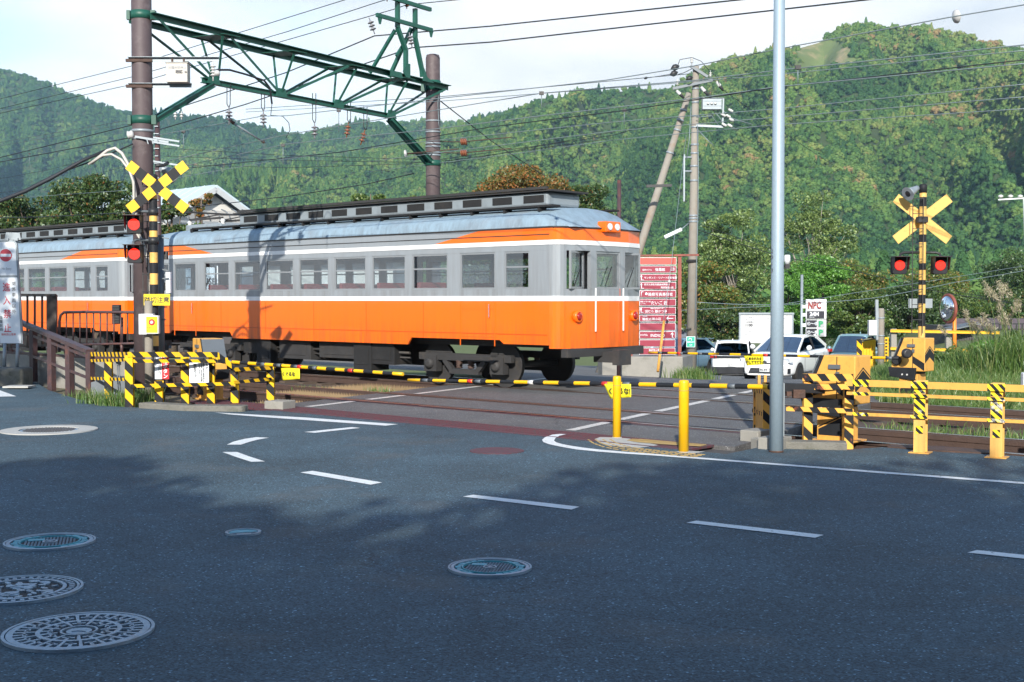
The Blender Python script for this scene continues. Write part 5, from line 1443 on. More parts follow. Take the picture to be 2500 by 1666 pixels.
# --- upright frame on the gantry with two cross-arms
tw = thing("mast_frame", gp(solve_t(960), 0, ZT), "green upright frame with two cross-arms standing on the lattice gantry", "mast")
tc_ = solve_t(962); c0 = PL + ax * (GL * tc_)
zg = ztc(tc_) + 0.08
ha = zat(-30, 27.2); hm = zat(55, 27.2); hw_ = zat(150, 27.2)
def mp(a, off, z): return c0 + ax * a + gn * off + V((0, 0, z))
for pts in (((0.07, W2, zg), (0.07, W2, zat(120, 27.2)), (-0.19, W2, zat(70, 27.2)), (-0.19, W2, ha)), ((0.62, W2, zg), (0.60, W2, zg + 0.15), (0.38, W2, zat(85, 27.2)), (0.38, W2, zat(12, 27.2)))):
    for a, b_ in zip(pts[:-1], pts[1:]):
        q = MB(); q.bar(mp(*a), mp(*b_), 0.07, 0.09, up=gn); q.build("upright", ["green"], tw)
q = MB(); q.bar(mp(-0.42, -W2, zg), mp(-0.2, W2 * 0.8, zat(75, 27.2)), 0.06, 0.06, up=gn); q.build("strut", ["green"], tw)
q = MB(); q.bar(mp(0.2, -W2, zg), mp(0.33, W2 * 0.8, zat(60, 27.2)), 0.06, 0.08, up=gn); q.build("strut", ["green"], tw)
q = MB(); q.bar(mp(0.1, 0, zat(130, 27.2)), mp(0.38, 0, zat(90, 27.2)), 0.05, 0.05, up=gn); q.build("strut", ["green"], tw)
q = MB(); q.prism([(-0.5, 0), (-0.5, 0.12), (-0.15, 0.12), (-0.1, 0)], mp(0, W2 + 0.06, zg - 0.14), ax, (0, 0, 1), 0.012); q.build("foot_plate", ["green"], tw)
q = MB(); q.prism([(0.0, 0), (-0.1, 0.12), (0.06, 0.3), (0.14, 0.3), (0.14, 0)], mp(0, W2 + 0.06, zg - 0.1), ax, (0, 0, 1), 0.012); q.build("foot_plate", ["green"], tw); q = MB(); q.prism([(0.55, 0), (0.6, 0.28), (0.7, 0.1), (0.95, 0.0)], mp(0, W2 + 0.06, zg - 0.1), ax, (0, 0, 1), 0.012)
q.build("foot_plate", ["green"], tw)
for z_, a0, a1 in ((zat(10, 27.2) + 0.05, -0.55, 0.82), (hm, -0.92, 0.86)):
    q = MB(); q.bar(mp(a0, W2 + 0.07, z_), mp(a1, W2 + 0.07, z_ - 0.02), 0.06, 0.08); q.build("cross_arm", ["green"], tw)
for a_ in (-0.83, 0.82):
    q = MB(); q.prism([(-0.07, 0), (0.07, 0), (0.02, -0.15), (-0.02, -0.15)], mp(a_, W2 + 0.07, hm - 0.03), ax, (0, 0, 1), 0.02); q.build("hanger_plate", ["green"], tw)
t = thing("suspension_insulator", P(903, 45, 27), "grey disc insulator string hanging from the left end of the lower cross-arm", "insulator", "suspension insulators")
insulator(t, P(901, 44, 26.6), 0.36, "insul_grey", 3, 0.07, (0.35, 0, -1), "disc_string")
t = thing("suspension_insulator", P(1000, 80, 27.6), "grey disc insulator string hanging from the right end of the lower cross-arm", "insulator", "suspension insulators")
insulator(t, P(999, 80, 27.4), 0.34, "insul_grey", 3, 0.07, (0.2, 0, -1), "disc_string")
for px in (945, 993):
    t = thing("pin_insulator", P(px, 20, 27.3), "brown and white pin insulator on the top cross-arm, %s" % ("left of its post" if px < 960 else "at its right tip"), "insulator")
    insulator(t, P(px, 22 if px > 960 else 4, 27.3), 0.2, "insul_brown", 2, 0.06, (0, 0, 1), "pin_body")
# insulators under the bottom chord
hang = [(559, 205, 262, 20, "grey", 0.0, "first from the left under the gantry, with a stay rod"), (643, 228, 270, 18, "grey", 0, "second from the left under the gantry"), (768, 228, 300, 0, "grey", 0, "in the middle under the gantry, with long stirrups"), (853, 246, 300, 0, "brown", 0.15, "rust brown, second from the right under the gantry"), (893, 260, 318, 0, "brown", 0.3, "rust brown, nearest the right end of the gantry")]
for (px, y0, y1, e, col, lean, lab) in hang:
    D = (PL + ax * GL * solve_t(px)).y
    t = thing("hanger_insulator", P(px, y0, D), ("hanging disc insulator, " + lab), "insulator", "insulators hung under the gantry")
    mb = MB()
    for q in (-5, 3): mb.tube([P(px + q, y0, D), P(px + q, y1 - 8, D), P(px + q * 0.2, y1, D)], 0.009, 5)
    mb.build("stirrup", ["black_steel"], t)
    insulator(t, P(px - (0 if not lean else 2), y1, D), 0.33, "insul_brown" if col == "brown" else "insul_grey", 3, 0.07, (-lean, 0, -1), "disc_string")
t = thing("stay_rod", P(568, 300, 24), "grey registration rod slanting down from the first hanging insulator", "rod")
mb = MB(); mb.tube([P(565, 298, 24), P(643, 347, 24.6)], 0.018, 8); mb.build("tube", ["galv"], t)
mb = MB(); mb.tube([P(559, 292, 24), P(567, 299, 24), P(572, 302, 24)], 0.03, 8); mb.tube([P(640, 345, 24.6), P(646, 349, 24.6)], 0.024, 8); mb.build("rod_fitting", ["rust"], t)

# --- overhead wires
WIRES = []
def wire(label, pts, c, r=0.009, m_="wire", name="overhead_wire", cat="wire", group="overhead wires", kD=None, sag=0.0):
    """pts in photo pixels; the wire runs parallel to the railway at distance c (on the view axis)"""
    q = []
    for i, p_ in enumerate(pts):
        D = (kD[i] if kD else c * 3415.0 / (p_[0] + 2165.0))
        q.append(P(p_[0], p_[1], D))
    o = thing(name, q[0], label, cat, group)
    mb = MB(); pp = []
    for a, b_ in zip(q[:-1], q[1:]):
        for j in range(6):
            t = j / 6; v_ = a.lerp(b_, t); v_.z -= sag * 4 * t * (1 - t); pp.append(v_)
    pp.append(q[-1]); mb.tube(pp, r, 5); mb.build("strand", [m_], o)
    return o
wire("highest thin wire crossing the sky left of the gantry top", [(-60, 257), (323, 161), (842, 0), (900, -20)], 26, 0.010)
wire("second thin wire crossing the sky at the left, under the highest", [(-60, 280), (323, 188), (700, 78), (921, 6), (990, -15)], 26, 0.010)
wire("third thin wire at the upper left, leading to the top cross-arm tip", [(-60, 290), (320, 207), (965, 22), (993, 12), (1115, 0), (1200, -8)], 26, 0.010)
wire("thick dark wire bent at the left suspension insulator", [(-60, 402), (0, 385), (321, 306), (378, 282), (700, 177), (914, 88), (1200, 64), (1785, 2), (1900, -10)], 26.5, 0.015)
wire("thick dark wire bent at the right suspension insulator", [(-60, 410), (0, 396), (310, 338), (378, 320), (600, 255), (1005, 117), (1200, 103), (2114, 0), (2200, -10)], 26.5, 0.015)
wire("faint wire across the left hillside above the thick pair", [(-60, 359), (0, 348), (320, 293)], 34, 0.009, "wire_c")
wire("faint wire across the left hillside, lower of the faint two", [(-60, 366), (0, 357), (320, 301)], 34, 0.008, "wire_c")
wire("pale messenger wire rising from the gantry towards the upper right corner", [(372, 333), (640, 284), (700, 283), (1080, 240), (1480, 196), (1690, 162), (1900, 120), (2310, 44), (2560, 2)], 19.6, 0.0075, "wire_pale")
wire("thin wire level with the gantry bottom chord, running right", [(600, 267), (1080, 236), (1600, 188), (1690, 180)], 25, 0.007, "wire_c")
wire("thin wire just under the gantry bottom chord, running right", [(600, 274), (1080, 247), (1640, 204), (1900, 182), (2560, 118)], 25, 0.007, "wire_pale")
wire("pale messenger wire passing under the gantry, second from the top on the right", [(396, 396), (700, 329), (1000, 280), (1322, 228), (1700, 196), (1900, 172), (2500, 110), (2560, 104)], 19.8, 0.0075, "wire_pale")
wire("pale contact wire of the near track crossing the green pole hill", [(420, 412), (700, 352), (1058, 316), (1330, 282), (1700, 240), (1900, 212), (2560, 150)], 19.7, 0.007, "wire_pale")
wire("dark wire crossing the hill just above the transformer", [(450, 412), (830, 372), (1200, 310), (1526, 270), (1900, 213), (2560, 140)], 24, 0.009)
wire("pale contact wire of the train's track, crossing right below the transformer", [(400, 440), (700, 388), (1000, 350), (1500, 298), (1900, 266), (2560, 200)], 25, 0.007, "wire_pale")
wire("pale wire crossing the right hill below the transformer, upper of the low pair", [(900, 395), (1300, 345), (1500, 320), (1880, 288), (2560, 232)], 25, 0.007, "wire_pale")
wire("pale wire crossing the right hill below the transformer, lower of the low pair", [(900, 420), (1300, 370), (1500, 342), (1880, 306), (2560, 262)], 27, 0.007, "wire_pale")
wire("thin black wire over the hill left of the tilted pole, upper", [(400, 362), (700, 380), (1100, 392), (1480, 340)], 30, 0.007)
wire("thin black wire over the hill left of the tilted pole, middle", [(400, 382), (700, 392), (1100, 398), (1500, 322)], 31, 0.007)
wire("thin black wire over the hill left of the tilted pole, lower", [(430, 402), (700, 410), (1000, 400), (1500, 330), (1650, 285)], 32, 0.007)
wire("twisted black cable sagging across above the train roof", [(-60, 533), (100, 530), (300, 520), (457, 508), (700, 480), (894, 450), (1010, 424)], 29, 0.013)
wire("thin wire across the hillside behind the left tree, upper", [(-60, 476), (100, 462), (330, 400)], 33, 0.007)
wire("thin wire across the hillside behind the left tree, lower", [(-60, 448), (120, 415), (325, 358)], 33, 0.007)
wire("pale thin wire touching the crossbuck from the left", [(-60, 488), (120, 478), (310, 465)], 29, 0.007, "wire_pale")
wire("pale thin wire above the right crossbuck sign", [(1700, 545), (1900, 615), (2100, 650), (2240, 690), (2560, 760)], None, 0.010, "wire", kD=[42, 45, 50, 55, 60])
wire("dark sagging cable from the concrete pole down to the right", [(1700, 560), (1820, 600), (1900, 625), (2100, 665), (2300, 715), (2500, 745)], None, 0.016, "wire", kD=[42, 45, 50, 55, 58, 60])
wire("pale service cable from the concrete pole to the parking sign", [(1700, 738), (1880, 745), (1960, 741), (2135, 728), (2330, 690), (2560, 650)], None, 0.012, "wire_pale", kD=[42, 43, 44, 46, 50, 55], sag=0.02)
wire("pale service cable under the one to the parking sign", [(1660, 758), (1880, 748), (2090, 715), (2300, 682), (2560, 640)], None, 0.009, "wire_pale", kD=[42, 43, 45, 50, 55])
wire("diagonal black cable falling across the hill right of the concrete pole", [(1765, 220), (1900, 315), (2020, 395), (2100, 440)], None, 0.011, "wire", kD=[42, 50, 60, 70])
wire("black cable from the short brown pole falling to the right", [(1075, 247), (1130, 290), (1200, 345), (1330, 430)], None, 0.014, "wire", kD=[28.5, 32, 36, 44])
# droppers between messenger and contact wires
for (px, y0, y1, c) in ((72, 376, 412, 30), (448, 322, 370, 19.7), (691, 355, 402, 19.7), (827, 270, 322, 19.7), (1322, 228, 266, 19.7), (1524, 270, 305, 25), (1948, 165, 206, 19.7)):
    D = c * 3415.0 / (px + 2165.0)
    t = thing("wire_dropper", P(px, y0, D), "dropper rod clipped between two wires, %s" % {72: "over the far left hillside", 448: "right of the brown pole", 691: "left under the gantry", 827: "under the middle of the gantry", 1322: "in the gap between short brown pole and concrete pole", 1524: "just left of the tilted pole", 1948: "right of the silver pole"}[px], "wire dropper", "droppers on the overhead wires")
    mb = MB(); mb.tube([P(px, y0, D), P(px, y1, D)], 0.007, 5); mb.build("rod", ["wire_pale"], t)
    mb = MB(); mb.box(P(px, y0, D), (0.07, 0.05, 0.05)); mb.build("clip", ["black_steel"], t)
# round strain insulator at the upper right
p = P(2337, 40, 16.5); t = thing("strain_insulator", p, "milky white round strain insulator on the wire at the upper right", "insulator")
mb = MB(); mb.lathe(p + V((-0.05, 0, -0.01)), [(0.02, 0), (0.085, 0.03), (0.09, 0.05), (0.05, 0.08), (0.02, 0.1)], 18, (1, 0.2, 0.2)); mb.build("disc", ["porcelain"], t)
for (x0, y0, D, lab, m_) in ((988, 376, 27.6, "milky disc insulator left of the short brown pole", "porcelain"), (1125, 347, 30, "brown disc insulator right of the short brown pole, upper", "insul_brown"), (1125, 374, 30, "brown disc insulator right of the short brown pole, lower", "insul_brown")):
    p = P(x0, y0, D); t = thing("strain_insulator", p, lab, "insulator")
    mb = MB()
    for q in range(1 if m_ == "porcelain" else 3): mb.lathe(p + V((0.05 * q, 0, 0)), [(0.02, 0), (0.085, 0.015), (0.085, 0.03), (0.02, 0.05)], 14, (1, -0.3, 0.1))
    mb.build("disc", [m_], t)
    mb = MB(); mb.tube([PR + V((0, -0.18, P(0, y0, 28.4).z)), p, p + V((1.2, -0.4, 0.06))], 0.012, 5); mb.build("link_rod", ["rust"], t)

# --- heavy feeder cable with its white conduits at the left pole
t = thing("feeder_cable", P(100, 450, 22), "thick black cable bundle climbing from the left to the white conduits at the brown pole", "cable")
mb = MB(); mb.tube([P(-60, 515, 21.0), P(0, 491, 21.2), P(60, 468, 21.4), (P(120, 438, 21.6)), P(200, 393, 21.8), P(262, 366, 22.0)], [0.035, 0.035, 0.035, 0.033, 0.03, 0.025], 8)
mb.tube([P(-60, 512, 21.1), P(60, 464, 21.5), P(130, 428, 21.7), P(230, 392, 22), P(325, 352, 22.0)], 0.014, 6); mb.build("cable", ["wire"], t)
mb = MB()
mb.tube([P(222, 400, 21.9), P(262, 368, 21.95), P(281, 362, 21.95), P(298, 375, 21.9), P(312, 400, 21.9), P(325, 440, 21.85), P(332, 490, 21.85), P(330, 530, 21.8), P(340, 575, 21.8), P(355, 610, 21.8), P(368, 660, 21.8), P(371, 720, 21.8)], 0.028, 8)
mb.tube([P(216, 402, 21.85), P(250, 380, 21.85), P(272, 377, 21.85), P(296, 390, 21.85), P(315, 415, 21.8), P(326, 445, 21.8), P(327, 520, 21.8), P(334, 570, 21.75), P(352, 600, 21.75), P(363, 655, 21.75), P(365, 720, 21.75)], 0.022, 8)
mb.build("conduit", ["conduit"], t)
# grey cable from the gantry down to the wires
t = thing("drop_cable", P(560, 175, 23), "curved dark cable from the white post insulator to the gantry underside", "cable")
mb = MB(); mb.tube([P(530, 171, 22.0), P(560, 171, 22.4), P(600, 182, 23), P(645, 197, 23.8), P(659, 215, 24), P(664, 254, 24)], 0.019, 8); mb.tube([P(664, 254, 24), P(661, 282, 24), P(690, 284, 24.3), P(705, 300, 24.4), P(708, 318, 24.4), P(698, 337, 24.4)], 0.008, 6); mb.build("cable", ["wire"], t)

# --- thin brown utility pole behind the crossing signal
p = P(388, 730, 30); p.z = 0
t = thing("utility_pole", p, "slim rusty brown utility pole partly hidden behind the thick brown pole", "pole")
mb = MB(); mb.tube([p, V((p.x, p.y, zat(288, 30)))], [0.085, 0.06], 14); mb.build("pole", ["brown_steel"], t)
mb = MB()
for z_ in (zat(337, 30), zat(348, 30), zat(395, 30)): mb.bar((p.x - 0.1, p.y - 0.1, z_), (p.x + 0.55, p.y - 0.1, z_ - 0.1), 0.04, 0.04)
mb.build("cross_arm", ["galv"], t)
for q, px in enumerate((428, 443)): insulator(t, P(px, 272, 30), 0.2, "porcelain", 2, 0.05, (0, 0, -1))
mb = MB()
for i in range(14): mb.box((p.x, p.y - 0.09, zat(310 + i * 18, 30)), (0.12 if i % 2 else 0.08, 0.02, 0.02))
mb.build("step_bolts", ["galv"], t)

# --- concrete utility pole with transformer, and the tilted stay pole
UD = 42.0
p = P(1688, 730, UD); p.z = -0.9; pt = P(1699, 162, UD)
t = thing("utility_pole", p, "tall stained concrete utility pole carrying cross-arms, transformer and a green notice", "pole")
mb = MB(); mb.tube([p, pt], [0.185, 0.105], 20); mb.build("pole", ["pole_conc"], t)
mb = MB()
for py in (220, 255, 290, 318, 363, 385, 418, 455, 545, 552, 560): 
    f = (py - 162) / (960 - 162.0); c = pt.lerp(p, f); band(mb, c, 0.115 + 0.085 * f, 0.06, n=14)
mb.build("steel_strap", ["galv"], t)
mb = MB(); band(mb, P(1689, 638, UD), 0.19, 0.10, n=16); mb.build("rubber_band", ["rubber"], t)
for a_, b_ in (((1685, 161), (1728, 188)), ((1642, 217), (1740, 196))):
    mb = MB(); A_, B_ = P(*a_, UD - 0.15), P(*b_, UD - 0.2)
    mb.bar(A_, B_, 0.08, 0.085); mb.build("cross_arm", ["grey_steel"], t)
for (px, py) in ((1689, 158), (1734, 192), (1654, 212)): insulator(t, P(px, py, UD - 0.15), 0.26, "porcelain", 3, 0.06, (0, 0, 1))
for (a_, b_) in (((1750, 200), (1766, 222)), ((1712, 213), (1730, 235)), ((1652, 222), (1670, 240))):
    A_, B_ = P(*a_, UD - 0.2), P(*b_, UD - 0.3)
    mb = MB(); mb.tube([A_, A_.lerp(B_, 0.5), B_], [0.05, 0.06, 0.03], 8, mat=[0, 1]); mb.build("cable_end", ["porcelain", "black_steel"], t)
for (px, py, s_) in ((1648, 165, 0.15), (1645, 180, 0.14), (1683, 192, 0.12), (1577, 191, 0.06)):
    mb = MB(); mb.lathe(P(px, py, UD - 0.4), [(0.02, -s_), (0.1 * s_ / 0.14, -s_ * 0.3), (0.09 * s_ / 0.14, s_ * 0.4), (0.02, s_)], 7, (0.9, 0.1, 0.35)); mb.build("line_cover", ["black_steel"], t)
mb = MB()
for q in (((1689, 141), (1660, 146), (1653, 165)), ((1690, 141), (1712, 150), (1734, 176)), ((1738, 178), (1752, 190), (1757, 210)), ((1655, 182), (1670, 178), (1690, 168)), ((1577, 191), (1612, 186), (1645, 180))):
    mb.tube([P(*k, UD - 0.3) for k in q], 0.012, 5)
mb.build("jumper_wire", ["wire"], t)
c = P(1737, 256, UD - 0.35)
mb = MB(); mb.box(c, (0.62, 0.3, 0.34)); mb.box(c + V((0, -0.155, 0.1)), (0.6, 0.01, 0.02)); mb.box(c + V((0, -0.155, -0.06)), (0.6, 0.01, 0.02)); tro = mb.build("transformer", ["galv"], t, bevel=0.03)
mb = MB()
for q in (-0.14, -0.02, 0.1): mb.lathe(c + V((q, -0.16, 0.02)), [(0.035, 0), (0.045, 0.03), (0.025, 0.05)], 10, (0, -1, 0))
mb.build("bushing", ["porcelain"], tro)
mb = MB(); mb.angle(P(1706, 241, UD - 0.3), P(1768, 241, UD - 0.3), 0.05); mb.bar(P(1766, 241, UD - 0.3), P(1764, 308, UD - 0.3), 0.05, 0.05, up=(0, 1, 0)); mb.bar(P(1700, 307, UD - 0.2), P(1766, 310, UD - 0.3), 0.06, 0.07); mb.build("bracket_frame", ["galv"], t)
for (px, py) in ((1784, 270), (1786, 293), (1766, 281), (1768, 305), (1778, 284), (1782, 307)):
    mb = MB(); mb.lathe(P(px, py, UD - 0.4), [(0.02, -0.09), (0.05, -0.06), (0.035, -0.03), (0.055, 0), (0.035, 0.03), (0.05, 0.06), (0.02, 0.09)], 8, (0.8, 0, -0.45)); mb.build("fuse_insulator", ["porcelain"], t)
mb = MB()
for q in (((1735, 262), (1755, 285), (1766, 302), (1800, 316)), ((1745, 262), (1760, 280), (1790, 290), (1838, 305)), ((1753, 260), (1770, 275), (1795, 280)), ((1700, 287), (1738, 283), (1755, 308)), ((1706, 320), (1730, 345), (1742, 355)), ((1687, 260), (1683, 340), (1676, 390)), ((1703, 305), (1705, 420), (1704, 520), (1699, 700), (1697, 800))):
    mb.tube([P(*k, UD - 0.3) for k in q], 0.014, 5)
mb.build("service_cable", ["wire_pale"], t)
mb = MB(); mb.box(P(1670, 435, UD - 0.2), (0.05, 0.1, 1.55)); 
for py in (384, 418): mb.bar(P(1670, py, UD - 0.2), P(1688, py, UD - 0.1), 0.05, 0.05)
mb.build("cable_riser", ["galv"], t)
# small white street light on an arm
q = P(1640, 571, UD - 0.4)
mb = MB(); mb.bar(P(1622, 580, UD - 0.5), P(1664, 560, UD - 0.5), 0.14, 0.12); lm = mb.build("lamp_head", ["white"], t, bevel=0.02)
mb = MB(); mb.tube([P(1662, 562, UD - 0.5), P(1672, 553, UD - 0.3), P(1682, 545, UD - 0.15)], 0.015, 6); mb.build("lamp_arm", ["galv"], t)
# green notice plate and its lettering
sx, sz = P(1676, 822, UD - 0.28), P(1697, 848, UD - 0.28)
c = (sx + sz) / 2; w_, h_ = sz.x - sx.x, sx.z - sz.z
mb = MB(); mb.box(c, (w_, 0.01, h_)); mb.build("notice_backing", ["sign_white"], t)
mb = MB(); mb.box(c + V((0, -0.008, 0)), (w_ * 0.9, 0.006, h_ * 0.92)); mb.build("notice_green", ["sign_green"], t)
text("避難場所", 0.062, "sign_white", c + V((-0.125, -0.012, -0.03)), (1, 0, 0), (0, 0, 1), t)
mb = MB(); mb.tube([c + V((0.02, -0.014, 0.03)), c + V((0.02, -0.014, 0.1)), c + V((-0.05, -0.014, 0.12)), c + V((-0.07, -0.014, 0.06))], 0.014, 6); mb.build("arrow", ["sign_white"], t)
text("強羅", 0.05, "sign_white", c + V((-0.05, -0.012, -0.12)), (1, 0, 0), (0, 0, 1), t)

a_, b_ = P(1682, 228, UD + 1.2), P(1572, 575, UD + 1.2); b2 = a_ + (b_ - a_) * ((a_.z + 0.9) / (a_.z - b_.z))
t = thing("stay_pole", b2, "tilted brown concrete pole leaning against the tall concrete utility pole", "pole")
mb = MB(); mb.tube([b2, a_], [0.17, 0.10], 16); mb.build("pole", ["pole_conc"], t)
mb = MB()
for f in (0.12, 0.19, 0.26, 0.42): c = a_.lerp(b_, f); mb.lathe(c, [(0.125 + 0.03 * f, -0.03), (0.125 + 0.03 * f, 0.03)], 12, (a_ - b_).normalized())
mb.build("steel_strap", ["galv"], t)
mb = MB(); mb.bar(P(1578, 455, UD), P(1640, 453, UD), 0.09, 0.09); mb.build("black_bar", ["black_steel"], t)

# brown post behind the train's end
p = P(1511, 730, 34); p.z = -0.4
t = thing("brown_post", p, "slim red-brown steel post rising behind the front end of the train", "post")
mb = MB(); mb.tube([p, V((p.x, p.y, zat(440, 34)))], 0.055, 12); mb.build("post", ["brown_steel"], t)

# --- silver street pole in front of the fence
p = g(1895, 1104)
t = thing("steel_pole", p, "tall pale grey steel pole in front of the fence, numbered 2919 near its middle", "pole")
mb = MB(); mb.tube([p, p + V((0, 0, 2)), p + V((0, 0, 9.5))], [0.077, 0.071, 0.047], 28); mb.build("pole", ["silver"], t)
mb = MB(); mb.lathe(p, [(0.081, 0), (0.081, 0.02)], 24); mb.build("base_collar", ["rust"], t)
vt = P(1884, 622, 13.9)
vtext("2919", 0.068, "sign_black", P(1885, 618, 13.86), (1, 0.0, 0), (0, 0, 1), t, pitch=1.05, squeeze=0.75)
mb = MB(); mb.box(P(1910, 1000, 14.2), (0.035, 0.06, 0.60)); mb.build("cable_guard", ["galv"], t)
sp_ = P(1922, 632, 13.9)
t = thing("sensor_lamp", sp_, "small white lamp with a dark base fixed to the right side of the silver pole", "lamp")
mb = MB(); mb.lathe(sp_ + V((0, 0, -0.02)), [(0.024, -0.04), (0.035, 0.0), (0.033, 0.05), (0.026, 0.062)], 14); mb.build("shade", ["white"], t)
mb = MB(); mb.box(sp_ + V((0, 0, -0.085)), (0.05, 0.05, 0.05)); mb.tube([sp_ + V((-0.02, 0, -0.08)), sp_ + V((-0.08, 0, -0.08))], 0.014, 6); mb.build("bracket", ["black_steel"], t)
# ================================================================== level crossing equipment and fences
Z3 = V((0, 0, 1))
def up_to(px, py, base):
    """height of pixel row py at the distance of the point base"""
    return P(px, py, base.y).z

# ---------- striped fence round the machine on the left
def hz_post(parent, px, base_py, top_py, w=0.125, d=0.07, rot=0.0, D=None, mats=("stripe_post", "yellow")):
    b = g(px, base_py) if D is None else V((P(px, base_py, D).x, D, 0))
    zt = P(px, top_py, b.y).z
    X = V((math.cos(rot), math.sin(rot), 0)); Y = V((-X.y, X.x, 0))
    mb = MB(); h = zt - b.z + 0.04; c = b + V((0, 0, h / 2 - 0.04))
    # flange facing the road, web behind it and a rear flange: an H section
    f = -Y * (d / 2)
    mb.box(c + f, (h, w, 0.008), (Z3, X, Z3.cross(X)), 0)
    mb.box(c + Y * (d / 2), (h, w, 0.008), (Z3, X, Z3.cross(X)), 1)
    mb.box(c - X * (w / 2 - 0.006), (0.01, d - 0.012, h), (X, Y, Z3), 1)
    return mb.build("post", list(mats), parent), V((b.x, b.y, zt))
def rail(parent, a, b_, h=0.07, t=0.02, m_="stripe", name="rail"):
    mb = MB(); mb.bar(a, b_, t, h); return mb.build(name, [m_], parent)

fl = thing("hazard_fence", g(318, 994), "yellow and black striped fence enclosing the barrier machine at the left", "fence")
pts = {}
for nm, px, by, ty in (("a", 266, 981, 884), ("b", 317, 994, 868), ("c", 389, 990, 930), ("d", 453, 987, 872), ("e", 516, 985, 872), ("f", 574, 984, 898), ("g", 661, 976, 894)):
    o, top = hz_post(fl, px, by, ty); pts[nm] = g(px, by)
def at(px, py, D): return P(px, py, D)
D1 = [21.9, 19.75, 20.25, 20.35, 21.2]
# left run: brown post to the corner post
rail(fl, at(219, 865, 22.0), at(318, 866, 19.7), 0.075); rail(fl, at(219, 881, 22.0), at(318, 879, 19.7), 0.05); rail(fl, at(219, 924, 22.0), at(314, 927, 19.7), 0.05)
# front run
rail(fl, at(312, 866, 19.68), at(531, 866, 20.2), 0.08); rail(fl, at(325, 882, 19.68), at(531, 882, 20.2), 0.052); rail(fl, at(318, 943, 19.68), at(572, 937, 20.3), 0.055)
rail(fl, at(528, 865, 20.2), at(572, 898, 20.35), 0.08); rail(fl, at(531, 881, 20.19), at(560, 888, 20.34), 0.05)
rail(fl, at(570, 903, 20.35), at(671, 898, 21.2), 0.06); rail(fl, at(570, 934, 20.35), at(668, 925, 21.2), 0.05)
# yellow plates behind two of the posts
for px, D in ((453, 20.42), (535, 20.5)):
    mb = MB(); mb.box(at(px + 6, 878, D), (0.2, 0.02, 0.06)); mb.build("joint_plate", ["yellow"], fl)

# notices hung on it
def board(name, x0, y0, x1, y1, D, label, m_, th=0.006, cat="notice board", rim=None):
    a, b_ = P(x0, y0, D), P(x1, y1, D); c = (a + b_) / 2
    w_, h_ = abs(b_.x - a.x), abs(a.z - b_.z)
    t = thing(name, c, label, cat)
    mb = MB(); mb.box(c, (w_, th, h_)); mb.build("panel", [m_], t)
    return t, c, w_, h_
t, c, w_, h_ = board("emergency_notice", 378, 863, 413, 926, 20.08, "small half white, half red notice with vertical characters on the striped fence", "sign_white")
mb = MB(); mb.box(c + V((w_ * 0.25, -0.005, 0)), (w_ * 0.5, 0.006, h_)); mb.build("red_half", ["sign_red"], t)
vtext("非常ボタン", 0.076, "sign_white", c + V((w_ * 0.25, -0.01, h_ * 0.5 - 0.078)), (1, 0, 0), Z3, t, pitch=1.04, bold=0.002)
for i, s_ in enumerate(("踏切内で車が動けなくなったり、", "非常の場合はこのボタンを強く", "押してください。", "列車が停止します。")):
    vtext(s_, 0.024, "sign_black", c + V((-0.02 - 0.026 * i, -0.005, h_ * 0.5 - 0.03)), (1, 0, 0), Z3, t, pitch=1.02, bold=0.0012)
t, c, w_, h_ = board("request_notice", 462, 861, 510, 935, 20.22, "white notice board with vertical writing wired to the striped fence before the barrier machine", "sign_white")
text("強羅踏切", 0.045, "sign_pink", c + V((-0.02, -0.005, h_ * 0.5 - 0.06)), (1, 0, 0), Z3, t, bold=0.0008)
text("踏切名", 0.024, "sign_black", c + V((-0.13, -0.005, h_ * 0.5 - 0.055)), (1, 0, 0), Z3, t)
vtext("おねがい", 0.04, "sign_black", c + V((0.125, -0.005, 0.07)), (1, 0, 0), Z3, t, pitch=1.1, bold=0.0015)
for x_, s_, sz in ((0.075, "踏切警報機または遮断機の", 0.032), (0.04, "故障にお気づきの方は左記", 0.032), (0.005, "へおしらせください", 0.032), (-0.05, "箱根登山鉄道株式会社", 0.022), (-0.075, "電話〇四六五", 0.022)):
    vtext(s_, sz, "sign_black", c + V((x_, -0.005, h_ * 0.5 - (0.12 if sz > 0.03 else 0.2))), (1, 0, 0), Z3, t, pitch=1.0, bold=0.0014)

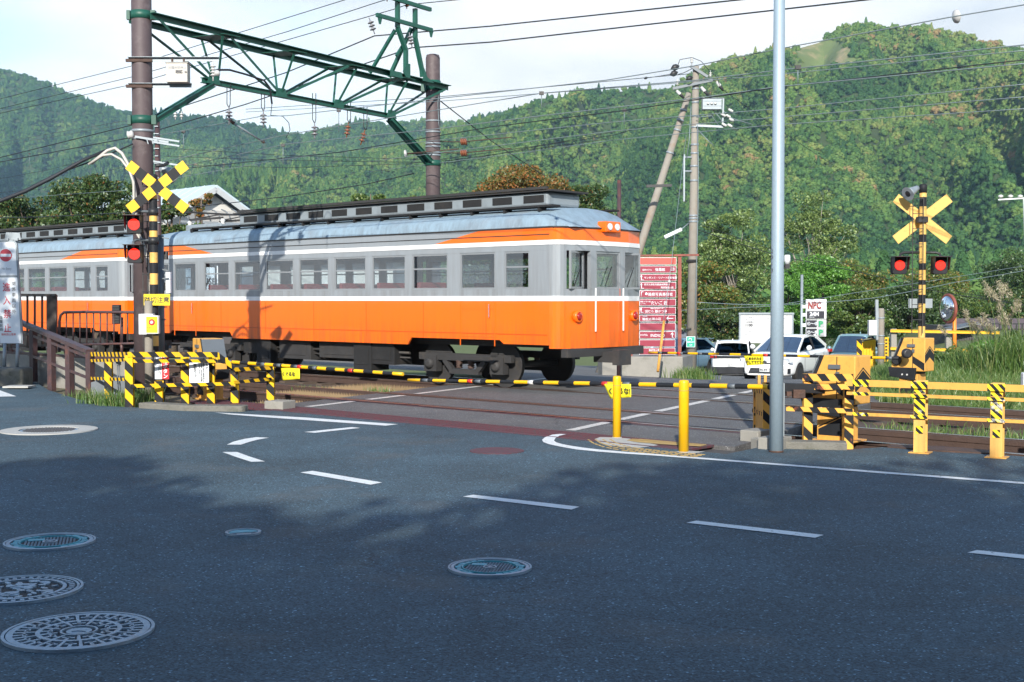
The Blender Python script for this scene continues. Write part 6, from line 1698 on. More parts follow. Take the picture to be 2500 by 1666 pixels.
# ---------- barrier machines
def machine(name, base, X, label, k=1.0, flip=1, logo=False, arm_z=0.66):
    """cabinet on a pedestal; X = unit vector along the cabinet's long face (towards its boom side when flip = 1)"""
    t = thing(name, base, label, "barrier machine")
    Y = V((-X.y, X.x, 0)); sg = -1
    if Y.y < 0: Y = -Y; sg = 1
    def q(a, b_, z): return base + X * (a * k) + Y * (b_ * k) + V((0, 0, z))
    mb = MB(); ped = 0.30 * k
    mb.box(q(0, 0, 0.20), (0.34 * k, 0.34 * k, 0.42), (X, Y, Z3)); mb.box(q(0, 0, 0.012), (0.5 * k, 0.46 * k, 0.024), (X, Y, Z3)); mb.build("pedestal", ["cream"], t, bevel=0.006)
    # head: slanted on the boom side
    poly = [(-0.31, 0.46), (-0.31, 1.03), (0.13, 1.03), (0.31, 0.60), (0.31, 0.46)]
    poly = [(a * k, z) for a, z in poly]
    mb = MB(); mb.prism(poly, base - Y * (0.19 * k), X, Z3, sg * 0.38 * k); mb.build("cabinet", ["cream"], t, bevel=0.014)
    mb = MB(); mb.prism([(0.142 * k, 1.022), (0.302 * k, 0.64), (0.30 * k, 0.60), (0.14 * k, 0.98)], base - Y * (0.194 * k), X, Z3, sg * 0.388 * k); mb.build("rubber_window", ["grey_steel"], t)
    # dark lower mechanism with the boom pivot
    mb = MB(); mb.prism([(-0.12 * k, 0.30), (0.33 * k, 0.36), (0.36 * k, 0.52), (-0.16 * k, 0.52)], base - Y * (0.215 * k), X, Z3, sg * 0.43 * k); mb.build("mechanism_housing", ["black"], t, bevel=0.01)
    mb = MB()
    for a in (0.0, 0.09): mb.lathe(q(a, -0.22, 0.40), [(0.018, 0), (0.014, 0.012)], 10, -Y)
    mb.build("bolt", ["porcelain"], t)
    mb = MB(); mb.lathe(q(0.2, -0.19, 0.64), [(0.085 * k, 0), (0.085 * k, 0.05), (0.06 * k, 0.06)], 18, -Y); mb.build("pivot_hub", ["black_steel"], t)
    mb = MB()
    for z_ in (0.9,): 
        mb.box(q(-0.06, -0.205, z_), (0.14 * k, 0.025, 0.05), (X, Y, Z3)); mb.box(q(-0.1, -0.205, z_ - 0.09), (0.04, 0.025, 0.06), (X, Y, Z3))
    mb.build("latch", ["grey_steel"], t)
    mb = MB(); mb.box(q(-0.085, -0.193, 0.75), (0.008, 0.006, 0.54), (X, Y, Z3)); mb.build("door_gap", ["black_steel"], t)
    # painted black chevron bands
    mb = MB()
    mb.prism([(-0.30 * k, 0.60), (-0.09 * k, 0.72), (-0.09 * k, 0.60), (-0.30 * k, 0.47)], base - Y * (0.1905 * k), X, Z3, -sg * 0.003)
    mb.prism([(-0.14 * k, 0.08), (0.15 * k, 0.08), (0.15 * k, 0.15), (-0.14 * k, 0.30)], base - Y * (0.1705 * k), X, Z3, -sg * 0.003)
    mb.prism([(-0.14 * k, 0.325), (0.15 * k, 0.185), (0.15 * k, 0.17), (-0.14 * k, 0.31)], base - Y * (0.1705 * k), X, Z3, -sg * 0.003)
    mb.prism([(0.128 * k, 1.03), (0.308 * k, 0.60), (0.255 * k, 0.60), (0.075 * k, 1.03)], base - Y * (0.1905 * k), X, Z3, -sg * 0.003)
    e = base - X * (0.3105 * k)
    mb.prism([(-0.19 * k, 0.60), (0, 0.70), (0.19 * k, 0.60), (0.19 * k, 0.74), (0, 0.86), (-0.19 * k, 0.74)], e, -Y, Z3, 0.002)
    mb.prism([(-0.19 * k, 0.755), (0, 0.875), (0.19 * k, 0.755), (0.19 * k, 0.775), (0, 0.895), (-0.19 * k, 0.775)], e, -Y, Z3, 0.002)
    mb.build("painted_chevron", ["black"], t)
    return t, q

def boom(name, a, b_, r0, r1, label, k=15, red=()):
    t = thing(name, a, label, "barrier boom", "barrier booms across the road")
    n = 2 * k
    mb = MB(); mb.tube([a.lerp(b_, i / n) for i in range(n + 1)], [r0 + (r1 - r0) * i / n for i in range(n + 1)], 12, mat=[i % 2 for i in range(n)]); mb.build("pole", ["black", "bollard"], t)
    for f, m_ in red:
        mb = MB(); c = a.lerp(b_, f); d = (b_ - a).normalized(); rr = r0 + (r1 - r0) * f + 0.003
        mb.lathe(c - d * 0.045, [(rr, 0), (rr, 0.09)], 14, d); mb.build("reflector_band", [m_], t)
    rg = random.Random(int(a.x * 10))
    for i in range(1, n, 2):
        # worn silvery tape on some black fields
        if rg.random() < 0.45:
            c = a.lerp(b_, (i - 0.6 + rg.random() * 0.3) / n); d = (b_ - a).normalized(); rr = r0 + (r1 - r0) * i / n + 0.002
            mb = MB(); mb.lathe(c, [(rr, 0), (rr, (b_ - a).length / n * 0.4)], 12, d); mb.build("worn_tape", ["grey_steel"], t)
    return t

BD = -SV                                # booms swing along the railway, pointing away to the left
mbase = V((P(2046, 900, 15.0).x, 15.0, 0))
t, q = machine("barrier_machine", mbase, BD, "cream yellow barrier machine on a pedestal behind the striped fence at the right", 1.04)
A_ = P(1925, 946, 14.55); B_ = P(997, 928, 18.7)
boom("barrier_boom", A_, B_, 0.031, 0.022, "yellow and black barrier boom reaching left from behind the silver pole past both bollards", 12, ((0.42, "tape"), (0.62, "tapew"), (0.80, "tape")))
t = thing("counterweight_arm", P(1935, 950, 14.6), "rusty black bracket that clamps the near boom to its machine", "bracket")
mb = MB(); mb.bar(P(1905, 946, 14.5), P(2010, 950, 14.72), 0.09, 0.11); mb.build("arm", ["black_steel"], t, bevel=0.01)
mb = MB(); mb.box(P(1950, 962, 14.5), (0.14, 0.08, 0.10)); mb.box(P(1925, 962, 14.5), (0.06, 0.1, 0.06)); mb.build("clamp", ["rust"], t, bevel=0.006)
lb = V((P(513, 985, 21.3).x, 21.3, 0))
t, q = machine("barrier_machine", lb, V((0.55, -0.835, 0)).normalized(), "cream yellow barrier machine behind the white notice board at the left", 1.0)
text("N", 0.10, "cream", P(530, 914, 21.0) + V((-0.03, 0, 0)), (0.55, -0.835, 0), Z3, t, bold=0.004)
mb = MB()
mb.build("x", ["black"], t) if False else None
boom("barrier_boom", P(548, 883, 20.95), P(984, 914, 18.75), 0.028, 0.026, "yellow and black barrier boom starting behind the left striped fence, tip at mid road", 10, ((0.45, "tape"), (0.73, "tape")))
fb = V((P(2228, 900, 21.7).x, 21.7, 0.0))
t, q = machine("barrier_machine", fb, BD, "cream yellow barrier machine standing in the grass under the rear crossbuck", 0.98)
mb = MB(); c_ = P(2212, 863, 21.35); mb.lathe(c_ , [(0.085, 0), (0.08, 0.08), (0.05, 0.09)], 20, (0.1, -1, 0)); mb.build("black_disc_cover", ["black_steel"], t)
boom("barrier_boom", P(2196, 875, 21.6), P(1584, 861, 25.6), 0.026, 0.022, "yellow and black barrier boom on the far side, in front of the parked cars", 11, ((0.49, "tape"), (0.86, "tape")))

def flag(name, px0, py0, px1, py1, D, D2, label, lines, size, skew=0.0, lm="sign_black"):
    a, b_ = P(px0, py0, D), P(px1, py0, D2); X = (b_ - a); W_ = X.length; X.normalize(); H_ = P(px0, py0, D).z - P(px0, py1, D).z
    t = thing(name, a, label, "warning flag", "warning flags hung on the booms")
    n, m_ = 10, 5; vs, fs = [], []; Yn = V((-X.y, X.x, 0))
    for j in range(m_ + 1):
        for i in range(n + 1):
            u, v_ = i / n, j / m_
            p = a + X * (W_ * u + skew * v_ * (1 - u)) - Z3 * (H_ * v_ * (1 - 0.12 * u)) + Yn * (0.012 * math.sin(u * 7 + v_ * 2) * v_)
            vs.append(p)
    for j in range(m_):
        for i in range(n):
            k = j * (n + 1) + i; fs.append((k, k + n + 1, k + n + 2, k + 1))
    mb = MB(); mb.add(vs, fs, 0, None, True); o = mb.build("cloth", ["flag_yellow"], t)
    sd = o.modifiers.new("thick", 'SOLIDIFY'); sd.thickness = 0.002
    for i, s_ in enumerate(lines):
        text(s_, size, lm, a + X * (W_ * 0.08 + skew * 0.5) - Z3 * (H_ * (0.62 if len(lines) == 1 else 0.38 + 0.38 * i)) - Yn * 0.022, X, Z3, t, bold=0.002)
    mb = MB()
    for u in (0.12, 0.55): mb.tube([a + X * (W_ * u) + Z3 * 0.03, a + X * (W_ * u) - Z3 * 0.01], 0.004, 5)
    mb.build("tie", ["black_steel"], t)
flag("warning_flag", 686, 899, 731, 929, 20.22, 19.95, "yellow cloth flag with black lettering hung on the left boom", ["くぐるな"], 0.078, 0.02)
flag("warning_flag", 1474, 938, 1540, 974, 16.2, 15.9, "yellow cloth flag with black lettering hung on the right boom behind the front bollard", ["くぐるな!"], 0.085, 0.10)
flag("warning_flag", 1816, 869, 1864, 893, 23.9, 23.6, "yellow flag with two lines of writing hung on the far boom before the white hatchback", ["こめられたら", "押してでて下さい"], 0.058, 0.06)

# ---------- bollards
for (px, by, ty, r, lab) in ((1506, 1069, 918, 0.051, "yellow steel bollard, the farther one, its foot on the maroon grate line"), (1669, 1104, 928, 0.056, "yellow steel bollard, the nearer one right of its twin")):
    b = g(px, by); h = P(px, ty, b.y).z
    t = thing("bollard", b, lab, "bollard", "yellow bollards beside the crossing")
    mb = MB(); mb.lathe(b, [(r, 0), (r, h - 0.03), (r * 0.96, h - 0.012), (r * 0.8, h - 0.003), (r * 0.3, h)], 28); mb.build("tube", ["bollard"], t)
    mb = MB(); mb.lathe(b, [(r * 1.25, 0.002), (r * 1.2, 0.008)], 24); mb.build("collar", ["concrete_pale"], t)
    mb = MB(); mb.lathe(b + V((0, 0, h - 0.12)), [(r * 1.01, 0), (r * 1.01, 0.006)], 28); mb.build("cap_seam", ["tactile"], t)

# ---------- striped fence at the right machine
fr = thing("hazard_fence", g(1970, 1083), "weathered orange and black striped fence in front of the right barrier machine", "fence")
for px, by, ty in ((1971, 1082, 913), (2070, 1088, 913)):
    hz_post(fr, px, by, ty, w=0.105, mats=("stripe_op", "cream"))
rail(fr, P(1960, 922, 14.75), P(2084, 922, 14.45), 0.085, 0.02, "stripe_o"); rail(fr, P(1930, 945, 14.75), P(2086, 945, 14.43), 0.065, 0.02, "stripe_o"); rail(fr, P(1920, 998, 14.78), P(2082, 1004, 14.43), 0.055, 0.02, "stripe_o")
f2 = thing("hazard_fence", g(1870, 1073), "short striped fence return beside the right boom, left of the silver pole", "fence")
for px, by, ty in ((1870, 1073, 934), (1848, 1054, 938)):
    hz_post(f2, px, by, ty, w=0.09, d=0.06, mats=("stripe_op", "cream"))
mb = MB(); a, b_ = P(1842, 950, 16.1), P(1866, 950, 15.3); c, d = P(1842, 1053, 16.1), P(1866, 1055, 15.3)
mb.add([a, b_, d, c], [(0, 3, 2, 1)]); 
o = mb.build("side_panel", ["cream"], f2); sd = o.modifiers.new("thick", 'SOLIDIFY'); sd.thickness = 0.01
rail(f2, P(1838, 952, 16.2), P(1866, 958, 15.2), 0.05, 0.02, "stripe_o"); rail(f2, P(1838, 1002, 16.2), P(1866, 1013, 15.2), 0.05, 0.02, "stripe_o")
f3 = thing("hazard_post", P(1852, 935, 23.9), "two short orange posts peeping between the silver pole and the white hatchback", "post")
for px in (1853, 1868):
    mb = MB(); p = P(px, 940, 23.9); mb.box(V((p.x, p.y, 0.12)), (0.05, 0.05, 0.26)); mb.build("post", ["cream"], f3)

# cream H-post fence on the right
fc = thing("trackside_fence", g(2247, 1106), "cream yellow trackside fence on H section posts running out at the right", "fence")
pA, pB = g(2247, 1106), g(2434, 1117.5)
fd = (pB - pA).normalized(); fn = V((fd.y, -fd.x, 0))        # fn towards the camera
if fn.y > 0: fn = -fn
L0 = -0.80
for base, ty in ((pA, 927), (pB, 934), (pB + (pB - pA) * 1.0, 940)):
    h = 0.80
    mb = MB()
    mb.box(base + fn * 0.055 + V((0, 0, h / 2)), (0.008, 0.125, h), (fn, fd, Z3)); mb.box(base - fn * 0.055 + V((0, 0, h / 2)), (0.008, 0.125, h), (fn, fd, Z3)); mb.box(base + V((0, 0, h / 2)), (0.10, 0.008, h), (fn, fd, Z3))
    mb.build("post", ["cream_pale"], fc)
    mb = MB(); mb.box(base + V((0, 0, 0.006)), (0.2, 0.22, 0.012), (fn, fd, Z3)); mb.build("base_plate", ["cream"], fc, bevel=0.003)
    mb = MB()
    for z0_, z1_ in ((0.40, 0.62), (0.66, 0.79)): mb.box(base + fn * 0.061 + V((0, 0, (z0_ + z1_) / 2)), (z1_ - z0_, 0.118, 0.003), (Z3, fd, Z3.cross(fd)))
    mb.box(base + fn * 0.061 + V((0, 0, 0.26)), (0.085, 0.075, 0.003), (Z3, fd, Z3.cross(fd)))
    mb.build("reflective_tape", ["stripe_r"], fc)
e0, e1 = pA + fd * L0, pB + (pB - pA) * 1.4
for z_, h in ((0.755, 0.075), (0.635, 0.036), (0.405, 0.036)):
    mb = MB(); mb.bar(e0 + fn * 0.08 + V((0, 0, z_)), e1 + fn * 0.08 + V((0, 0, z_)), 0.02, h); mb.build("rail", ["cream"], fc)
    for base in (pA, pB, e0 + fd * 0.16):
        for k_, off in enumerate((0,)):
            mb = MB(); ll = 0.09 if base is not e0 else 0.16
            mb.bar(base - fd * ll + fn * 0.0925 + V((0, 0, z_)), base + fd * ll + fn * 0.0925 + V((0, 0, z_)), 0.003, h * 1.02); mb.build("rail_tape", ["stripe_r"], fc)

# ---------- crossing signals
def led_lamp(t, c, face, r=0.092, hood=0.16, side=None):
    """c = centre of the lens; face = direction it looks"""
    fz = V(face).normalized(); rt = fz.cross(Z3).normalized()
    h_ = MB(); h_.prism([(-0.125, -0.13), (-0.10, -0.155), (0.10, -0.155), (0.125, -0.13), (0.125, 0.14), (-0.125, 0.14)], c - fz * 0.14, rt, Z3, -0.13 if rt.cross(Z3).dot(fz) < 0 else 0.13); ho = h_.build("lamp_housing", ["black"], t, bevel=0.008)
    hd = MB(); hd.box(c + Z3 * 0.148 + fz * 0.02, (0.29, 0.32, 0.012), (rt, fz, Z3)); hd.build("hood", ["black_steel"], ho)
    for sx in (-1, 1):
        hs = MB(); hs.prism([(0, 0.14), (0.15, 0.14), (0.10, -0.06), (0, -0.1)], c + rt * (sx * 0.13), fz, Z3, 0.006); hs.build("side_shade", ["black_steel"], ho)
    l_ = MB(); l_.lathe(c - fz * 0.01, [(r + 0.012, 0), (r + 0.012, 0.012)], 24, fz); l_.build("lens_plate", ["led_dim"], ho)
    d_ = MB()
    for k in range(1, 9):
        rad = r * k / 8.5; m_ = max(6, int(2 * math.pi * rad / 0.0155))
        for i in range(m_):
            a = 2 * math.pi * i / m_
            d_.box(c + fz * 0.006 + rt * (rad * math.cos(a)) + Z3 * (rad * math.sin(a)), (0.0085, 0.0085, 0.006), (rt, Z3, fz))
    d_.build("led_dots", ["led_red"], ho, kind="stuff")

def crossbuck(t, c, X, arm, w, front=True, name="crossbuck_arm"):
    """X = right-hand unit vector of the board plane"""
    nrm = X.cross(Z3)                       # faces the viewer side
    for sgn in (1, -1):
        d = (X * math.cos(R(38)) + Z3 * (sgn * math.sin(R(38)))).normalized(); e = nrm.cross(d)
        cc = c + nrm * (0.004 * (sgn > 0))
        if front:
            n = 7; L_ = arm * 2 / n; vs = []; 
            mb = MB()
            for i in range(n):
                a0 = -arm + i * L_
                if sgn < 0 and i == 3: continue
                mb.box(cc + d * (a0 + L_ / 2), (L_, w, 0.003), (d, e, d.cross(e)), 0 if i % 2 == 0 else 1)
            mb.build(name, ["bollard", "black"], t)
        else:
            mb = MB(); mb.box(cc, (arm * 2, w, 0.003), (d, e, d.cross(e))); mb.build(name, ["cream_pale"], t)

# left signal
SD = 21.4
sb = V((P(378, 900, SD).x, SD, 0))
ts = thing("crossing_signal", sb, "front facing crossing signal with checkered yellow and black crossbuck and two lit red lamps, left", "crossing signal")
ztop = P(378, 431, SD).z
fields = [(974, 880), (880, 845), (845, 820), (820, 798), (798, 745), (745, 695), (695, 668), (668, 642), (642, 617), (617, 588), (588, 564), (564, 541), (541, 513), (513, 486), (486, 440)]
mb = MB(); zs = [P(378, y, SD).z for y, _ in fields] + [P(378, 440, SD).z]
zs[0] = -0.05
cols = [0, 0, 1, 0, 0, 0, 1, 0, 1, 0, 1, 0, 1, 0, 1]
mb.tube([V((sb.x, SD, z)) for z in zs], 0.068, 20, mat=cols); mb.tube([V((sb.x, SD, zs[-1] - 0.01)), V((sb.x, SD, ztop + 0.02)), V((sb.x, SD, ztop + 0.035))], [0.075, 0.075, 0.05], 20, mat=0)
mb.build("striped_post", ["black", "cream_pale"], ts)
crossbuck(ts, P(384, 457, SD - 0.12), V((1, 0, 0)), 0.615, 0.172)
for (px, py, ay) in ((327, 548, 518), (328, 620, 588)):
    led_lamp(ts, P(px, py, SD - 0.25), V((0.02, -1, 0)))
    mb = MB(); mb.tube([P(378, ay, SD), P(345, ay - 2, SD), P(332, ay - 2, SD - 0.05), P(325, ay + 4, SD - 0.15), P(325, ay + 14, SD - 0.28)], 0.024, 10); mb.build("lamp_arm", ["grey_steel"], ts)
    mb = MB(); mb.lathe(V((sb.x, SD, P(378, ay, SD).z - 0.06)), [(0.085, 0), (0.085, 0.12)], 18); mb.build("arm_clamp", ["black_steel"], ts)
mb = MB()
for px in (357, 346): mb.bar(P(px + 2, 440, SD + 0.1), P(px + 4, 850, SD + 0.1), 0.014, 0.014, up=(0, 1, 0))
for py in range(455, 840, 43): mb.bar(P(347, py, SD + 0.1), P(376, py, SD + 0.05), 0.014, 0.014)
mb.build("ladder_rail", ["black_steel"], ts)
mb = MB(); mb.lathe(P(392, 410, SD + 0.25), [(0.05, 0), (0.07, 0.08), (0.13, 0.28), (0.145, 0.30)], 18, V((0.55, 0.5, -0.35))); mb.build("horn_speaker", ["galv"], ts)
mb = MB(); mb.tube([P(380, 405, SD), P(400, 404, SD + 0.1), P(410, 398, SD + 0.2)], 0.03, 8); mb.build("speaker_bracket", ["black_steel"], ts)
for (px, py) in ((405, 624), (403, 700)):
    mb = MB(); mb.box(P(px, py, SD + 0.35), (0.06, 0.1, 0.14)); mb.build("rear_lamp_edge", ["black_steel"], ts)
t, c, w_, h_ = board("crossing_caution_sign", 351, 718.5, 415, 746, SD - 0.14, "yellow sign with four large black characters under the left crossbuck", "sign_yellow", 0.008, "sign")
text("踏切注意", 0.108, "sign_black", c + V((-0.217, -0.006, -0.042)), (1, 0, 0), Z3, t, bold=0.0022)
# grey steel pole just behind
p = V((P(394, 900, SD + 0.3).x, SD + 0.3, 0)); t = thing("steel_pole", p, "plain grey steel pole standing right behind the left striped signal post", "pole")
mb = MB(); mb.tube([p + V((0, 0, -0.1)), V((p.x, p.y, P(394, 575, p.y).z))], 0.062, 18); mb.build("pole", ["grey_steel"], t)
mb = MB(); mb.box(P(412, 690, p.y), (0.075, 0.1, 0.36)); mb.build("white_duct", ["sign_white"], t)
mb = MB()
for (a, b_) in (((388, 579), (412, 583)), ((395, 658), (412, 661)), ((395, 681), (412, 679)), ((395, 750), (408, 750)), ((395, 780), (405, 781))): mb.bar(P(*a, p.y - 0.09), P(*b_, p.y - 0.09), 0.02, 0.02)
mb.build("bracket", ["grey_steel"], t)
# concrete stub post with the emergency button box
p = V((P(364, 900, 20.9).x, 20.9, 0)); t = thing("concrete_post", p, "short round concrete post carrying the emergency button box", "post")
mb = MB(); zt = P(364, 735, 20.9).z; mb.tube([p + V((0, 0, -0.1)), V((p.x, p.y, zt - 0.02)), V((p.x, p.y, zt))], [0.072, 0.066, 0.05], 18); mb.build("post", ["pole_conc"], t)
bc = P(373, 793, 20.72); t = thing("emergency_button", bc, "yellow faced white box with a round red emergency push button", "button box")
mb = MB(); mb.box(P(359, 792, 20.8), (0.24, 0.14, 0.34)); mb.box(P(361, 768, 20.78), (0.2, 0.12, 0.02)); mb.build("mounting_box", ["white"], t, bevel=0.008)
mb = MB(); mb.box(bc, (0.215, 0.10, 0.30)); mb.build("case", ["white"], t, bevel=0.006)
mb = MB(); mb.box(bc + V((0, -0.052, 0)), (0.185, 0.006, 0.265)); mb.build("yellow_face", ["sign_yellow"], t)
mb = MB(); mb.lathe(bc + V((0, -0.055, 0.04)), [(0.052, 0), (0.052, 0.006)], 24, (0, -1, 0)); bo = mb.build("red_ring", ["sign_red"], t)
mb = MB(); mb.lathe(bc + V((0, -0.06, 0.04)), [(0.028, 0), (0.026, 0.012)], 20, (0, -1, 0)); mb.build("push_button", ["porcelain"], t)
text("非常ボタン", 0.036, "sign_brown", bc + V((-0.088, -0.056, -0.065)), (1, 0, 0), Z3, t)
text("強く押してください", 0.019, "sign_brown", bc + V((-0.083, -0.056, -0.1)), (1, 0, 0), Z3, t)
# feeler box on the brown fence
p = P(285, 768, 24.3)
t = thing("signal_box", p, "black louvred signal unit seen from behind on a thin post above the pipe fence", "signal unit")
mb = MB(); mb.box(p, (0.15, 0.12, 0.37)); mb.build("case", ["black"], t, bevel=0.01)
mb = MB()
for i in range(7): mb.box(p + V((0, -0.065, -0.15 + 0.05 * i)), (0.13, 0.012, 0.02))
mb.build("louvres", ["black_steel"], t, kind="stuff")
mb = MB(); mb.tube([P(297, 775, 24.4), P(297, 858, 24.4)], 0.03, 8); mb.build("post", ["brown_steel"], t)

# right signal, seen from behind
RDp = 22.1
sb = V((P(2249, 900, RDp).x, RDp, -0.05))
ts = thing("crossing_signal", sb, "crossing signal seen from behind with plain pale crossbuck and two lit red lamps, right", "crossing signal")
ys = [985, 868, 830, 797, 764, 742, 720, 696, 684, 660, 643, 618, 592, 573, 552, 542, 505, 482, 470]
zs = [P(2249, y, RDp).z for y in ys]; cols = [0, 0, 1, 0, 1, 0, 1, 0, 1, 0, 1, 1, 0, 1, 1, 1, 0, 1]
mb = MB(); mb.tube([V((sb.x, RDp, z)) for z in zs], 0.060, 20, mat=cols); zt = P(2249, 450, RDp).z
mb.tube([V((sb.x, RDp, zs[-1] - 0.01)), V((sb.x, RDp, zt - 0.02)), V((sb.x, RDp, zt))], [0.066, 0.066, 0.05], 20, mat=0); mb.build("striped_post", ["black", "cream_pale"], ts)
crossbuck(ts, P(2252, 535, RDp + 0.11), V((1, 0, 0)), 0.60, 0.172, front=False)
mb = MB(); mb.box(P(2251, 537, RDp - 0.03), (0.17, 0.16, 0.11)); mb.build("junction_box", ["black_steel"], ts, bevel=0.01)
for px in (2197, 2296):
    led_lamp(ts, P(px, 648, RDp - 0.22), V((0, -1, 0)), 0.082)
    sg_ = -1 if px < 2249 else 1
    mb = MB(); mb.tube([V((sb.x, RDp, P(0, 617, RDp).z)), P(px - sg_ * 12, 617, RDp), P(px - sg_ * 2, 620, RDp - 0.02), P(px, 627, RDp - 0.06), P(px, 634, RDp - 0.1)], 0.024, 10); mb.build("lamp_arm", ["black_steel"], ts)
mb = MB(); hc = P(2240, 459, RDp - 0.1); mb.lathe(hc, [(0.045, 0), (0.055, 0.06), (0.085, 0.2), (0.125, 0.27)], 20, V((-0.75, -0.45, -0.42))); hs = mb.build("horn_speaker", ["galv"], ts)
mb = MB(); mb.lathe(hc + V((-0.75, -0.45, -0.42)).normalized() * 0.262, [(0.105, 0), (0.03, 0.012)], 20, V((-0.75, -0.45, -0.42))); mb.build("horn_mouth", ["black_steel"], hs)
mb = MB(); mb.tube([P(2240, 462, RDp), P(2248, 462, RDp)], 0.03, 8); mb.build("speaker_bracket", ["black_steel"], ts)
mb = MB(); mb.box(P(2247, 741, RDp + 0.1), (0.425, 0.006, 0.165)); mb.build("sign_back", ["galv"], ts)
mb = MB()
for px in (2229, 2255): mb.bar(P(px, 480, RDp - 0.14), P(px - 3, 815, RDp - 0.14), 0.012, 0.012, up=(0, 1, 0))
for py in range(485, 815, 37): mb.bar(P(2228, py, RDp - 0.14), P(2254, py, RDp - 0.14), 0.012, 0.012)
mb.build("ladder_rail", ["black_steel"], ts)

# ---------- brown handrail and fences at the far left
hr = thing("ramp_handrail", g(195, 966), "dark brown steel handrail with square posts sloping down to the striped fence", "handrail")
hp = [(30, 27.4, 0.24), (82, 25.3, 0.13), (126, 23.7, 0.06), (170, 22.75, 0.02), (220, 21.95, 0.0)]
topy = lambda x: 788 + (x - 52) * (858 - 788) / (219 - 52.0)
mid1 = lambda x: 810 + (x - 52) * (872 - 810) / (217 - 52.0)
mid2 = lambda x: 862 + (x - 60) * (924 - 862) / (217 - 60.0)
for x, D, z in hp:
    b = V((P(x, 900, D).x, D, z - 0.1)); zt = P(x, topy(x), D).z
    mb = MB(); mb.box(b + V((0, 0, (zt - z + 0.1) / 2)), (0.115, 0.115, zt - z + 0.1), (V((0.85, -0.5, 0)).normalized(), V((0.5, 0.85, 0)).normalized(), Z3)); mb.build("post", ["brown_steel"], hr, bevel=0.006)
for fn_, w_, h_, nm in ((topy, 0.15, 0.07, "top_rail"), (mid1, 0.02, 0.05, "rail"), (mid2, 0.02, 0.05, "rail")):
    mb = MB()
    for (x0, D0, _), (x1, D1_, _) in zip(hp[:-1], hp[1:]):
        mb.bar(P(x0, fn_(x0), D0 - (0.08 if nm == "rail" else 0)), P(x1, fn_(x1), D1_ - (0.08 if nm == "rail" else 0)), w_, h_)
    mb.build(nm, ["brown_steel"], hr)
pf = thing("pipe_fence", P(245, 850, 24.5), "low brown pipe fence with rounded end and vertical bars before the train", "fence")
xa, Da, xb, Db = 145, 25.4, 350, 23.6
def pfp(x, py): return P(x, py, Da + (Db - Da) * (x - xa) / (xb - xa))
mb = MB(); mb.tube([pfp(145, 860), pfp(145, 785), pfp(148, 770), pfp(156, 763), pfp(200, 762), pfp(352, 763)], 0.028, 10); mb.build("top_pipe", ["brown_steel"], pf)
mb = MB(); mb.tube([pfp(145, 843), pfp(352, 838)], 0.022, 8); mb.build("bottom_pipe", ["brown_steel"], pf)
for i in range(11):
    mb = MB(); x = 162 + i * 16.6; mb.tube([pfp(x, 763), pfp(x, 841)], 0.014, 6); mb.build("bar", ["brown_steel"], pf)
mb = MB(); mb.tube([pfp(297, 838), pfp(297, 862)], 0.03, 8); mb.build("leg", ["brown_steel"], pf)
gf = thing("picket_gate", P(95, 850, 26), "tall dark brown picket gate with a broad end post before the train at far left", "gate")
mb = MB(); mb.bar(P(-20, 720, 27.0), P(136, 721, 25.6), 0.04, 0.05); mb.build("top_bar", ["brown_gate"], gf)
for x in (-10, 8, 27, 46, 67, 85, 103):
    mb = MB(); mb.bar(P(x, 722, 26.0), P(x, 850, 26.0), 0.035, 0.035, up=(0, 1, 0)); mb.build("picket", ["brown_gate"], gf)
for x in (121, 133):
    mb = MB(); mb.bar(P(x, 720, 25.7), P(x, 862, 25.7), 0.10, 0.075, up=(0, 1, 0)); mb.build("end_post", ["brown_gate"], gf)
mb = MB(); mb.bar(P(-20, 846, 27.0), P(136, 843, 25.6), 0.03, 0.04); mb.build("bottom_bar", ["brown_gate"], gf)
# raised concrete walkway that carries them
wk = MB(); q0, q1 = P(-120, 870, 27.6), P(352, 868, 23.0)
zt = 0.56
poly = [V((P(-160, 870, 28.4).x, 28.4)) if False else (P(-160, 870, 28.4).x, 28.4), (P(52, 870, 25.9).x, 25.9), (P(245, 872, 23.9).x, 23.9), (P(352, 872, 22.9).x, 22.9), (P(352, 872, 23.9).x, 23.9), (P(145, 872, 25.9).x, 25.9), (P(-160, 870, 29.6).x, 29.6)]
wk.prism(poly, (0, 0, -0.15), (1, 0, 0), (0, 1, 0), zt + 0.15); struct("raised_walkway", wk, "concrete", bevel=0.02)
mb = MB(); mb.prism([(a, b_) for a, b_ in poly[:4]] + [(poly[3][0], poly[3][1] + 0.1), (poly[0][0], poly[0][1] + 0.1)], (0, 0, zt - 0.01), (1, 0, 0), (0, 1, 0), 0.05)
struct("walkway_edge", mb, "brown_steel")
for (x, D) in ((200, 22.9), (240, 22.6)):
    pass
t = thing("grey_cabinet", P(245, 940, 21.6), "low grey sheet metal cabinet tucked behind the left striped fence", "cabinet")
mb = MB(); mb.prism([(0, 0), (0.62, 0), (0.62, 0.42), (0.35, 0.46), (0, 0.36)], P(222, 985, 21.7) + V((0, 0, 0)), (1, 0.0, 0), Z3, -0.4); mb.build("case", ["grey_steel"], t, bevel=0.008)
t = thing("cable_pipe", P(280, 900, 20.6), "pair of thin grey cables hanging from a junction box behind the left fence", "cable")
mb = MB(); mb.box(P(289, 887, 20.6), (0.07, 0.06, 0.06)); mb.tube([P(287, 890, 20.6), P(287, 925, 20.6), P(291, 970, 20.6)], 0.010, 6); mb.tube([P(291, 890, 20.6), P(292, 930, 20.6), P(297, 975, 20.6)], 0.010, 6); mb.build("cables", ["grey_steel"], t)

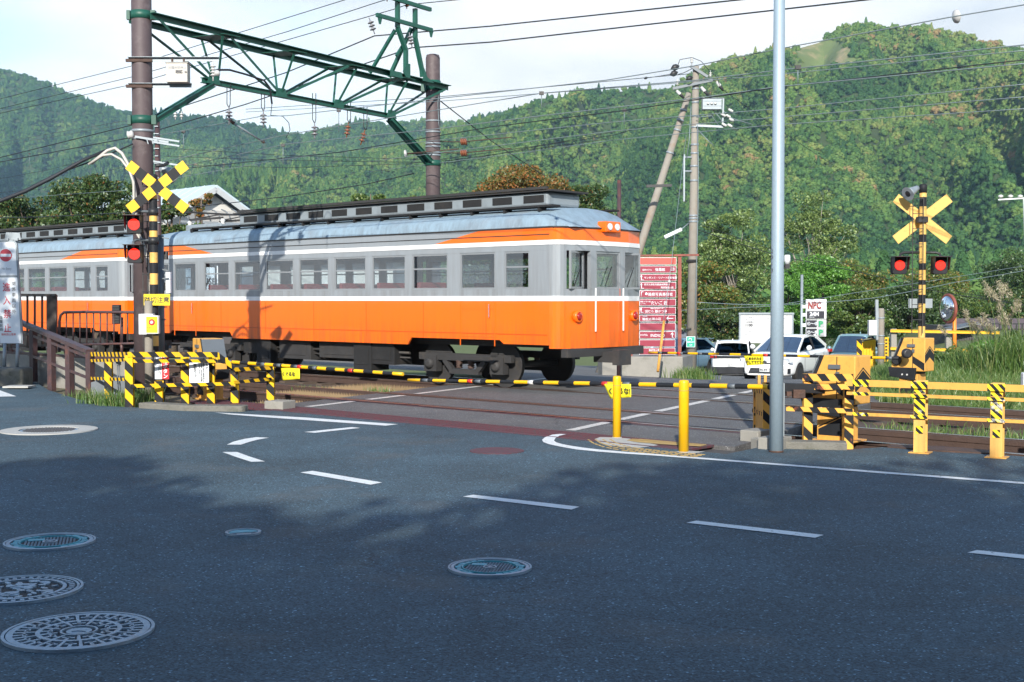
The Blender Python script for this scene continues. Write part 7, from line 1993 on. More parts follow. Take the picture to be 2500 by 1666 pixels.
# ---------- no-entry sign at the far left
ND = 24.8
def np_(x, y): return P(x, y, ND)
t = thing("no_entry_sign", np_(28, 880), "tall white stand sign with red no entry disc at the left edge", "sign")
def rrect(x0, y0, x1, y1, r, lean=0.0):
    pts = []
    for (cx, cy, a0) in ((x1 - r, y0 + r, 0), (x0 + r, y0 + r, 90), (x0, y1, 180), (x1, y1, 270)):
        if a0 < 180:
            for i in range(6):
                a = R(a0 + 90 * i / 5); pts.append((cx + r * math.cos(a), cy - r * math.sin(a)))
        else: pts.append((cx, cy))
    return pts
k_ = ND / F
def loc(pts): 
    return [((x - 28) * k_ + (y - 840) * k_ * 0.045, -(y - 840) * k_) for x, y in pts]
o_ = np_(28, 840)
mb = MB(); mb.prism(loc(rrect(-1, 587, 56, 840, 13)), o_, (1, 0, 0), Z3, -0.05); mb.build("frame", ["galv"], t)
mb = MB(); mb.prism(loc(rrect(2, 592, 52, 673, 10)), o_ + V((0, -0.004, 0)), (1, 0, 0), Z3, 0.004); mb.build("upper_panel", ["sign_white"], t)
mb = MB(); mb.prism(loc([(1, 678), (52, 678), (52, 838), (1, 838)]), o_ + V((0, -0.004, 0)), (1, 0, 0), Z3, 0.004); mb.build("lower_panel", ["sign_white"], t)
def npt(x, y, off=0.012): 
    a = loc([(x, y)])[0]; return o_ + V((a[0], -off, a[1]))
mb = MB(); mb.lathe(npt(27, 624, 0.005), [(15.2 * k_, 0), (15.2 * k_, 0.004)], 32, (0, -1, 0), smooth=False); mb.build("red_disc", ["sign_pink"], t)
mb = MB(); mb.box(npt(27, 624, 0.012), (26 * k_, 0.004, 7 * k_)); mb.build("white_bar", ["sign_white"], t)
text("No Entry", 0.064, "sign_grey", npt(15, 659, 0.010), (1, 0, 0), Z3, t, squeeze=0.8)
for i, ch in enumerate("進入禁止"): text(ch, 0.185, "sign_pink", npt(14.5 - 0.9 * i, 710 + i * 32.5 if i < 3 else 810, 0.010), (1, 0, 0), Z3, t, bold=0.0025, squeeze=0.82)
for i, ch in enumerate("関係車両以外"): text(ch, 0.086, "sign_brown" if False else "sign_black", npt(36.5 - 0.5 * i, 697 + i * 13.6, 0.010), (1, 0, 0), Z3, t)
for i, ch in enumerate("強羅駅長"): text(ch, 0.072, "sign_black", npt(1.5, 779 + i * 9.6, 0.010), (1, 0, 0), Z3, t)
text("箱根登山電車", 0.048, "sign_pink", npt(5, 819, 0.010), (1, 0, 0), Z3, t)
mb = MB(); mb.tube([np_(44, 838), np_(41, 905)], 0.035, 10); mb.tube([np_(12, 838), np_(10, 905)], 0.035, 10); mb.build("leg", ["galv"], t)
mb = MB(); mb.prism([(-0.16, 0), (0.16, 0), (0.14, 0.14), (-0.13, 0.15)], np_(30, 586) + V((0, 0.02, 0)), (1, 0, 0), Z3, -0.015); mb.box(np_(17, 585), (0.07, 0.05, 0.05)); mb.box(np_(40, 585), (0.07, 0.05, 0.05)); mb.build("top_fin", ["galv"], t)
bb = P(25, 880, 24.7)
t = thing("concrete_footing", V((bb.x, 24.7, 0.05)), "rounded concrete footing block under the no entry sign", "block")
mb = MB(); z1 = P(0, 899, 24.5).z; mb.box(V((P(15, 900, 24.7).x, 24.75, (z1 - 0.1) / 2)), (0.82, 0.6, z1 + 0.1)); mb.build("block", ["concrete_old"], t, bevel=0.06)
t = thing("loose_board", P(50, 926, 24.0), "flat weathered grey board lying at the foot of the concrete footing", "board")
mb = MB(); mb.box(V((P(52, 926, 23.9).x, 23.8, 0.04)), (0.48, 0.4, 0.03)); mb.build("board", ["concrete_pale"], t)
# ================================================================== things beyond the railway
# ---------- guide sign board
t = thing("guide_sign", P(1605, 870, 37), "tall red guide sign of stacked maroon panels with white lettering on a rusty frame", "sign")
SDp = 37.0
def sp(x, y, off=0.0): return P(x, y, SDp - off)
mb = MB(); mb.bar(sp(1659, 870), sp(1659, 622), 0.10, 0.10, up=(0, 1, 0)); mb.build("post", ["rust_red"], t)
mb = MB(); mb.bar(sp(1540, 870), sp(1540, 622), 0.10, 0.10, up=(0, 1, 0)); mb.build("post", ["rust_red"], t)
mb = MB(); mb.bar(sp(1530, 625, 0.06), sp(1706, 623, 0.06), 0.06, 0.06); mb.build("top_bar", ["rust_red"], t)
ys = [(110, 213), (228, 330), (345, 445), (460, 562), (577, 677), (697, 795), (812, 912), (925, 1020), (1036, 1145), (1158, 1260), (1275, 1375), (1390, 1490)]
kx = lambda v: 1540 + v / 5.806
ky = lambda v: 610 + v / 5.806
PXM = SDp / F
def ptxt(s, x, y, hpx, bold=0.0, sq=1.0, **k):
    """lettering whose height is hpx crop pixels with its base at crop (x, y)"""
    return text(s, hpx / 5.806 * PXM * 1.08, "sign_white", sp(kx(x), ky(y), 0.062), (1, 0, 0), Z3, t, bold=bold, squeeze=sq, **k)
for i, (a, b_) in enumerate(ys):
    c0, c1 = sp(kx(122), ky(a), 0.03), sp(kx(645 - i * 1.5), ky(b_), 0.03); c = (c0 + c1) / 2; w_, h_ = c1.x - c0.x, c0.z - c1.z
    mb = MB(); mb.box(c, (w_, 0.03, h_)); pn = mb.build("sign_panel", ["sign_white"], t)
    mb = MB(); mb.box(c + V((0, -0.02, 0)), (w_ - 0.02, 0.012, h_ - 0.022)); mb.build("panel_face", ["sign_red2" if i == 0 else "sign_maroon"], pn)
ptxt("温泉ホテル", 160, 297, 26); ptxt("強羅館", 345, 300, 44, 0.0); 
ptxt("サンダンス・リゾート箱根強羅", 188, 411, 33, 0.0, 0.93)
ptxt("東京文具販売健康保険組合", 188, 505, 28, 0.0); ptxt("箱根強羅山荘", 425, 547, 28, 0.0)
ptxt("箱根写真美術館", 245, 652, 48, 0.0, 0.96)
mb = MB(); mb.lathe(sp(kx(220), ky(625), 0.058), [(0.035, 0), (0.035, 0.006)], 18, (0, -1, 0)); mb.build("emblem", ["sign_white"], t)
ptxt("箱根 やきの原", 133, 745, 22); ptxt("だいご 匠", 285, 775, 54, 0.0, 0.95); ptxt("Tanker Izakaya", 133, 770, 12)
ptxt("箱根名物 豆腐かつ煮", 280, 840, 18); ptxt("田むら 銀かつ亭", 200, 890, 40, 0.0, 1.0)
ptxt("日帰温泉", 165, 950, 16); ptxt("箱根太陽山荘", 162, 997, 36, 0.0, 1.15); ptxt("HAKONE TAIYOSANSO", 165, 1014, 10)
ptxt("HOTEL", 133, 1222, 34, 0.0, 0.95); ptxt("INDIGO", 278, 1235, 52, 0.0, 1.02)
ptxt("箱根登山電車", 255, 1437, 30, 0.0, 0.95)
def arrow(pts, w=0.012):
    mb = MB(); mb.tube([sp(kx(x), ky(y), 0.062) for x, y in pts], w, 5); mb.build("arrow", ["sign_white"], t)
for y in (0, 118, ): arrow([(185, 430 + y), (150, 430 + y), (150, 365 + y)]); arrow([(138, 385 + y), (150, 362 + y), (162, 385 + y)])
arrow([(180, 598), (150, 598), (150, 660)]); arrow([(178, 890), (145, 890), (145, 830)]); arrow([(133, 850), (145, 828), (157, 850)])
arrow([(602, 975), (508, 975)]); arrow([(535, 950), (506, 975), (535, 1002)]); arrow([(605, 1245), (588, 1245), (588, 1180)]); arrow([(568, 1205), (588, 1178), (608, 1205)])
arrow([(560, 290), (615, 290), (615, 262), (575, 262)])

w0, w1 = P(1470, 900, 36.6), P(1667, 900, 36.6); gz = ground_z(5, 37)
t = thing("retaining_wall", V(((w0.x + w1.x) / 2, 37.3, gz)), "low weathered concrete wall under the red guide sign", "wall")
mb = MB(); zt = P(0, 871, 36.6).z
mb.prism([(w0.x, 36.6), (w1.x, 36.6), (w1.x + 0.55, 38.4), (w0.x, 38.4)], (0, 0, gz - 0.4), (1, 0, 0), (0, 1, 0), zt - gz + 0.4); mb.build("wall_block", ["concrete"], t, bevel=0.03)
t = thing("guy_wire", P(1620, 785, 34), "thin guy wire with a straight yellow plastic guard at its foot before the guide sign", "guy wire")
mb = MB(); mb.tube([P(1675, 330, 38), P(1640, 635, 35), P(1619, 790, 34)], 0.009, 5); mb.build("wire", ["wire_pale"], t)
mb = MB(); mb.tube([P(1621, 784, 34), P(1606, 908, 33.4)], 0.037, 10); mb.build("guard", ["cream"], t)
mb = MB(); mb.lathe(P(1634, 688, 34.5), [(0.02, -0.05), (0.045, 0), (0.02, 0.05)], 10); mb.build("guy_insulator", ["porcelain"], t)

# ---------- parking price board and parking pylon
BD_ = 60.0
a, b_ = P(1806, 766, BD_), P(1934, 838, BD_); c = (a + b_) / 2; w_, h_ = b_.x - a.x, a.z - b_.z
t = thing("price_board", V((c.x, c.y, ground_z(c.x, c.y))), "large white parking price board with small print behind the white hatchback", "sign board")
mb = MB(); mb.box(c, (w_, 0.08, h_)); mb.build("panel", ["sign_white_b"], t)
mb = MB()
mb.box(c + V((0, -0.02, h_ / 2)), (w_ + 0.12, 0.2, 0.09)); mb.box(c + V((-w_ / 2, -0.02, -0.03)), (0.07, 0.14, h_)); mb.box(c + V((w_ / 2, -0.02, -0.03)), (0.07, 0.14, h_)); mb.build("frame", ["galv"], t)
for q in (-1, 1):
    mb = MB(); mb.bar(V((c.x + q * w_ / 2, c.y, c.z)), V((c.x + q * w_ / 2, c.y, -2.3)), 0.08, 0.08, up=(0, 1, 0)); mb.build("leg", ["galv"], t)
def btx(s, x, y, hpx, m_="sign_grey", **k): text(s, hpx / F * BD_ * 1.5, m_, P(x, y, BD_ - 0.05), (1, 0, 0), Z3, t, **k)
btx("1100", 1819, 797.5, 6.2, "sign_black", bold=0.008); btx("円", 1841, 797, 3.5); btx("24時間最大", 1820, 788.5, 2.9, "sign_black")
btx("1〜6番車室", 1820, 777, 2.8); btx("最大料金表", 1820, 782, 2.8); btx("7番車室", 1825, 812, 2.6); btx("最大料金なし", 1819, 819, 2.8); btx("24時間", 1866, 780, 2.6); btx("駐車場", 1905, 780, 2.6)
PD = 50.0
t = thing("parking_pylon", V((P(1958, 800, PD).x, PD, ground_z(9, PD))), "white parking pylon sign with brown letters, a black 24H panel and green P panels", "sign")
q0 = P(1958, 671, PD)
mb = MB(); mb.tube([V((q0.x, PD, -2)), q0], 0.055, 12); mb.build("pole", ["galv"], t)
def pan(x0, y0, x1, y1, m_, off, nm, bev=0.0):
    a, b_ = P(x0, y0, PD - off), P(x1, y1, PD - off); mb = MB(); mb.box((a + b_) / 2, (b_.x - a.x, 0.04 if off > 0.08 else 0.14, a.z - b_.z)); return mb.build(nm, [m_], t, bevel=bev)
pan(1967, 731, 2017, 779, "white", 0.0, "head_panel", 0.02); pan(1967, 780.5, 2016, 822, "white", 0.0, "lower_panel", 0.01)
pan(1970, 760, 2012, 777, "sign_black", 0.09, "black_panel")
pan(1969, 782, 1994, 799, "sign_black", 0.09, "black_panel"); pan(1996.5, 782, 2013, 799, "sign_grey", 0.09, "parking_panel")
pan(1969, 802.5, 1994, 820, "sign_black", 0.09, "black_panel"); pan(1996.5, 802.5, 2013, 820, "sign_grey", 0.09, "parking_panel")
for (y) in (745, 765, 790): pan(1958, y, 1968, y + 8, "white", -0.02, "side_arm")
def ntx(s, x, y, hpx, m_, **k): text(s, hpx / F * PD * 1.36, m_, P(x, y, PD - 0.13), (1, 0, 0), Z3, t, **k)
ntx("NPC", 1972.5, 753.5, 17.5, "sign_brown", bold=0.012, squeeze=0.68); ntx("24H", 1977, 771.5, 9.5, "sign_white", bold=0.008)
ntx("PARKING", 1976, 775.8, 2.2, "sign_white")
ntx("①〜⑥", 1970, 794, 7, "sign_white", bold=0.002, squeeze=0.95); ntx("⑦〜⑯", 1970, 815, 7, "sign_white", bold=0.002, squeeze=0.95)
ntx("P", 1998.5, 797, 13, "sign_dkgreen", bold=0.014, squeeze=1.15); ntx("P", 1998.5, 818, 13, "sign_dkgreen", bold=0.014, squeeze=1.15)

# ---------- things on the right bank
p = V((P(2150, 900, 31).x, 31, -0.4))
t = thing("concrete_post", p, "grey concrete post with a slim steel pole and white meter box on its left", "post")
mb = MB(); mb.tube([p, V((p.x, 31, P(0, 757, 31).z)), V((p.x, 31, P(0, 753, 31).z))], [0.085, 0.078, 0.06], 16); mb.build("post", ["pole_conc"], t)
mb = MB()
for y in (777, 820, 840): band(mb, V((p.x, 31, P(0, y, 31).z)), 0.088, 0.035, n=14)
mb.build("steel_strap", ["galv"], t)
mb = MB(); mb.bar(P(2140, 732, 31), P(2142, 830, 31), 0.07, 0.07, up=(0, 1, 0)); mb.build("steel_pole", ["galv"], t)
a, b_ = P(2120, 782, 30.9), P(2139, 819, 30.9); mb = MB(); mb.box((a + b_) / 2, (b_.x - a.x, 0.15, a.z - b_.z)); mb.build("meter_box", ["white"], t, bevel=0.01)
t = thing("yellow_guard", V((P(2118, 900, 31.6).x, 31.6, -0.4)), "bright yellow sheet metal guard with a striped edge between the teal van and concrete post", "guard")
a, b_ = P(2103, 836, 31.6), P(2137, 950, 31.6); mb = MB()
mb.prism([(a.x, b_.z), (b_.x, b_.z), (b_.x, a.z + 0.06), (b_.x - 0.1, a.z + 0.10), (a.x, a.z)], (0, 31.6, 0), (1, 0, 0), Z3, -0.35); mb.build("sheet", ["yellow"], t, bevel=0.004)
mb = MB()
for x in (2108, 2116, 2124, 2131): mb.bar(P(x, 842, 31.58), P(x, 945, 31.58), 0.012, 0.02, up=(0, 1, 0))
mb.build("rib", ["yellow"], t)
mb = MB(); mb.bar(P(2098, 875, 31.5), P(2098, 828, 31.5), 0.13, 0.02, up=(0, 1, 0)); mb.build("striped_edge", ["stripe_r2"], t)
mb = MB(); mb.bar(P(2103, 833, 31.5), P(2137, 828, 31.5), 0.03, 0.02); mb.bar(P(2139, 831, 31.5), P(2142, 840, 31.5), 0.03, 0.02); mb.build("dark_rim", ["black_steel"], t)
t = thing("yellow_lattice_post", V((P(2165, 860, 33).x, 33, -0.3)), "slim yellow perforated post right of the concrete post", "post")
mb = MB(); mb.bar(P(2164, 900, 33), P(2164, 824, 33), 0.10, 0.05, up=(0, 1, 0)); mb.build("post", ["yellow"], t)
mb = MB()
for i in range(8): mb.box(P(2164, 830 + i * 8, 32.95), (0.05, 0.02, 0.035))
mb.build("holes", ["black_steel"], t, kind="stuff")
t = thing("yellow_rail_fence", V((P(2300, 870, 35).x, 35, 0)), "two yellow guard rails on grey concrete posts at the edge of the grassy bank", "fence")
for x in (2181, 2315):
    mb = MB(); mb.bar(P(x, 905, 35), P(x, 803, 35), 0.15, 0.13, up=(0, 1, 0)); mb.build("post", ["concrete"], t)
for (y0, y1, x1) in ((808, 813, 2440), (851, 857, 2400)):
    mb = MB(); mb.ibeam(P(2174, y0, 34.85), P(x1, y1, 34.6), 0.05, 0.08, 0.012); mb.build("rail", ["yellow"], t)
# curved mirror on an orange pole
mc = P(2313, 754, 36); fz = V((-0.97, -0.20, -0.03)).normalized()
t = thing("traffic_mirror", V((P(2330, 900, 36.2).x, 36.2, -0.1)), "round convex traffic mirror on an orange pole, turned to the left", "mirror")
rt = fz.cross(Z3).normalized(); up_ = rt.cross(fz)
mb = MB(); mb.lathe(mc - fz * 0.05, [(0.42, -0.02), (0.43, 0.0), (0.43, 0.05), (0.40, 0.055)], 32, fz); mb.build("rim", ["rust_red"], t)
mb = MB(); mb.lathe(mc + fz * 0.0, [(0.39, 0.0), (0.33, 0.045), (0.2, 0.085), (0.08, 0.1), (0.01, 0.103)], 32, fz); mb.build("mirror_face", ["mirror"], t)
mb = MB(); mb.tube([P(2331, 900, 36.2), P(2330, 740, 36.2)], 0.055, 12); mb.build("pole", ["mirror_orange"], t)
# dark shed and roofs behind the bank
t = thing("dark_shed", V((P(2390, 870, 46).x, 46, -0.2)), "dark clad shed with a thin flat roof behind the yellow rails", "shed")
a, b_ = P(2322, 797, 46), P(2376, 880, 46)
mb = MB(); mb.box(((a.x + b_.x) / 2, 47.5, (a.z + b_.z) / 2 - 0.1), (b_.x - a.x, 3, a.z - b_.z + 0.2)); mb.build("wall", ["dark_shed"], t)
for i in range(9):
    mb = MB(); mb.box((a.x + (b_.x - a.x) * (i + 0.5) / 9, 45.99, (a.z + b_.z) / 2 - 0.1), (0.03, 0.03, a.z - b_.z + 0.18)); mb.build("cladding_rib", ["dark_shed"], t)
mb = MB(); mb.bar(P(2316, 803, 45.6), P(2382, 789, 45.6), 1.2, 0.05); mb.build("roof", ["grey_steel"], t)
mb = MB()
for x in range(2384, 2500, 14): mb.bar(P(x, 792, 46), P(x, 880, 46), 0.04, 0.04, up=(0, 1, 0))
mb.bar(P(2380, 791, 46), P(2500, 791, 46), 0.05, 0.05); mb.build("open_frame", ["black_steel"], t, kind="stuff")
t = thing("house", V((P(2440, 850, 58).x, 58, -0.3)), "low house with a dull purple tiled roof half hidden by tall grass", "house")
mb = MB(); c = P(2440, 830, 60); mb.box((c.x, 62, c.z - 0.9), (5, 4, 2.6)); mb.build("wall", ["dark_shed"], t)
mb = MB(); rz_ = P(0, 805, 60).z; mb.prism([(-3.0, 0), (3.0, 0), (2.2, 0.75), (-2.2, 0.75)], (c.x, 59.6, rz_), (1, 0, 0), (0, 0.75, 0.6), 0.08); mb.build("roof", ["purple_roof"], t)
t = thing("hillside_house", V((P(2300, 725, 150).x, 150, -3)), "small white house with a grey roof among the trees behind the right crossing signal", "house")
a = P(2300, 716, 150); mb = MB(); mb.box((a.x, 151, a.z - 1.5), (2.6, 2.5, 3.4)); mb.build("wall", ["white"], t)
mb = MB(); mb.prism([(-1.9, 0), (1.9, 0), (0, 0.75)], (a.x, 149.4, a.z + 0.2), (1, 0, 0), Z3, -3.2); mb.build("roof", ["gable_roof"], t)
mb = MB(); mb.box((a.x - 0.5, 149.72, a.z - 0.5), (0.5, 0.05, 0.6)); mb.build("window", ["cglass"], t)
mb = MB(); mb.box((a.x + 0.5, 149.72, a.z - 0.5), (0.5, 0.05, 0.6)); mb.build("window", ["cglass"], t)
t = thing("hillside_house", V((P(2210, 730, 160).x, 160, -3)), "long low pale roofed house among the trees left of the right crossing signal", "house")
a = P(2215, 727, 160); mb = MB(); mb.box((a.x, 161, a.z - 1.5), (5.5, 2.5, 2.6)); mb.build("wall", ["white"], t)
mb = MB(); mb.prism([(-3.2, 0), (3.2, 0), (2.6, 0.55), (-2.6, 0.55)], (a.x, 159.4, a.z - 0.2), (1, 0, 0), Z3, -3.2); mb.build("roof", ["gable_roof"], t)
# lamp bar at the right edge
p = P(2470, 492, 75); t = thing("lamp_bar", V((P(2512, 800, 75).x, 75, -2)), "pale steel bar with three round white lamps above the trees at the right edge", "lamp")
mb = MB(); mb.bar(P(2437, 488, 75), P(2505, 484, 75), 0.06, 0.08); mb.bar(P(2500, 484, 75), P(2512, 800, 75), 0.12, 0.12, up=(0, 1, 0)); mb.build("bar", ["white"], t)
for x in (2443, 2467, 2491):
    mb = MB(); mb.lathe(P(x, 484, 75), [(0.04, 0), (0.15, 0.06), (0.15, 0.14), (0.05, 0.2)], 12); mb.build("lamp", ["porcelain"], t)
t = thing("white_box", P(2498, 928, 19), "white rounded box just entering the picture at the right edge behind the fence", "box")
mb = MB(); mb.box(P(2506, 929, 19), (0.14, 0.12, 0.24)); mb.build("case", ["white"], t, bevel=0.02)

# ---------- slate roofed house behind the blue SUV
t = thing("house", V((P(1725, 850, 78).x, 80, -3)), "house with a blue grey slate roof behind the blue SUV under the dark trees", "house")
c = P(1718, 806, 78)
mb = MB(); mb.prism([(-2.2, -1.6), (1.9, -1.6), (1.15, 0.35), (-2.2, 0.35)], c, (1, 0, 0), (0, 0.6, 0.8), 0.1); mb.build("roof", ["slate"], t)
mb = MB(); mb.box((c.x - 0.3, 81, -2.0), (3.6, 4, 2.6)); mb.build("wall", ["dark_shed"], t)

# ---------- gabled building at the left behind the train
GD = 58.0
gb = thing("gabled_building", V((P(530, 700, GD).x, GD, 0)), "pale gabled building with a light blue metal roof and arched canopy behind the train", "building")
def gq(x, y, d=0.0): return P(x, y, GD + d)
ap = gq(527, 458); ap = V((ap.x, GD, 0)); gd = V((0.72, 0.694, 0)).normalized(); bk = V((-0.694, 0.72, 0)).normalized(); hw_g = 2.62; z_r = gq(527, 458).z; z_e = z_r - 1.54
w2_ = hw_g - 0.25
mb = MB(); mb.prism([(-w2_, -0.2), (w2_, -0.2), (w2_, z_e + 0.0), (0, z_r - 0.2), (-w2_, z_e + 0.0)], ap + bk * 0.5, gd, Z3, -9.0); mb.build("wall", ["gable"], gb)
for sgn in (-1, 1):
    a0 = ap + V((0, 0, z_r)); b0 = ap + gd * (sgn * hw_g) + V((0, 0, z_e))
    nn = (b0 - a0).cross(bk).normalized(); nn = -nn if nn.z < 0 else nn; th = nn * 0.14; vs = [a0, b0, b0 + bk * 10, a0 + bk * 10]
    mb = MB(); mb.add(vs + [v + th for v in vs], [(0, 1, 2, 3), (7, 6, 5, 4), (0, 4, 5, 1), (1, 5, 6, 2), (2, 6, 7, 3), (3, 7, 4, 0)]); mb.build("roof_slope", ["gable_roof"], gb)
    mb = MB(); off = V((0, 0, -0.10)) - bk * 0.03; mb.bar(a0 + off, b0 + off, 0.04, 0.26); mb.build("barge_board", ["gable_trim"], gb)
    for k in range(1, 12):
        c0 = a0 + bk * (k * 0.85) + th; c1 = b0 + bk * (k * 0.85) + th; mb = MB(); mb.bar(c0, c1, 0.03, 0.05); mb.build("roof_seam", ["gable_roof"], gb)
for i in range(6):
    z_ = z_r - 0.7 - i * 0.42; w_ = min(w2_, (z_r - z_ - 0.25) / 1.54 * hw_g); mb = MB(); c_ = ap + bk * 0.5 + V((0, 0, z_)); mb.bar(c_ - gd * w_, c_ + gd * w_, 0.03, 0.018); mb.build("cladding_joint", ["gable_trim"], gb)
cn = thing("arched_canopy", V((P(515, 560, 54).x, 54, 0)), "smoky translucent arched canopy on grey posts in front of the gabled building", "canopy")
for i in range(7):
    x = 440 + i * 25; pts_ = [P(x + 26 * k, y, 54) for k, y in ((0, 512), (0.35, 515), (0.75, 526), (1.0, 545))]
    mb = MB(); mb.tube(pts_, 0.03, 6); mb.build("canopy_rib", ["grey_steel"], cn)
mb = MB(); A = [P(440, 512, 54.02), P(590, 517, 54.02), P(614, 545, 54.02), P(465, 541, 54.02)]; mb.add(A, [(0, 3, 2, 1)]); o = mb.build("canopy_sheet", ["smoky"], cn); sd = o.modifiers.new("thick", 'SOLIDIFY'); sd.thickness = 0.02
mb = MB(); mb.bar(P(440, 541, 53.9), P(620, 548, 53.9), 0.08, 0.1); mb.build("canopy_beam", ["grey_steel"], cn)
for x in (461, 497, 540):
    mb = MB(); mb.bar(P(x, 545, 54), P(x, 640, 54), 0.08, 0.08, up=(0, 1, 0)); mb.build("canopy_post", ["grey_steel"], cn)
mb = MB(); mb.box((P(480, 600, 55).x, 56.2, 1.8), (3.4, 0.2, 5.5)); mb.build("dark_doorway", ["dark_shed"], cn)
# billboard and shop seen through the train windows
t = thing("museum_billboard", V((P(480, 700, 43).x, 43, 0)), "white billboard with dark capital lettering seen through the train's rear windows", "billboard")
a, b_ = P(392, 640, 43), P(545, 760, 43); c = (a + b_) / 2
mb = MB(); mb.box(c, (b_.x - a.x, 0.1, a.z - b_.z)); mb.build("panel", ["sign_white"], t)
for q in (-0.8, 0.8):
    mb = MB(); mb.bar(V((c.x + q, 43.1, 0)), V((c.x + q, 43.1, c.z)), 0.1, 0.1, up=(0, 1, 0)); mb.build("leg", ["grey_steel"], t)
text("POLA MUSEUM", 0.30, "sign_black", P(430, 695, 42.93), (1, 0, 0), Z3, t, bold=0.008, squeeze=0.86)
t = thing("shop_building", V((P(800, 700, 47).x, 49, 0)), "low shop with a dark roof and lattice windows seen through the train windows", "building")
a, b_ = P(640, 660, 47), P(960, 760, 47); c = (a + b_) / 2
mb = MB(); mb.box((c.x, 49.5, 1.6), (b_.x - a.x, 5, 3.2)); mb.build("wall", ["gable"], t)
mb = MB(); mb.box((c.x, 49.2, 3.3), (b_.x - a.x + 0.8, 6.2, 0.2)); mb.build("roof", ["slate"], t)
for i in range(5):
    x = a.x + 0.5 + i * 0.95
    mb = MB(); mb.box((x + 0.35, 46.97, 1.5), (0.8, 0.05, 1.5)); wo = mb.build("window", ["cglass"], t)
    mb = MB(); mb.box((x + 0.35, 46.93, 1.5), (0.04, 0.03, 1.5)); mb.box((x + 0.35, 46.93, 1.5), (0.8, 0.03, 0.04)); mb.build("lattice", ["brown_gate"], wo)

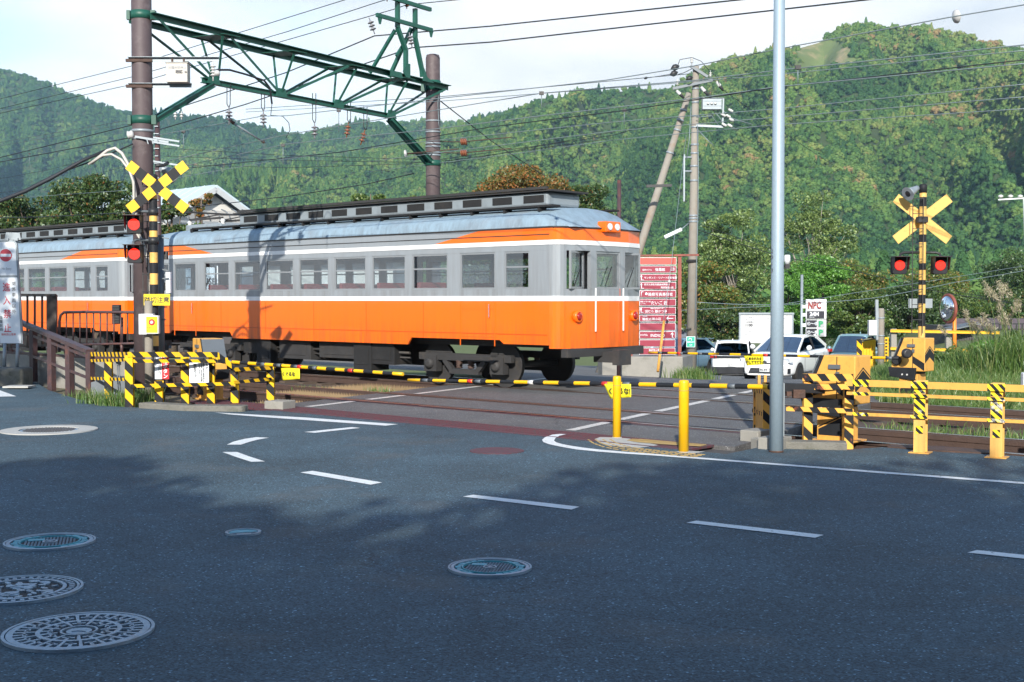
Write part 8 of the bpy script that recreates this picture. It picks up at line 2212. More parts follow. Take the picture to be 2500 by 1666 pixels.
# ================================================================== parked cars
def car(name, label, L, W, H, paint, loc, rz, suv=False, front=None, rear=None, plate=None, cat="car", hood=0.98, belt=None, rake=0.9, group=None, roof_rails=False):
    t = thing(name, loc, label, cat, group, rz=rz)
    b = lambda mb, nm, m, par=None, **k: mb.build(nm, m if isinstance(m, list) else [m], par or t, world=False, **k)
    hw = W / 2; hl = L / 2; bl = belt or (hood + 0.06)
    gc = 0.20
    # lower body: stations from nose (+x) to tail (-x): x, bottom, top, half width
    st_ = [(hl, 0.34, 0.60, 0.70), (hl - 0.04, 0.24, 0.70, 0.80), (hl - 0.18, gc, hood - 0.22, 0.90), (hl - 0.45, gc, hood - 0.12, 0.97), (hl - 0.85, gc, hood - 0.03, 1.0), (hl - 1.2, gc, hood + 0.01, 1.0),
           (hl - 1.7, gc, bl, 1.0), (0, gc, bl + 0.01, 1.0), (-hl + 1.2, gc, bl + 0.03, 1.0), (-hl + 0.5, gc, bl + 0.04, 0.97), (-hl + 0.14, 0.24, bl + 0.0, 0.90), (-hl + 0.03, 0.34, bl - 0.14, 0.83), (-hl, 0.40, bl - 0.34, 0.78)]
    vs, fs = [], []; K = 12
    for (x, zb, zt, wf) in st_:
        w = hw * wf; zm = zb + (zt - zb) * 0.62
        half = [(0, zt + 0.03), (w * 0.55, zt + 0.022), (w * 0.86, zt - 0.01), (w * 0.975, zt - 0.09), (w, zm), (w * 0.985, zb + (zt - zb) * 0.25), (w * 0.93, zb)]
        prof = half + [(-y, z) for y, z in half[::-1][0:6]]
        K = len(prof); vs += [(x, y, z) for y, z in prof]
    for i in range(len(st_) - 1):
        for j in range(K):
            a, c_ = i * K + j, i * K + (j + 1) % K; fs.append((a, c_, c_ + K, a + K))
    fs.append(tuple(range(K))[::-1]); fs.append(tuple((len(st_) - 1) * K + j for j in range(K)))
    mb = MB(); mb.add(vs, fs, 0, None, True); bo = b(mb, "body", paint); 
    sm = bo.modifiers.new("subsurf", 'SUBSURF'); sm.levels = 1; sm.render_levels = 2
    # cabin
    cx0 = hl - 1.08; rx0 = cx0 - rake; rx1 = -hl + (0.95 if suv else 1.25); cx1 = -hl + (0.22 if suv else 0.30)
    g_ = hw * 0.90; r_ = hw * 0.70
    zr = H
    gp_ = dict(a=(cx0, g_ * 0.93, hood + 0.02), b=(rx0, r_ * 0.95, zr - 0.05), c=((rx0 + rx1) / 2, r_, zr), d=(rx1, r_ * 0.96, zr - 0.04), e=(cx1, g_ * 0.86, bl + 0.04))
    mb = MB()          # glass cabin skin
    ring_ = [gp_['a'], gp_['b'], gp_['c'], gp_['d'], gp_['e']]
    for sy in (1, -1):
        poly = [(p_[0], sy * p_[1], p_[2]) for p_ in ring_]
        base_ = (cx1 * 0.4 + cx0 * 0.6, sy * g_, bl)
        mb.add([poly[0], poly[1], poly[2], poly[3], poly[4], (cx1 + 0.5, sy * g_, bl + 0.02), (cx0 - 0.5, sy * g_, bl - 0.0)], [(0, 1, 2, 3, 4, 5, 6) if sy > 0 else (6, 5, 4, 3, 2, 1, 0)])
    b(mb, "side_glass", "cglass")
    def strip(p, q, n=6, bulge=0.05, nm="windscreen", m_="cglass", th=0.0):
        mb = MB(); vs, fs = [], []
        for i in range(n + 1):
            u = -1 + 2 * i / n; bg = bulge * (1 - u * u)
            vs += [(p[0] + bg * (1 if p[0] > 0 else -1), p[1] * u, p[2]), (q[0] + bg * 0.6 * (1 if p[0] > 0 else -1), q[1] * u, q[2] + 0.02 * (1 - u * u))]
        for i in range(n): a = 2 * i; fs.append((a, a + 2, a + 3, a + 1))
        mb.add(vs, fs, 0, None, True); return b(mb, nm, m_)
    strip(gp_['a'], gp_['b'], 8, 0.10, "windscreen"); strip(gp_['e'], gp_['d'], 8, 0.06, "rear_window")
    mb = MB(); vs, fs = [], []
    rs_ = [gp_['b'], ((gp_['b'][0] * 2 + gp_['c'][0]) / 3, r_ * 0.99, zr - 0.01), gp_['c'], ((gp_['d'][0] * 2 + gp_['c'][0]) / 3, r_ * 0.99, zr - 0.01), gp_['d'], (gp_['d'][0] - 0.14, gp_['d'][1] * 0.97, gp_['d'][2] - 0.05)]
    for p_ in rs_:
        for i in range(9):
            u = -1 + i / 4; vs.append((p_[0], p_[1] * 1.03 * u, p_[2] + 0.045 * (1 - u ** 4)))
    for i in range(len(rs_) - 1):
        for j in range(8): a = i * 9 + j; fs.append((a, a + 1, a + 10, a + 9))
    mb.add(vs, fs, 0, None, True); ro = b(mb, "roof", paint); sd = ro.modifiers.new("thick", 'SOLIDIFY'); sd.thickness = 0.05
    for sy in (1, -1):
        for k, (p_, q_) in enumerate((('a', 'b'), ('b', 'c'), ('c', 'd'), ('d', 'e'))):
            a, c_ = gp_[p_], gp_[q_]; mb = MB(); mb.bar((a[0], sy * a[1], a[2]), (c_[0], sy * c_[1], c_[2]), 0.06, 0.05 if p_ != 'd' else 0.16); b(mb, "pillar", paint)
        mx_ = (rx0 + rx1) / 2 + 0.1; mb = MB(); mb.bar((mx_, sy * (g_ + 0.003), bl), (mx_, sy * (r_ + 0.012), zr - 0.02), 0.06, 0.03, up=(1, 0, 0)); b(mb, "door_pillar", "black")
        mb = MB(); mb.lathe((cx0 - 0.42, sy * (hw + 0.09), bl + 0.08), [(0.02, -0.1), (0.08, -0.05), (0.09, 0.03), (0.03, 0.08)], 10, (0, sy, 0.1)); mo = b(mb, "wing_mirror", paint)
        mb = MB(); mb.bar((cx0 - 0.42, sy * (hw - 0.08), bl + 0.02), (cx0 - 0.42, sy * (hw + 0.04), bl + 0.05), 0.05, 0.04); mb.build("mirror_stalk", ["black"], mo, world=False)
        for dx in (hl - 1.35, -0.25, -hl + 1.1):
            mb = MB(); mb.box((dx, sy * (hw + 0.001), 0.62), (0.008, 0.006, 0.66)); b(mb, "door_gap", "black")
        mb = MB(); mb.box((-0.05, sy * (hw + 0.012), bl - 0.14), (0.18, 0.02, 0.025)); b(mb, "door_handle", paint)
        mb = MB(); mb.box((0, sy * (hw * 0.97), 0.21), (L - 2.1, 0.05, 0.1)); b(mb, "sill", "black")
        for wx in (hl - 0.86, -hl + 0.80):
            R_ = 0.32 if not suv else 0.35
            mb = MB(); mb.lathe((wx, sy * (hw - 0.06), R_ - 0.01), [(R_ + 0.045, 0), (R_ + 0.045, 0.065), (R_ * 0.9, 0.066)], 26, (0, sy, 0), smooth=False); b(mb, "wheel_arch", "rubber")
            mb = MB(); mb.lathe((wx, sy * (hw - 0.18), R_), [(R_ * 0.7, 0), (R_ - 0.02, 0), (R_, 0.03), (R_, 0.16), (R_ - 0.02, 0.19), (R_ * 0.68, 0.2), (R_ * 0.66, 0.14)], 28, (0, sy, 0)); wo = b(mb, "wheel", "rubber")
            mb = MB(); mb.lathe((wx, sy * (hw - 0.03), R_), [(R_ * 0.66, 0), (R_ * 0.64, 0.02), (R_ * 0.18, 0.015), (0.04, 0.03)], 24, (0, sy, 0)); mb.build("rim", ["galv"], wo, world=False)
            for q in range(5):
                a = q * 1.2566 + 0.3; mb = MB(); mb.box((wx + math.cos(a) * R_ * 0.42, sy * (hw - 0.005), R_ + math.sin(a) * R_ * 0.42), (0.10, 0.012, 0.05)); mb.build("rim_slot", ["black"], wo, world=False)
    mb = MB(); mb.box((0, 0, 0.72), (L * 0.5, W * 0.8, 0.1)); 
    for x_ in (0.35, -0.55):
        for sy in (-0.38, 0.38): mb.box((x_, sy, 1.0), (0.14, 0.45, 0.5))
    b(mb, "cabin_interior", "black")
    fx, rxx = hl, -hl
    for sy in (1, -1):
        A_h = (V((math.cos(-0.62 * sy), math.sin(-0.62 * sy), 0)), V((-math.sin(-0.62 * sy), math.cos(-0.62 * sy), 0)), V((0, 0, 1)))
        h_ = MB(); h_.box((fx - 0.20, sy * hw * 0.79, hood - 0.235), (0.16, 0.42, 0.13), A_h); b(h_, "headlight", "lens", bevel=0.03)
        h_ = MB(); h_.box((fx - 0.16, sy * hw * 0.80, 0.42), (0.12, 0.16, 0.16), A_h); b(h_, "bumper_vent", "black", bevel=0.01)
        l_ = MB(); l_.box((rxx + 0.10, sy * hw * 0.80, bl - 0.10), (0.16, 0.30, 0.11), (V((math.cos(0.35 * sy), -math.sin(0.35 * sy), 0)), V((math.sin(0.35 * sy), math.cos(0.35 * sy), 0)), Z3)); b(l_, "tail_light", "tail", bevel=0.015)
        f_ = MB(); f_.lathe((fx - 0.10, sy * hw * 0.73, 0.40), [(0.05, 0), (0.045, 0.03)], 12, (1, 0, 0)); b(f_, "fog_lamp", "lens")
    mb = MB(); mb.prism([(-0.55, 0.0), (0.55, 0.0), (0.48, 0.17), (-0.48, 0.17)], (fx - 0.075, 0, 0.33), (0, 1, 0), Z3, 0.085); b(mb, "lower_grille", "black")
    mb = MB(); mb.box((fx - 0.02, 0, 0.29), (0.06, W * 0.66, 0.03)); b(mb, "bumper_lip", paint)
    for k in range(3):
        mb = MB(); mb.box((fx + 0.012, 0, 0.37 + 0.045 * k), (0.01, 0.98, 0.01)); b(mb, "grille_bar", "grey_steel")
    mb = MB(); mb.box((fx - 0.005, 0.0, hood - 0.32), (0.04, 0.56, 0.03)); b(mb, "upper_grille", "black")
    mb = MB(); mb.lathe((fx + 0.01, 0, hood - 0.28), [(0.055, 0), (0.05, 0.015)], 18, (1, 0, 0)); b(mb, "badge", "chrome")
    mb = MB(); mb.box((rxx + 0.02, 0, 0.42), (0.08, W * 0.8, 0.2)); b(mb, "rear_bumper_lower", "black", bevel=0.02)
    if suv:
        mb = MB(); mb.box((rxx + 0.30, 0, H - 0.03), (0.3, W * 0.62, 0.03)); b(mb, "rear_spoiler", paint, bevel=0.008)
        mb = MB(); mb.box((rxx + 0.03, 0, bl - 0.11), (0.08, W * 0.80, 0.11)); b(mb, "tail_trim", "black", bevel=0.01)
        mb = MB(); mb.box((rxx + 0.03, 0, 0.47), (0.14, W * 0.93, 0.30)); b(mb, "rear_cladding", "black", bevel=0.03)
        mb = MB(); mb.lathe((rxx + 0.9, 0, H + 0.02), [(0.03, 0), (0.01, 0.09)], 8); b(mb, "aerial_fin", paint)
    if plate:
        side, s_ = plate
        if side == 'f': px_, n_, ux = fx + 0.03, 1, V((0, 1, 0))
        else: px_, n_, ux = rxx - 0.03, -1, V((0, -1, 0))
        zc = 0.47 if side == 'f' else 0.72
        mb = MB(); mb.box((px_, 0, zc), (0.012, 0.33, 0.165)); po = b(mb, "number_plate", "white")
        text(s_, 0.105, "sign_black", V((px_ + 0.008 * n_, -0.15 * n_, zc - 0.055)), ux, Z3, po, world=False, bold=0.002, squeeze=0.95)
    return t
def heading(px, D, back_deg): 
    """place by the front (or rear) centre; back_deg = compass angle (from +Y towards +X) in which the car stretches away"""
    p = P(px, 800, D); return V((p.x, D, 0)), V((math.sin(R(back_deg)), math.cos(R(back_deg)), 0))
fp_, bk_ = heading(1868, 40.2, 31)
c = fp_ + bk_ * 2.24; c.z = ground_z(c.x, c.y) - 0.02
car("hatchback_car", "white hatchback car facing the crossing, plate 86-84, behind the silver pole", 4.48, 1.76, 1.49, "car_white", c, math.atan2(-bk_.y, -bk_.x), plate=('f', "86-84"), hood=0.98, rake=1.0, group="cars parked beyond the crossing")
fp_, bk_ = heading(1786, 53.0, 13)
c = fp_ + bk_ * 2.3; c.z = ground_z(c.x, c.y) - 0.12
car("suv_car", "white SUV seen from behind, its black rear window beside the white hatchback", 4.55, 1.84, 1.68, "car_white", c, math.atan2(bk_.y, bk_.x), suv=True, plate=('r', "35-71"), hood=1.08, rake=0.75, group="cars parked beyond the crossing")
fp_, bk_ = heading(1648, 57.0, 42)
c = fp_ + bk_ * 0.3; c.z = ground_z(c.x, c.y) - 0.05
car("suv_car", "grey blue SUV parked behind the concrete utility pole and green notice", 4.4, 1.8, 1.62, "car_blue", c, math.atan2(-bk_.y, -bk_.x), suv=True, hood=1.05, rake=0.75, group="cars parked beyond the crossing")
fp_, bk_ = heading(2052, 46.0, 30)
c = fp_ + bk_ * 1.9; c.z = ground_z(c.x, c.y) - 0.05
car("minivan_car", "teal minivan facing the crossing between the white hatchback and the yellow guard", 3.6, 1.55, 1.72, "car_teal", c, math.atan2(-bk_.y, -bk_.x), suv=True, hood=1.08, rake=0.55, group="cars parked beyond the crossing")
# ================================================================== trees, bushes, grass
def leaf_mesh(name, centres, size, seed, mat, aspect=0.6, droop=0.0):
    r = np.random.RandomState(seed); n = len(centres)
    a = r.randn(n, 3); a[:, 2] -= droop; a /= np.linalg.norm(a, axis=1, keepdims=True)
    b = r.randn(n, 3); b -= (b * a).sum(1, keepdims=True) * a; b /= np.linalg.norm(b, axis=1, keepdims=True)
    s = size * (0.6 + 0.8 * r.rand(n, 1))
    v = np.empty((n, 4, 3)); v[:, 0] = centres - a * s; v[:, 1] = centres + b * s * aspect; v[:, 2] = centres + a * s; v[:, 3] = centres - b * s * aspect
    nn = np.cross(a, b); v[:, 1] += nn * s * 0.25; v[:, 3] += nn * s * 0.25
    me = bpy.data.meshes.new(name)
    me.vertices.add(4 * n); me.vertices.foreach_set("co", v.astype(np.float32).ravel())
    me.loops.add(4 * n); me.loops.foreach_set("vertex_index", np.arange(4 * n, dtype=np.int32))
    me.polygons.add(n); me.polygons.foreach_set("loop_start", np.arange(0, 4 * n, 4, dtype=np.int32)); me.polygons.foreach_set("loop_total", np.full(n, 4, np.int32))
    me.materials.append(MT[mat]); me.update(); me.validate()
    return me

def tree(label, base, h, cr, cz, crz, nleaf, ls, mat, seed, name="tree", clumps=26, group=None, trunk_r=0.16, bark="bark", flat=0.55, lean=(0, 0), sparse=1.0, cat="tree"):
    """base: foot; h: trunk height; crown ellipsoid radius cr, half height crz, centre height cz above base"""
    t = thing(name, base, label, cat, group)
    r = np.random.RandomState(seed); rr_ = random.Random(seed)
    cl = []
    for i in range(clumps):
        while True:
            p = r.uniform(-1, 1, 3)
            if 0.25 < np.linalg.norm(p) < 1: break
        p = p / np.linalg.norm(p) * (0.45 + 0.5 * r.rand())
        cl.append(((p[0] * cr + lean[0] * (cz + p[2] * crz) / max(cz, 1), p[1] * cr + lean[1], cz + p[2] * crz), (0.28 + 0.22 * r.rand()) * cr * sparse))
    per = nleaf // clumps
    cs = []
    for (c, q) in cl:
        d = r.randn(per, 3); d /= np.linalg.norm(d, axis=1, keepdims=True)
        rad = q * (0.55 + 0.55 * r.rand(per, 1) ** 0.6)
        o_ = d * rad * np.array([1, 1, flat]); cs.append(np.array(c) + o_)
    cs = np.concatenate(cs)
    me = leaf_mesh("crown", cs, ls, seed + 1, mat)
    o = bpy.data.objects.new("crown", me); link(o, t)
    mb = MB(); top = V((lean[0], lean[1], cz + crz * 0.5))
    pts_ = [V((0, 0, -0.3)), V((lean[0] * 0.1 + 0.05, 0.03, cz * 0.3)), V((lean[0] * 0.5 - 0.04, lean[1] * 0.5, cz * 0.7)), top]
    mb.tube(pts_, [trunk_r * 1.15, trunk_r * 0.9, trunk_r * 0.6, trunk_r * 0.15], 9); mb.build("trunk", [bark], t, world=False)
    mb = MB()
    for (c, q) in cl[::2]:
        f = rr_.uniform(0.35, 0.85); s_ = pts_[1].lerp(pts_[2], f); c = V(c); m_ = s_.lerp(c, 0.5) + V((rr_.uniform(-.1, .1) * cr, rr_.uniform(-.1, .1) * cr, 0.06 * cr))
        mb.tube([s_, m_, c], [trunk_r * 0.42, trunk_r * 0.25, trunk_r * 0.07], 6, caps=False)
    mb.build("limbs", [bark], t, world=False, kind="stuff")
    return t

def tpx(label, px, ytop, ybot, wpx, D, nleaf, ls, mat, seed, zb=None, **k):
    """tree whose crown covers rows ytop..ybot and is wpx wide around px, standing at distance D"""
    c = P(px, (ytop + ybot) / 2, D); zt, zl = P(px, ytop, D).z, P(px, ybot, D).z
    zb = ground_z(c.x, D) if zb is None else zb
    return tree(label, V((c.x, D, zb)), zt - zb, wpx / 2 / F * D, (zt + zl) / 2 - zb, (zt - zl) / 2, nleaf, ls, mat, seed, **k)

# left, behind the train
GL_ = "trees behind the train"
tpx("bushy dark green tree with a few red tips behind the left railway car", 232, 428, 610, 230, 50, 17100, 0.061, "leaf_mix", 31, zb=0, clumps=56, group=GL_, sparse=0.75)
tpx("lower olive green tree at the left edge behind the left railway car", 60, 478, 620, 210, 52, 12350, 0.061, "leaf_mix", 32, zb=0, clumps=44, group=GL_, sparse=0.75)
tpx("small dark tree hiding the gabled building just right of the crossing post", 420, 480, 620, 95, 47, 6840, 0.054, "leaf_mix", 33, zb=0, clumps=16, group=GL_)
tpx("reddish twiggy bush poking up before the gabled building roof", 492, 468, 530, 52, 50, 700, 0.07, "leaf_rust", 34, zb=0, clumps=8, group=GL_, sparse=0.9)
tpx("low green shrub at the foot of the arched canopy", 520, 550, 620, 130, 45, 3040, 0.050, "leaf_mid", 35, zb=0, clumps=10, group=GL_)
tpx("small rounded green tree above the train roof, left one of two", 905, 452, 540, 85, 62, 4940, 0.065, "leaf_mid", 36, zb=0, clumps=14, group=GL_)
tpx("tiny pointed green tree above the train roof left of the short brown pole", 1000, 474, 540, 45, 62, 1900, 0.058, "leaf_mid", 37, zb=0, clumps=8, group=GL_)
tpx("wide orange and green autumn tree rising above the train roof", 1270, 405, 540, 230, 60, 15200, 0.065, "leaf_rust", 38, zb=0, clumps=52, group=GL_, sparse=0.72)
tpx("olive autumn tree behind the front end of the train roof", 1430, 452, 620, 150, 64, 9500, 0.065, "leaf_mix", 39, zb=0, clumps=20, group=GL_)
tpx("dark green tree seen through the train windows", 1210, 560, 760, 260, 52, 8550, 0.065, "leaf_mix", 40, zb=0, clumps=20, group=GL_)
# right, beyond the parking area
GR_ = "trees behind the parking area"
tpx("tall yellowing broadleaf tree with open branches, left of the silver pole", 1790, 500, 840, 240, 84, 20900, 0.090, "leaf_yellow", 41, clumps=80, group=GR_, bark="bark_pale", sparse=0.6)
tpx("tall sparse yellowing tree right of the silver pole, its top against the hill", 1985, 455, 760, 215, 96, 17100, 0.094, "leaf_yellow", 42, clumps=76, group=GR_, bark="bark_pale", sparse=0.52)
tpx("orange tinged broadleaf tree just right of the concrete utility pole", 1725, 620, 850, 165, 78, 15200, 0.079, "leaf_autumn", 43, clumps=46, group=GR_, sparse=0.75)
tpx("dark drooping tree over the slate roof, above the white SUV", 1795, 735, 850, 190, 66, 15200, 0.065, "leaf_mix", 44, clumps=46, group=GR_, sparse=0.75, flat=0.4)
tpx("dense bright green conifer behind the parking pylon", 2010, 610, 850, 150, 66, 26600, 0.054, "leaf_green", 45, clumps=44, group=GR_, flat=0.5)
tpx("bright green tree between the silver pole and the parking pylon", 1925, 640, 850, 110, 70, 15200, 0.061, "leaf_green", 46, clumps=46, group=GR_, sparse=0.75)
tpx("rounded mid green tree behind the teal minivan", 2105, 700, 860, 150, 62, 17100, 0.061, "leaf_mid", 47, clumps=48, group=GR_, sparse=0.75, zb=-1)
tpx("autumn tinted tree behind the meter box", 2090, 640, 760, 170, 88, 13300, 0.079, "leaf_autumn", 48, clumps=46, group=GR_, sparse=0.75, zb=-2)
tpx("dark green tree behind the rear crossbuck's post", 2220, 690, 860, 190, 70, 17100, 0.068, "leaf_dark", 49, clumps=30, group=GR_, zb=-1)
tpx("yellow green tree behind the traffic mirror", 2330, 700, 850, 170, 78, 13300, 0.072, "leaf_mid", 50, clumps=46, group=GR_, sparse=0.75, zb=-1)
tpx("broad dark tree right of the traffic mirror", 2450, 690, 840, 190, 82, 15200, 0.076, "leaf_mix", 51, clumps=48, group=GR_, sparse=0.75, zb=-1)
tpx("dark tree filling the gap left of the utility pole", 1625, 640, 860, 150, 80, 13300, 0.079, "leaf_dark", 52, clumps=24, group=GR_)
tpx("rust tinged tree between the dark tree and the traffic mirror", 2280, 640, 760, 180, 100, 13300, 0.086, "leaf_autumn", 53, clumps=46, group=GR_, sparse=0.75, zb=-2)
tpx("tall dark tree at the right edge above the tall grass", 2480, 610, 760, 180, 110, 13300, 0.094, "leaf_dark", 54, clumps=46, group=GR_, sparse=0.75, zb=-2)

# bushes on the grassy bank
GBk = "bushes on the grassy bank"
for i, (px, yt, yb, w, D, m_, lab) in enumerate(((2320, 860, 925, 150, 30, "leaf_mid", "leafy green bush below the yellow guard rails, left part of the thicket"), (2420, 835, 930, 150, 29, "leaf_green", "taller green bush between the yellow rails and the cream fence at the right"), (2490, 800, 930, 110, 27, "leaf_mid", "bush at the right picture edge under the plumed grass"), (2215, 880, 935, 70, 31, "leaf_mid", "small bush beside the foot of the far barrier machine"), (2160, 880, 925, 60, 32, "leaf_mix", "low scrubby bush at the foot of the concrete post"))):
    c = P(px, (yt + yb) / 2, D)
    tpx(lab, px, yt, yb, w, D, 3800, 0.045, m_, 60 + i, name="bush", zb=bank_z(c.x, D), clumps=18, group=GBk, trunk_r=0.03, cat="bush", flat=0.8)

def blades(name, pts, hmin, hmax, w, mat, seed, lean=0.35, label=None):
    r = np.random.RandomState(seed); n = len(pts)
    h = hmin + (hmax - hmin) * r.rand(n, 1) ** 1.4; a = r.rand(n) * 6.283; dx = np.stack([np.cos(a), np.sin(a), np.zeros(n)], 1)
    la = r.rand(n) * 6.283; ld = np.stack([np.cos(la), np.sin(la), np.zeros(n)], 1) * (lean * h * r.rand(n, 1))
    v = np.empty((n, 5, 3)); up = np.array([0, 0, 1.0])
    v[:, 0] = pts - dx * w; v[:, 1] = pts + dx * w
    mid = pts + up * h * 0.55 + ld * 0.35; v[:, 2] = mid + dx * w * 0.8; v[:, 3] = mid - dx * w * 0.8; v[:, 4] = pts + up * h * (1 - 0.2 * lean) + ld
    me = bpy.data.meshes.new(name); me.vertices.add(5 * n); me.vertices.foreach_set("co", v.astype(np.float32).ravel())
    idx = np.arange(n, dtype=np.int32)[:, None] * 5
    loops = np.concatenate([idx + 0, idx + 1, idx + 2, idx + 3, idx + 3, idx + 2, idx + 4], 1).ravel()
    me.loops.add(len(loops)); me.loops.foreach_set("vertex_index", loops)
    me.polygons.add(2 * n); ls = np.stack([np.arange(n) * 7, np.arange(n) * 7 + 4], 1).ravel().astype(np.int32); lt = np.tile([4, 3], n).astype(np.int32)
    me.polygons.foreach_set("loop_start", ls); me.polygons.foreach_set("loop_total", lt); me.materials.append(MT[mat]); me.update(); me.validate()
    return me
def grass_patch(name, fn, count, hmin, hmax, w, mat, seed, lean=0.35):
    r = np.random.RandomState(seed); pts_ = np.array([fn(r) for _ in range(count)])
    o = bpy.data.objects.new(name, blades(name, pts_, hmin, hmax, w, mat, seed, lean)); COL.objects.link(o); o['kind'] = 'stuff'; return o
def bank_pt(r):
    while True:
        px = 2030 + 560 * r.rand(); D = 18.9 + 18.5 * r.rand() ** 1.6; x = (px - 1250) / F * D
        n = x * NV.x + D * NV.y
        if n > 19.75 and x > lot_edge(D) + 0.15 and not (px < 2140 and D < 22): return (x, D, bank_z(x, D) - 0.02)
grass_patch("bank_grass", bank_pt, 52000, 0.08, 0.34, 0.006, "blade", 70, 0.7)
def rail_pt(r):
    s_ = -8 + 12 * r.rand(); n_ = 16.1 + 1.0 * r.rand() + 0.3 * r.randn(); p = T(s_, n_, -0.18)
    return (p.x, p.y, p.z)
grass_patch("rail_weeds", rail_pt, 5000, 0.05, 0.24, 0.006, "blade", 71, 0.8)
def tuft(px, py, rad, k, h, seed, label, D=None, mat="blade", w=0.006, lean=0.6, z=0.0):
    p = g(px, py) if D is None else V((P(px, py, D).x, D, z))
    r = np.random.RandomState(seed); n = k
    pts_ = np.stack([p.x + rad * r.randn(n) * 0.5, p.y + rad * r.randn(n) * 0.3, np.full(n, p.z - 0.08)], 1)
    t = thing("grass_tuft", p, label, "grass tuft", "weeds and grass tufts")
    me = blades("blades", pts_ - np.array([p.x, p.y, p.z]), h * 0.4, h, w, mat, seed, lean); o = bpy.data.objects.new("blades", me); link(o, t); o['kind'] = 'stuff'
tuft(238, 985, 0.25, 420, 0.42, 81, "green grass tuft behind the first striped fence post at the left")
tuft(292, 990, 0.30, 620, 0.42, 82, "green grass tuft between the left striped fence posts")
tuft(345, 985, 0.28, 520, 0.45, 83, "green grass tuft at the foot of the striped signal post")
tuft(200, 968, 0.25, 160, 0.25, 84, "thin weeds by the last brown handrail post")
tuft(752, 945, 0.35, 120, 0.16, 85, "thin weeds between the rails left of the crossing", z=-0.1)
tuft(925, 953, 0.35, 120, 0.22, 86, "thin weeds at the rail edge near the crossing deck")
tuft(1688, 925, 0.55, 900, 0.55, 87, "dry yellow grass clump at the corner of the concrete wall", D=35.8, w=0.01, z=ground_z(5, 35.8))
tuft(640, 985, 0.22, 90, 0.12, 88, "tiny weeds by the concrete block under the striped fence end")
tuft(1625, 1075, 0.10, 80, 0.05, 89, "small green weed at the right end of the maroon grate")
tuft(30, 930, 0.25, 60, 0.10, 90, "low weeds at the foot of the concrete footing")
# tall plumed grass at the right
def pampas(px, D, k, h, seed, label):
    c = P(px, 900, D); base = V((c.x, D, bank_z(c.x, D))); t = thing("plumed_grass", base, label, "tall grass", "tall plumed grass clumps")
    r = np.random.RandomState(seed); pts_ = np.stack([0.35 * r.randn(k), 0.3 * r.randn(k), np.zeros(k)], 1)
    o = bpy.data.objects.new("blades", blades("blades", pts_, h * 0.25, h * 0.80, 0.007, "blade", seed, 0.9)); link(o, t); o['kind'] = 'stuff'
    mb = MB(); lf = []
    rr_ = random.Random(seed)
    for i in range(9):
        x0, y0 = rr_.gauss(0, 0.25), rr_.gauss(0, 0.2); lx = rr_.uniform(-0.5, 0.35); hh = h * rr_.uniform(0.9, 1.25)
        p0, p1, p2 = V((x0, y0, 0)), V((x0 + lx * 0.35, y0, hh * 0.6)), V((x0 + lx, y0, hh))
        mb.tube([p0, p1, p2], 0.006, 4, caps=False)
        for q in range(90):
            u = rr_.random(); c_ = p1.lerp(p2, 0.62 + 0.38 * u) + V((rr_.gauss(0, 0.03) + lx * 0.1 * u, rr_.gauss(0, 0.03), rr_.gauss(0, 0.02))); lf.append((c_.x, c_.y, c_.z))
    mb.build("stalks", ["blade"], t, world=False, kind="stuff")
    o = bpy.data.objects.new("plumes", leaf_mesh("plumes", np.array(lf), 0.05, seed, "plume", 0.12, 0.5)); link(o, t); o['kind'] = 'stuff'
pampas(2440, 26.5, 800, 1.3, 91, "tall plumed grass clump leaning left near the right edge")
pampas(2485, 26.0, 1000, 1.75, 92, "tallest plumed grass clump at the right picture edge")
pampas(2385, 27.5, 700, 1.1, 93, "lower plumed grass clump left of the tall ones")

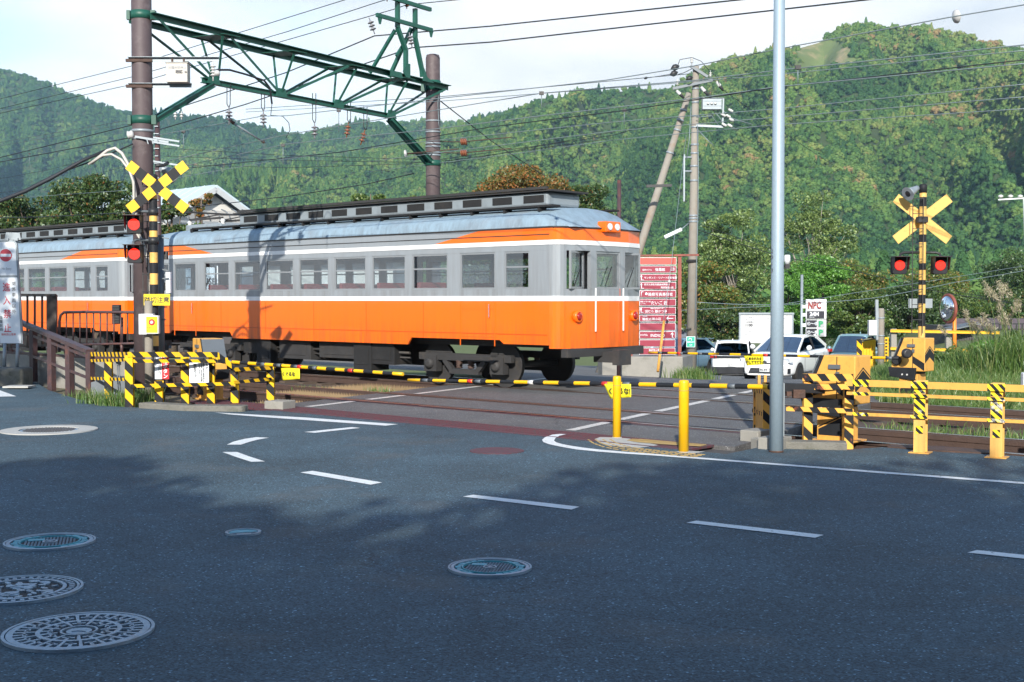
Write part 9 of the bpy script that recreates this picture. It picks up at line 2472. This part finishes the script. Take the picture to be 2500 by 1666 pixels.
# ================================================================== what stands behind the camera and shades the road
t = thing("station_building", V((4, -19, 0)), "long two storey building behind the viewer across the road", "building")
mb = MB(); mb.box((4, -22, 3.6), (64, 8, 7.2)); mb.build("wall", ["gable"], t)
mb = MB(); mb.prism([(-5, 0), (5, 0), (0, 2.1)], (-29, -22, 7.2), (0, 1, 0), Z3, 66); mb.build("roof", ["slate"], t)
for i in range(14):
    for z_ in (1.9, 5.2):
        mb = MB(); mb.box((-24 + i * 4.3, -17.97, z_), (1.8, 0.08, 1.4)); mb.build("window", ["cglass"], t)
GS = "street trees behind the viewer"
spots = [(-25, -8, 13.5, 3.6), (-18.5, -10, 12.6, 3.4), (-12, -9, 10.3, 3.5), (-5.5, -10.5, 10.9, 3.3), (1, -9.5, 10.8, 3.6), (7.5, -10, 11.8, 3.4), (14, -9.5, 11.4, 3.6), (21, -10, 12.6, 3.6), (28, -9, 12.8, 3.6)]
labs = ["tall street tree behind the viewer, %s in its row" % s_ for s_ in ("first from the left", "second from the left", "third from the left", "fourth from the left", "the middle one", "fourth from the right", "third from the right", "second from the right", "last on the right")]
for i, ((x, y, h, r_), lab) in enumerate(zip(spots, labs)):
    tree(lab, V((x, y, 0)), h, r_, h - 4.1, 4.2, 15000, 0.17, "leaf_mid", 100 + i, clumps=40, group=GS, trunk_r=0.22)
tree("big tree beside the road outside the left picture edge", V((-14.6, 10.5, 0)), 12, 3.6, 7.6, 3.6, 16000, 0.16, "leaf_mid", 120, clumps=40, trunk_r=0.24, group=GS)

for i, (x, y, h, r_) in enumerate(((-22, -13.2, 12.6, 3.6), (-15.2, -13.4, 12.2, 3.5), (-8.7, -13.2, 11.6, 3.6), (-2.2, -13.4, 11.4, 3.6), (4.3, -13.3, 11.9, 3.6), (10.8, -13.4, 12.5, 3.6), (17.5, -13.2, 12.4, 3.6), (24.5, -13.4, 12.6, 3.6))):  # unseen second row, added to fill lit gaps in the shade on the road
    tree("street tree in the rear row behind the viewer, the %s from the left" % ("first", "second", "third", "fourth", "fifth", "sixth", "seventh", "eighth")[i], V((x, y, 0)), h, r_, h - 4.6, 4.6, 6000, 0.19, "leaf_mid", 140 + i, clumps=36, group=GS, trunk_r=0.22)
# ================================================================== air between here and the hills
mb = MB(); mb.box((0, 1150, 220.2), (3200, 2560, 449.6))
hz = mb.build("haze", [], None); hz['kind'] = 'stuff'
hm = bpy.data.materials.new("haze"); hm.use_nodes = True; hn = hm.node_tree.nodes; hn.clear()
ho = hn.new("ShaderNodeOutputMaterial"); hv = hn.new("ShaderNodeVolumePrincipled")
hv.inputs['Color'].default_value = (0.50, 0.78, 1.0, 1); hv.inputs['Density'].default_value = 0.00018; hv.inputs['Anisotropy'].default_value = 0.2
hm.node_tree.links.new(hv.outputs[0], ho.inputs['Volume'])
hz.data.materials.append(hm)
